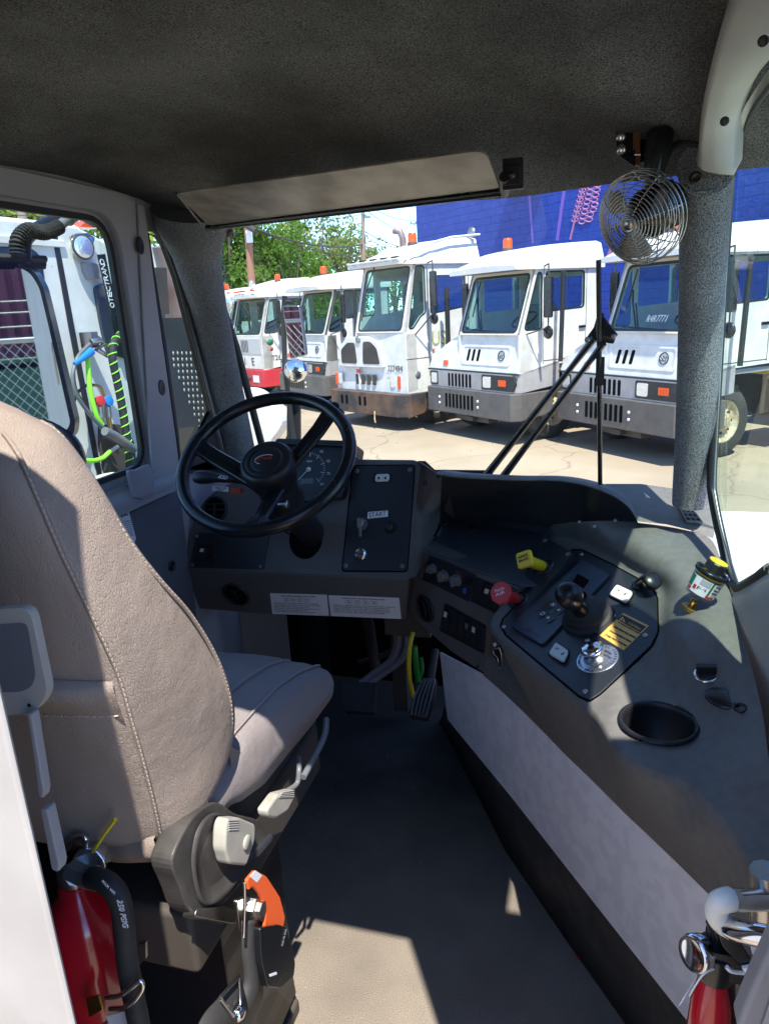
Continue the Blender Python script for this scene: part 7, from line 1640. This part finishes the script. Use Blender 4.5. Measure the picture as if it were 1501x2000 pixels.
# =====================================================================
# BACKGROUND: trees, poles, wires, fence behind
# =====================================================================
def leafmat(name,c1,c2):
    m=mat(name,c1,.6,var=c2,vs=1.4,vk=.5,spec=.25); t=m.node_tree; b=t.nodes['Principled BSDF']
    b.inputs['Subsurface Weight'].default_value=0
    tr=t.nodes.new('ShaderNodeBsdfTranslucent'); tr.inputs[0].default_value=(c2[0]*1.6,c2[1]*1.7,c2[2]*.8,1); mx=t.nodes.new('ShaderNodeMixShader'); mx.inputs[0].default_value=.35
    t.links.new(b.outputs[0],mx.inputs[1]); t.links.new(tr.outputs[0],mx.inputs[2]); t.links.new(mx.outputs[0],t.nodes['Material Output'].inputs[0]); return m
K['leafA']=leafmat('leaves_bright',(.045,.115,.018),(.15,.25,.045)); K['leafB']=leafmat('leaves_olive',(.10,.15,.04),(.22,.28,.09)); K['leafC']=leafmat('leaves_yellow',(.14,.20,.03),(.38,.38,.07))
K['bark']=mat('bark',(.16,.12,.09),.9,bump=.6,bs=20,var=(.24,.20,.16),vs=6); K['pole']=mat('pole_wood',(.36,.17,.10),.85,bump=.5,bs=30,var=(.28,.13,.08),vs=4,stretch=(3,3,.3)); K['polegrey']=mat('pole_grey',(.34,.26,.20),.85,var=(.26,.2,.16),vs=4)
def tree(x,y,h,r,label,leaf,seed,n=2200,sparse=1.0,name='tree',trunk=True,grp='trees beyond the parking lot'):
    rg=np.random.RandomState(seed); base=V((x,y,GZ)); t=thing(name,label,'tree',base,grp)
    m=MB()
    for k in range(7):
        a=rg.uniform(0,2*PI); z=h*rg.uniform(.35,.8); e=V((math.cos(a)*r*.6,math.sin(a)*r*.6,h*rg.uniform(.6,.95)))
        m.tube([base+V((0,0,h*.18)),base+V((e.x*.35,e.y*.35,h*.45)),base+e],[r*.06,r*.035,r*.01],6)
    m.tube([base,base+V((.1,0,h*.3)),base+V((.0,.1,h*.75))],[r*.09,r*.07,r*.02],8); m.build('trunk','bark',t)
    nc=int(34*sparse)+12; cl=[]
    for k in range(nc):
        u=rg.normal(size=3); u/=np.linalg.norm(u); rad=rg.uniform(.45,1)**.5
        zz=h*.58+u[2]*h*.42*rad; rr=r*rad*(1-.35*max(0,u[2])); cl.append((x+u[0]*rr,y+u[1]*rr,GZ+max(h*.12,zz),r*rg.uniform(.18,.36)))
    vs=[];fs=[]
    per=max(8,n//nc)
    for cx,cy,cz,cr in cl:
        for k in range(per):
            u=rg.normal(size=3); u/=np.linalg.norm(u); q=V((cx,cy,cz))+V(u)*cr*rg.uniform(.5,1.05); q.z-=0
            s_=rg.uniform(.11,.24)*(h/11); a=V(rg.normal(size=3)).normalized(); b=a.cross(V(rg.normal(size=3))).normalized(); o=len(vs)
            vs+=[q-a*s_,q+b*s_*.55,q+a*s_,q-b*s_*.55]; fs.append((o,o+1,o+2,o+3))
    MB().add(vs,fs).build('crown',leaf,t); return t
def atb(px,Y): 
    d=ray(px,600); return C0.x+d.x*(Y/d.y)
specs=[(410,46,13.5,4.2,'leafA',1,3000),(455,44,13,3.6,'leafA',2,3000),(492,48,14.5,3.6,'leafC',3,2800),(530,45,12.2,3.2,'leafA',4,2800),(568,44,11.2,2.6,'leafA',5,2200),(618,52,14.0,3.2,'leafB',6,1500),(662,54,13.6,3.4,'leafB',7,1300),(700,56,12.2,3.2,'leafB',8,1300),(772,72,11.6,2.2,'leafA',9,900),(640,62,12,4.5,'leafA',14,1600),(360,46,13,4.5,'leafA',12,2200)]
labs=['tall bright green tree half hidden by the left windshield pillar','bright green tree just right of the left windshield pillar, behind the amber beacons','tree with yellowing leaves behind the brown leaning pole','bright green tree between the brown pole and the sparse olive trees','small bright green tree at the edge of the open sky','sparse olive tree with bare twigs under the middle of the visor','olive tree with bare branches just left of the grey utility pole','sparse olive tree at the right end of the row, behind the utility pole','small green tree behind the exhaust pipe, near the blue wall','broad green tree standing behind the sparse olive trees','dense green tree behind the left windshield pillar and quarter window']
for (px,Y,h,r,lf_,sd,n),lb_ in zip(specs,labs): tree(atb(px,Y),Y,h*.80*(1 if px<510 else .84),r,lb_,lf_,sd,int(n*2.2))
# trees seen over the neighbour's roof through the door window
for k,(px,Y,h,r,lb_) in enumerate([(20,16,6.6,2.6,'green tree behind the wires at the far left of the door window'),(105,17,6.8,2.6,'green tree over the roof of the neighbouring truck, right of the pale pole'),(-70,16,6.5,2.8,'green tree at the left edge beyond the door window'),(185,18,6.4,2.4,'green tree behind the amber lamp of the neighbouring truck')]):
    tree(atb(px,Y),Y,h,r,lb_,'leafC' if k%2 else 'leafA',20+k,2600)
# poles
def pole(a,b,Y,r,lab,mt,name='utility_pole'):
    A_=onY(*a,Y);B_=onY(*b,Y); d=(B_-A_).normalized(); t0=(GZ-A_.z)/d.z; t=thing(name,lab,'utility pole',A_+d*t0,'utility poles'); MB().tube([A_+d*t0,B_],[r*1.15,r*.85],12).build('post',mt,t); return t,B_
tp1,_=pole((492,560),(475,330),38,.20,'reddish brown leaning wooden pole left of the steering wheel rim','pole')
m=MB(); q=onY(487,462,37.7); m.box(q,(.32,.1,.62)); m.build('notice_board','label',tp1)
m=MB(); m.tube([onY(481,440,37.5),onY(500,452,37.2)],.16,8); m.build('cable_splice','chassis',tp1)
tp2,tb2=pole((710,520),(708,380),50,.13,'grey brown utility pole with small street lamp in the middle of the windshield','polegrey')
m=MB(); m.tube([onY(709,418,50),onY(717,424,49.5)],.06,6); m.box(onY(718,424,49.4),(.35,.3,.12)); m.build('street_lamp','ign',tp2)
m=MB(); m.bb(tuple(onY(705,470,50.2)),tuple(onY(713,520,49.9))); m.build('pole_wrap','pole',tp2)
tp3,tb3=pole((817,480),(818,425),60,.11,'thin utility pole with crossarm beside the blue wall','polegrey')
m=MB(); m.tube([onY(800,437,60),onY(836,436,60)],.06,6); m.tube([onY(818,445,60),onY(806,437,60)],.03,5); m.tube([onY(818,445,60),onY(830,437,60)],.03,5); m.build('crossarm','polegrey',tp3)
for x in (802,812,824,834): MB().lathe(onY(x,436,60),(0,0,1),[(.05,0),(.06,.1),(0,.16)],8).build('insulator','chassis',tp3)
tp4,_=pole((48,440),(34,380),14,.11,'pale weathered utility pole seen through the left door window','polegrey')
# wires
def wire(a,b,Ya,Yb,sag,r,lab):
    A_=onY(*a,Ya);B_=onY(*b,Yb); P=[A_.lerp(B_,t)+V((0,0,-sag*4*t*(1-t))) for t in np.linspace(0,1,24)]; o=MB().tube(P,r,5).build('overhead_wire','chassis',None); tag(o,lab,'wire','overhead wires')
wire((481,440),(709,478),38,50,.5,.05,'thick bundled wire from the brown pole to the grey pole')
wire((481,442),(820,490),38,60,1.0,.03,'lowest overhead wire crossing the sky beneath the other wires')
wire((708,405),(850,470),50,75,.6,.025,'wire sloping down to the right from the grey pole top')
wire((708,395),(840,425),50,60,.6,.02,'highest thin wire right of the grey pole')
wire((708,450),(850,492),50,60,.4,.03,'heavy wire right of the grey pole, below its lamp')
wire((560,405),(708,418),44,50,.4,.02,'thin wire left of the grey pole near the visor')
for k,(a,b) in enumerate([((-40,402),(160,410)),((-40,414),(165,424)),((-40,428),(170,438)),((-40,392),(160,398))]): wire(a,b,13,15,.03,.008,['top but one of the four wires in the left window','third wire down in the left window','lowest wire over the neighbouring truck roof','uppermost wire in the left window'][k])
# behind us: fence, maroon wall, green container (seen in the door mirror)
K['maroon']=mat('maroon_metal',(.16,.03,.05),.6,var=(.20,.045,.065),vs=3,stretch=(1,1,.1)); K['galv']=mat('galvanised',(.45,.47,.46),.4,.8); K['binK']=mat('bin_green',(.02,.10,.06),.6)
def behind(): pass
mdir=(mp0-C0).normalized(); 
def refl(px,py,D):
    p=onP(px,py,(MPl[0]+mpn*.002,mpn)); d=(p-C0).normalized(); rd=d-mpn*2*d.dot(mpn); return p+rd*D,rd
c1_,rd1=refl(30,690,7.0); print('REFL',c1_,rd1)
hd2=V((rd1.x,rd1.y,0)).normalized(); rt2=V((-hd2.y,hd2.x,0))
# maroon shed, well behind
bc_=V((c1_.x,c1_.y,GZ))+hd2*7
mb_=MB()
for k in range(-40,41):
    a=bc_+rt2*k*.25; mb_.box(a+V((0,0,3)),(.13,.13,6.0))
mb_.slab([bc_+rt2*-10,bc_+rt2*10,bc_+rt2*10+V((0,0,6)),bc_+rt2*-10+V((0,0,6))],-hd2,.2)
tag(mb_.build('metal_shed','maroon',None),'maroon ribbed metal shed reflected in the left door mirror','shed')
fb_=V((c1_.x,c1_.y,GZ)); fn_=thing('chain_link_fence','galvanised chain link fence with barbed wire reflected in the left door mirror','fence',fb_)
FH=2.1
m=MB()
N_=44
for k in range(-N_,N_):
    for s_ in (1,-1):
        a=fb_+rt2*(k*.11); b=a+rt2*(s_*FH*.85); m.tube([a+V((0,0,.05)),b+V((0,0,FH))],.004,3,smooth=False)
o=m.build('mesh','galv',fn_); o['kind']='stuff'
m=MB(); m.tube([fb_-rt2*6+V((0,0,FH)),fb_+rt2*6+V((0,0,FH))],.03,8); m.build('top_rail','galv',fn_)
for k in (-4,-1.2,1.6,4.4): m=MB(); m.tube([fb_+rt2*k,fb_+rt2*k+V((0,0,FH+.4))],.035,8); m.build('post','galv',fn_)
for z in (.15,.3,.42): m=MB(); m.tube([fb_-rt2*6+V((0,0,FH+z)),fb_+rt2*6+V((0,0,FH+z))],.006,4); m.build('barbed_wire','galv',fn_)
m=MB(); q=bc_-hd2*3+rt2*.4; m.box(q+V((0,0,.9)),(2.4,1.6,1.5)); m.slab([q+V((-1.3,-.9,1.7)),q+V((1.3,-.9,1.7)),q+V((1.3,.9,1.8)),q+V((-1.3,.9,1.8))],(0,0,1),.08); tag(m.build('waste_bin','binK',None,bevel=.04),'dark green waste container behind the fence reflected in the door mirror','waste bin')
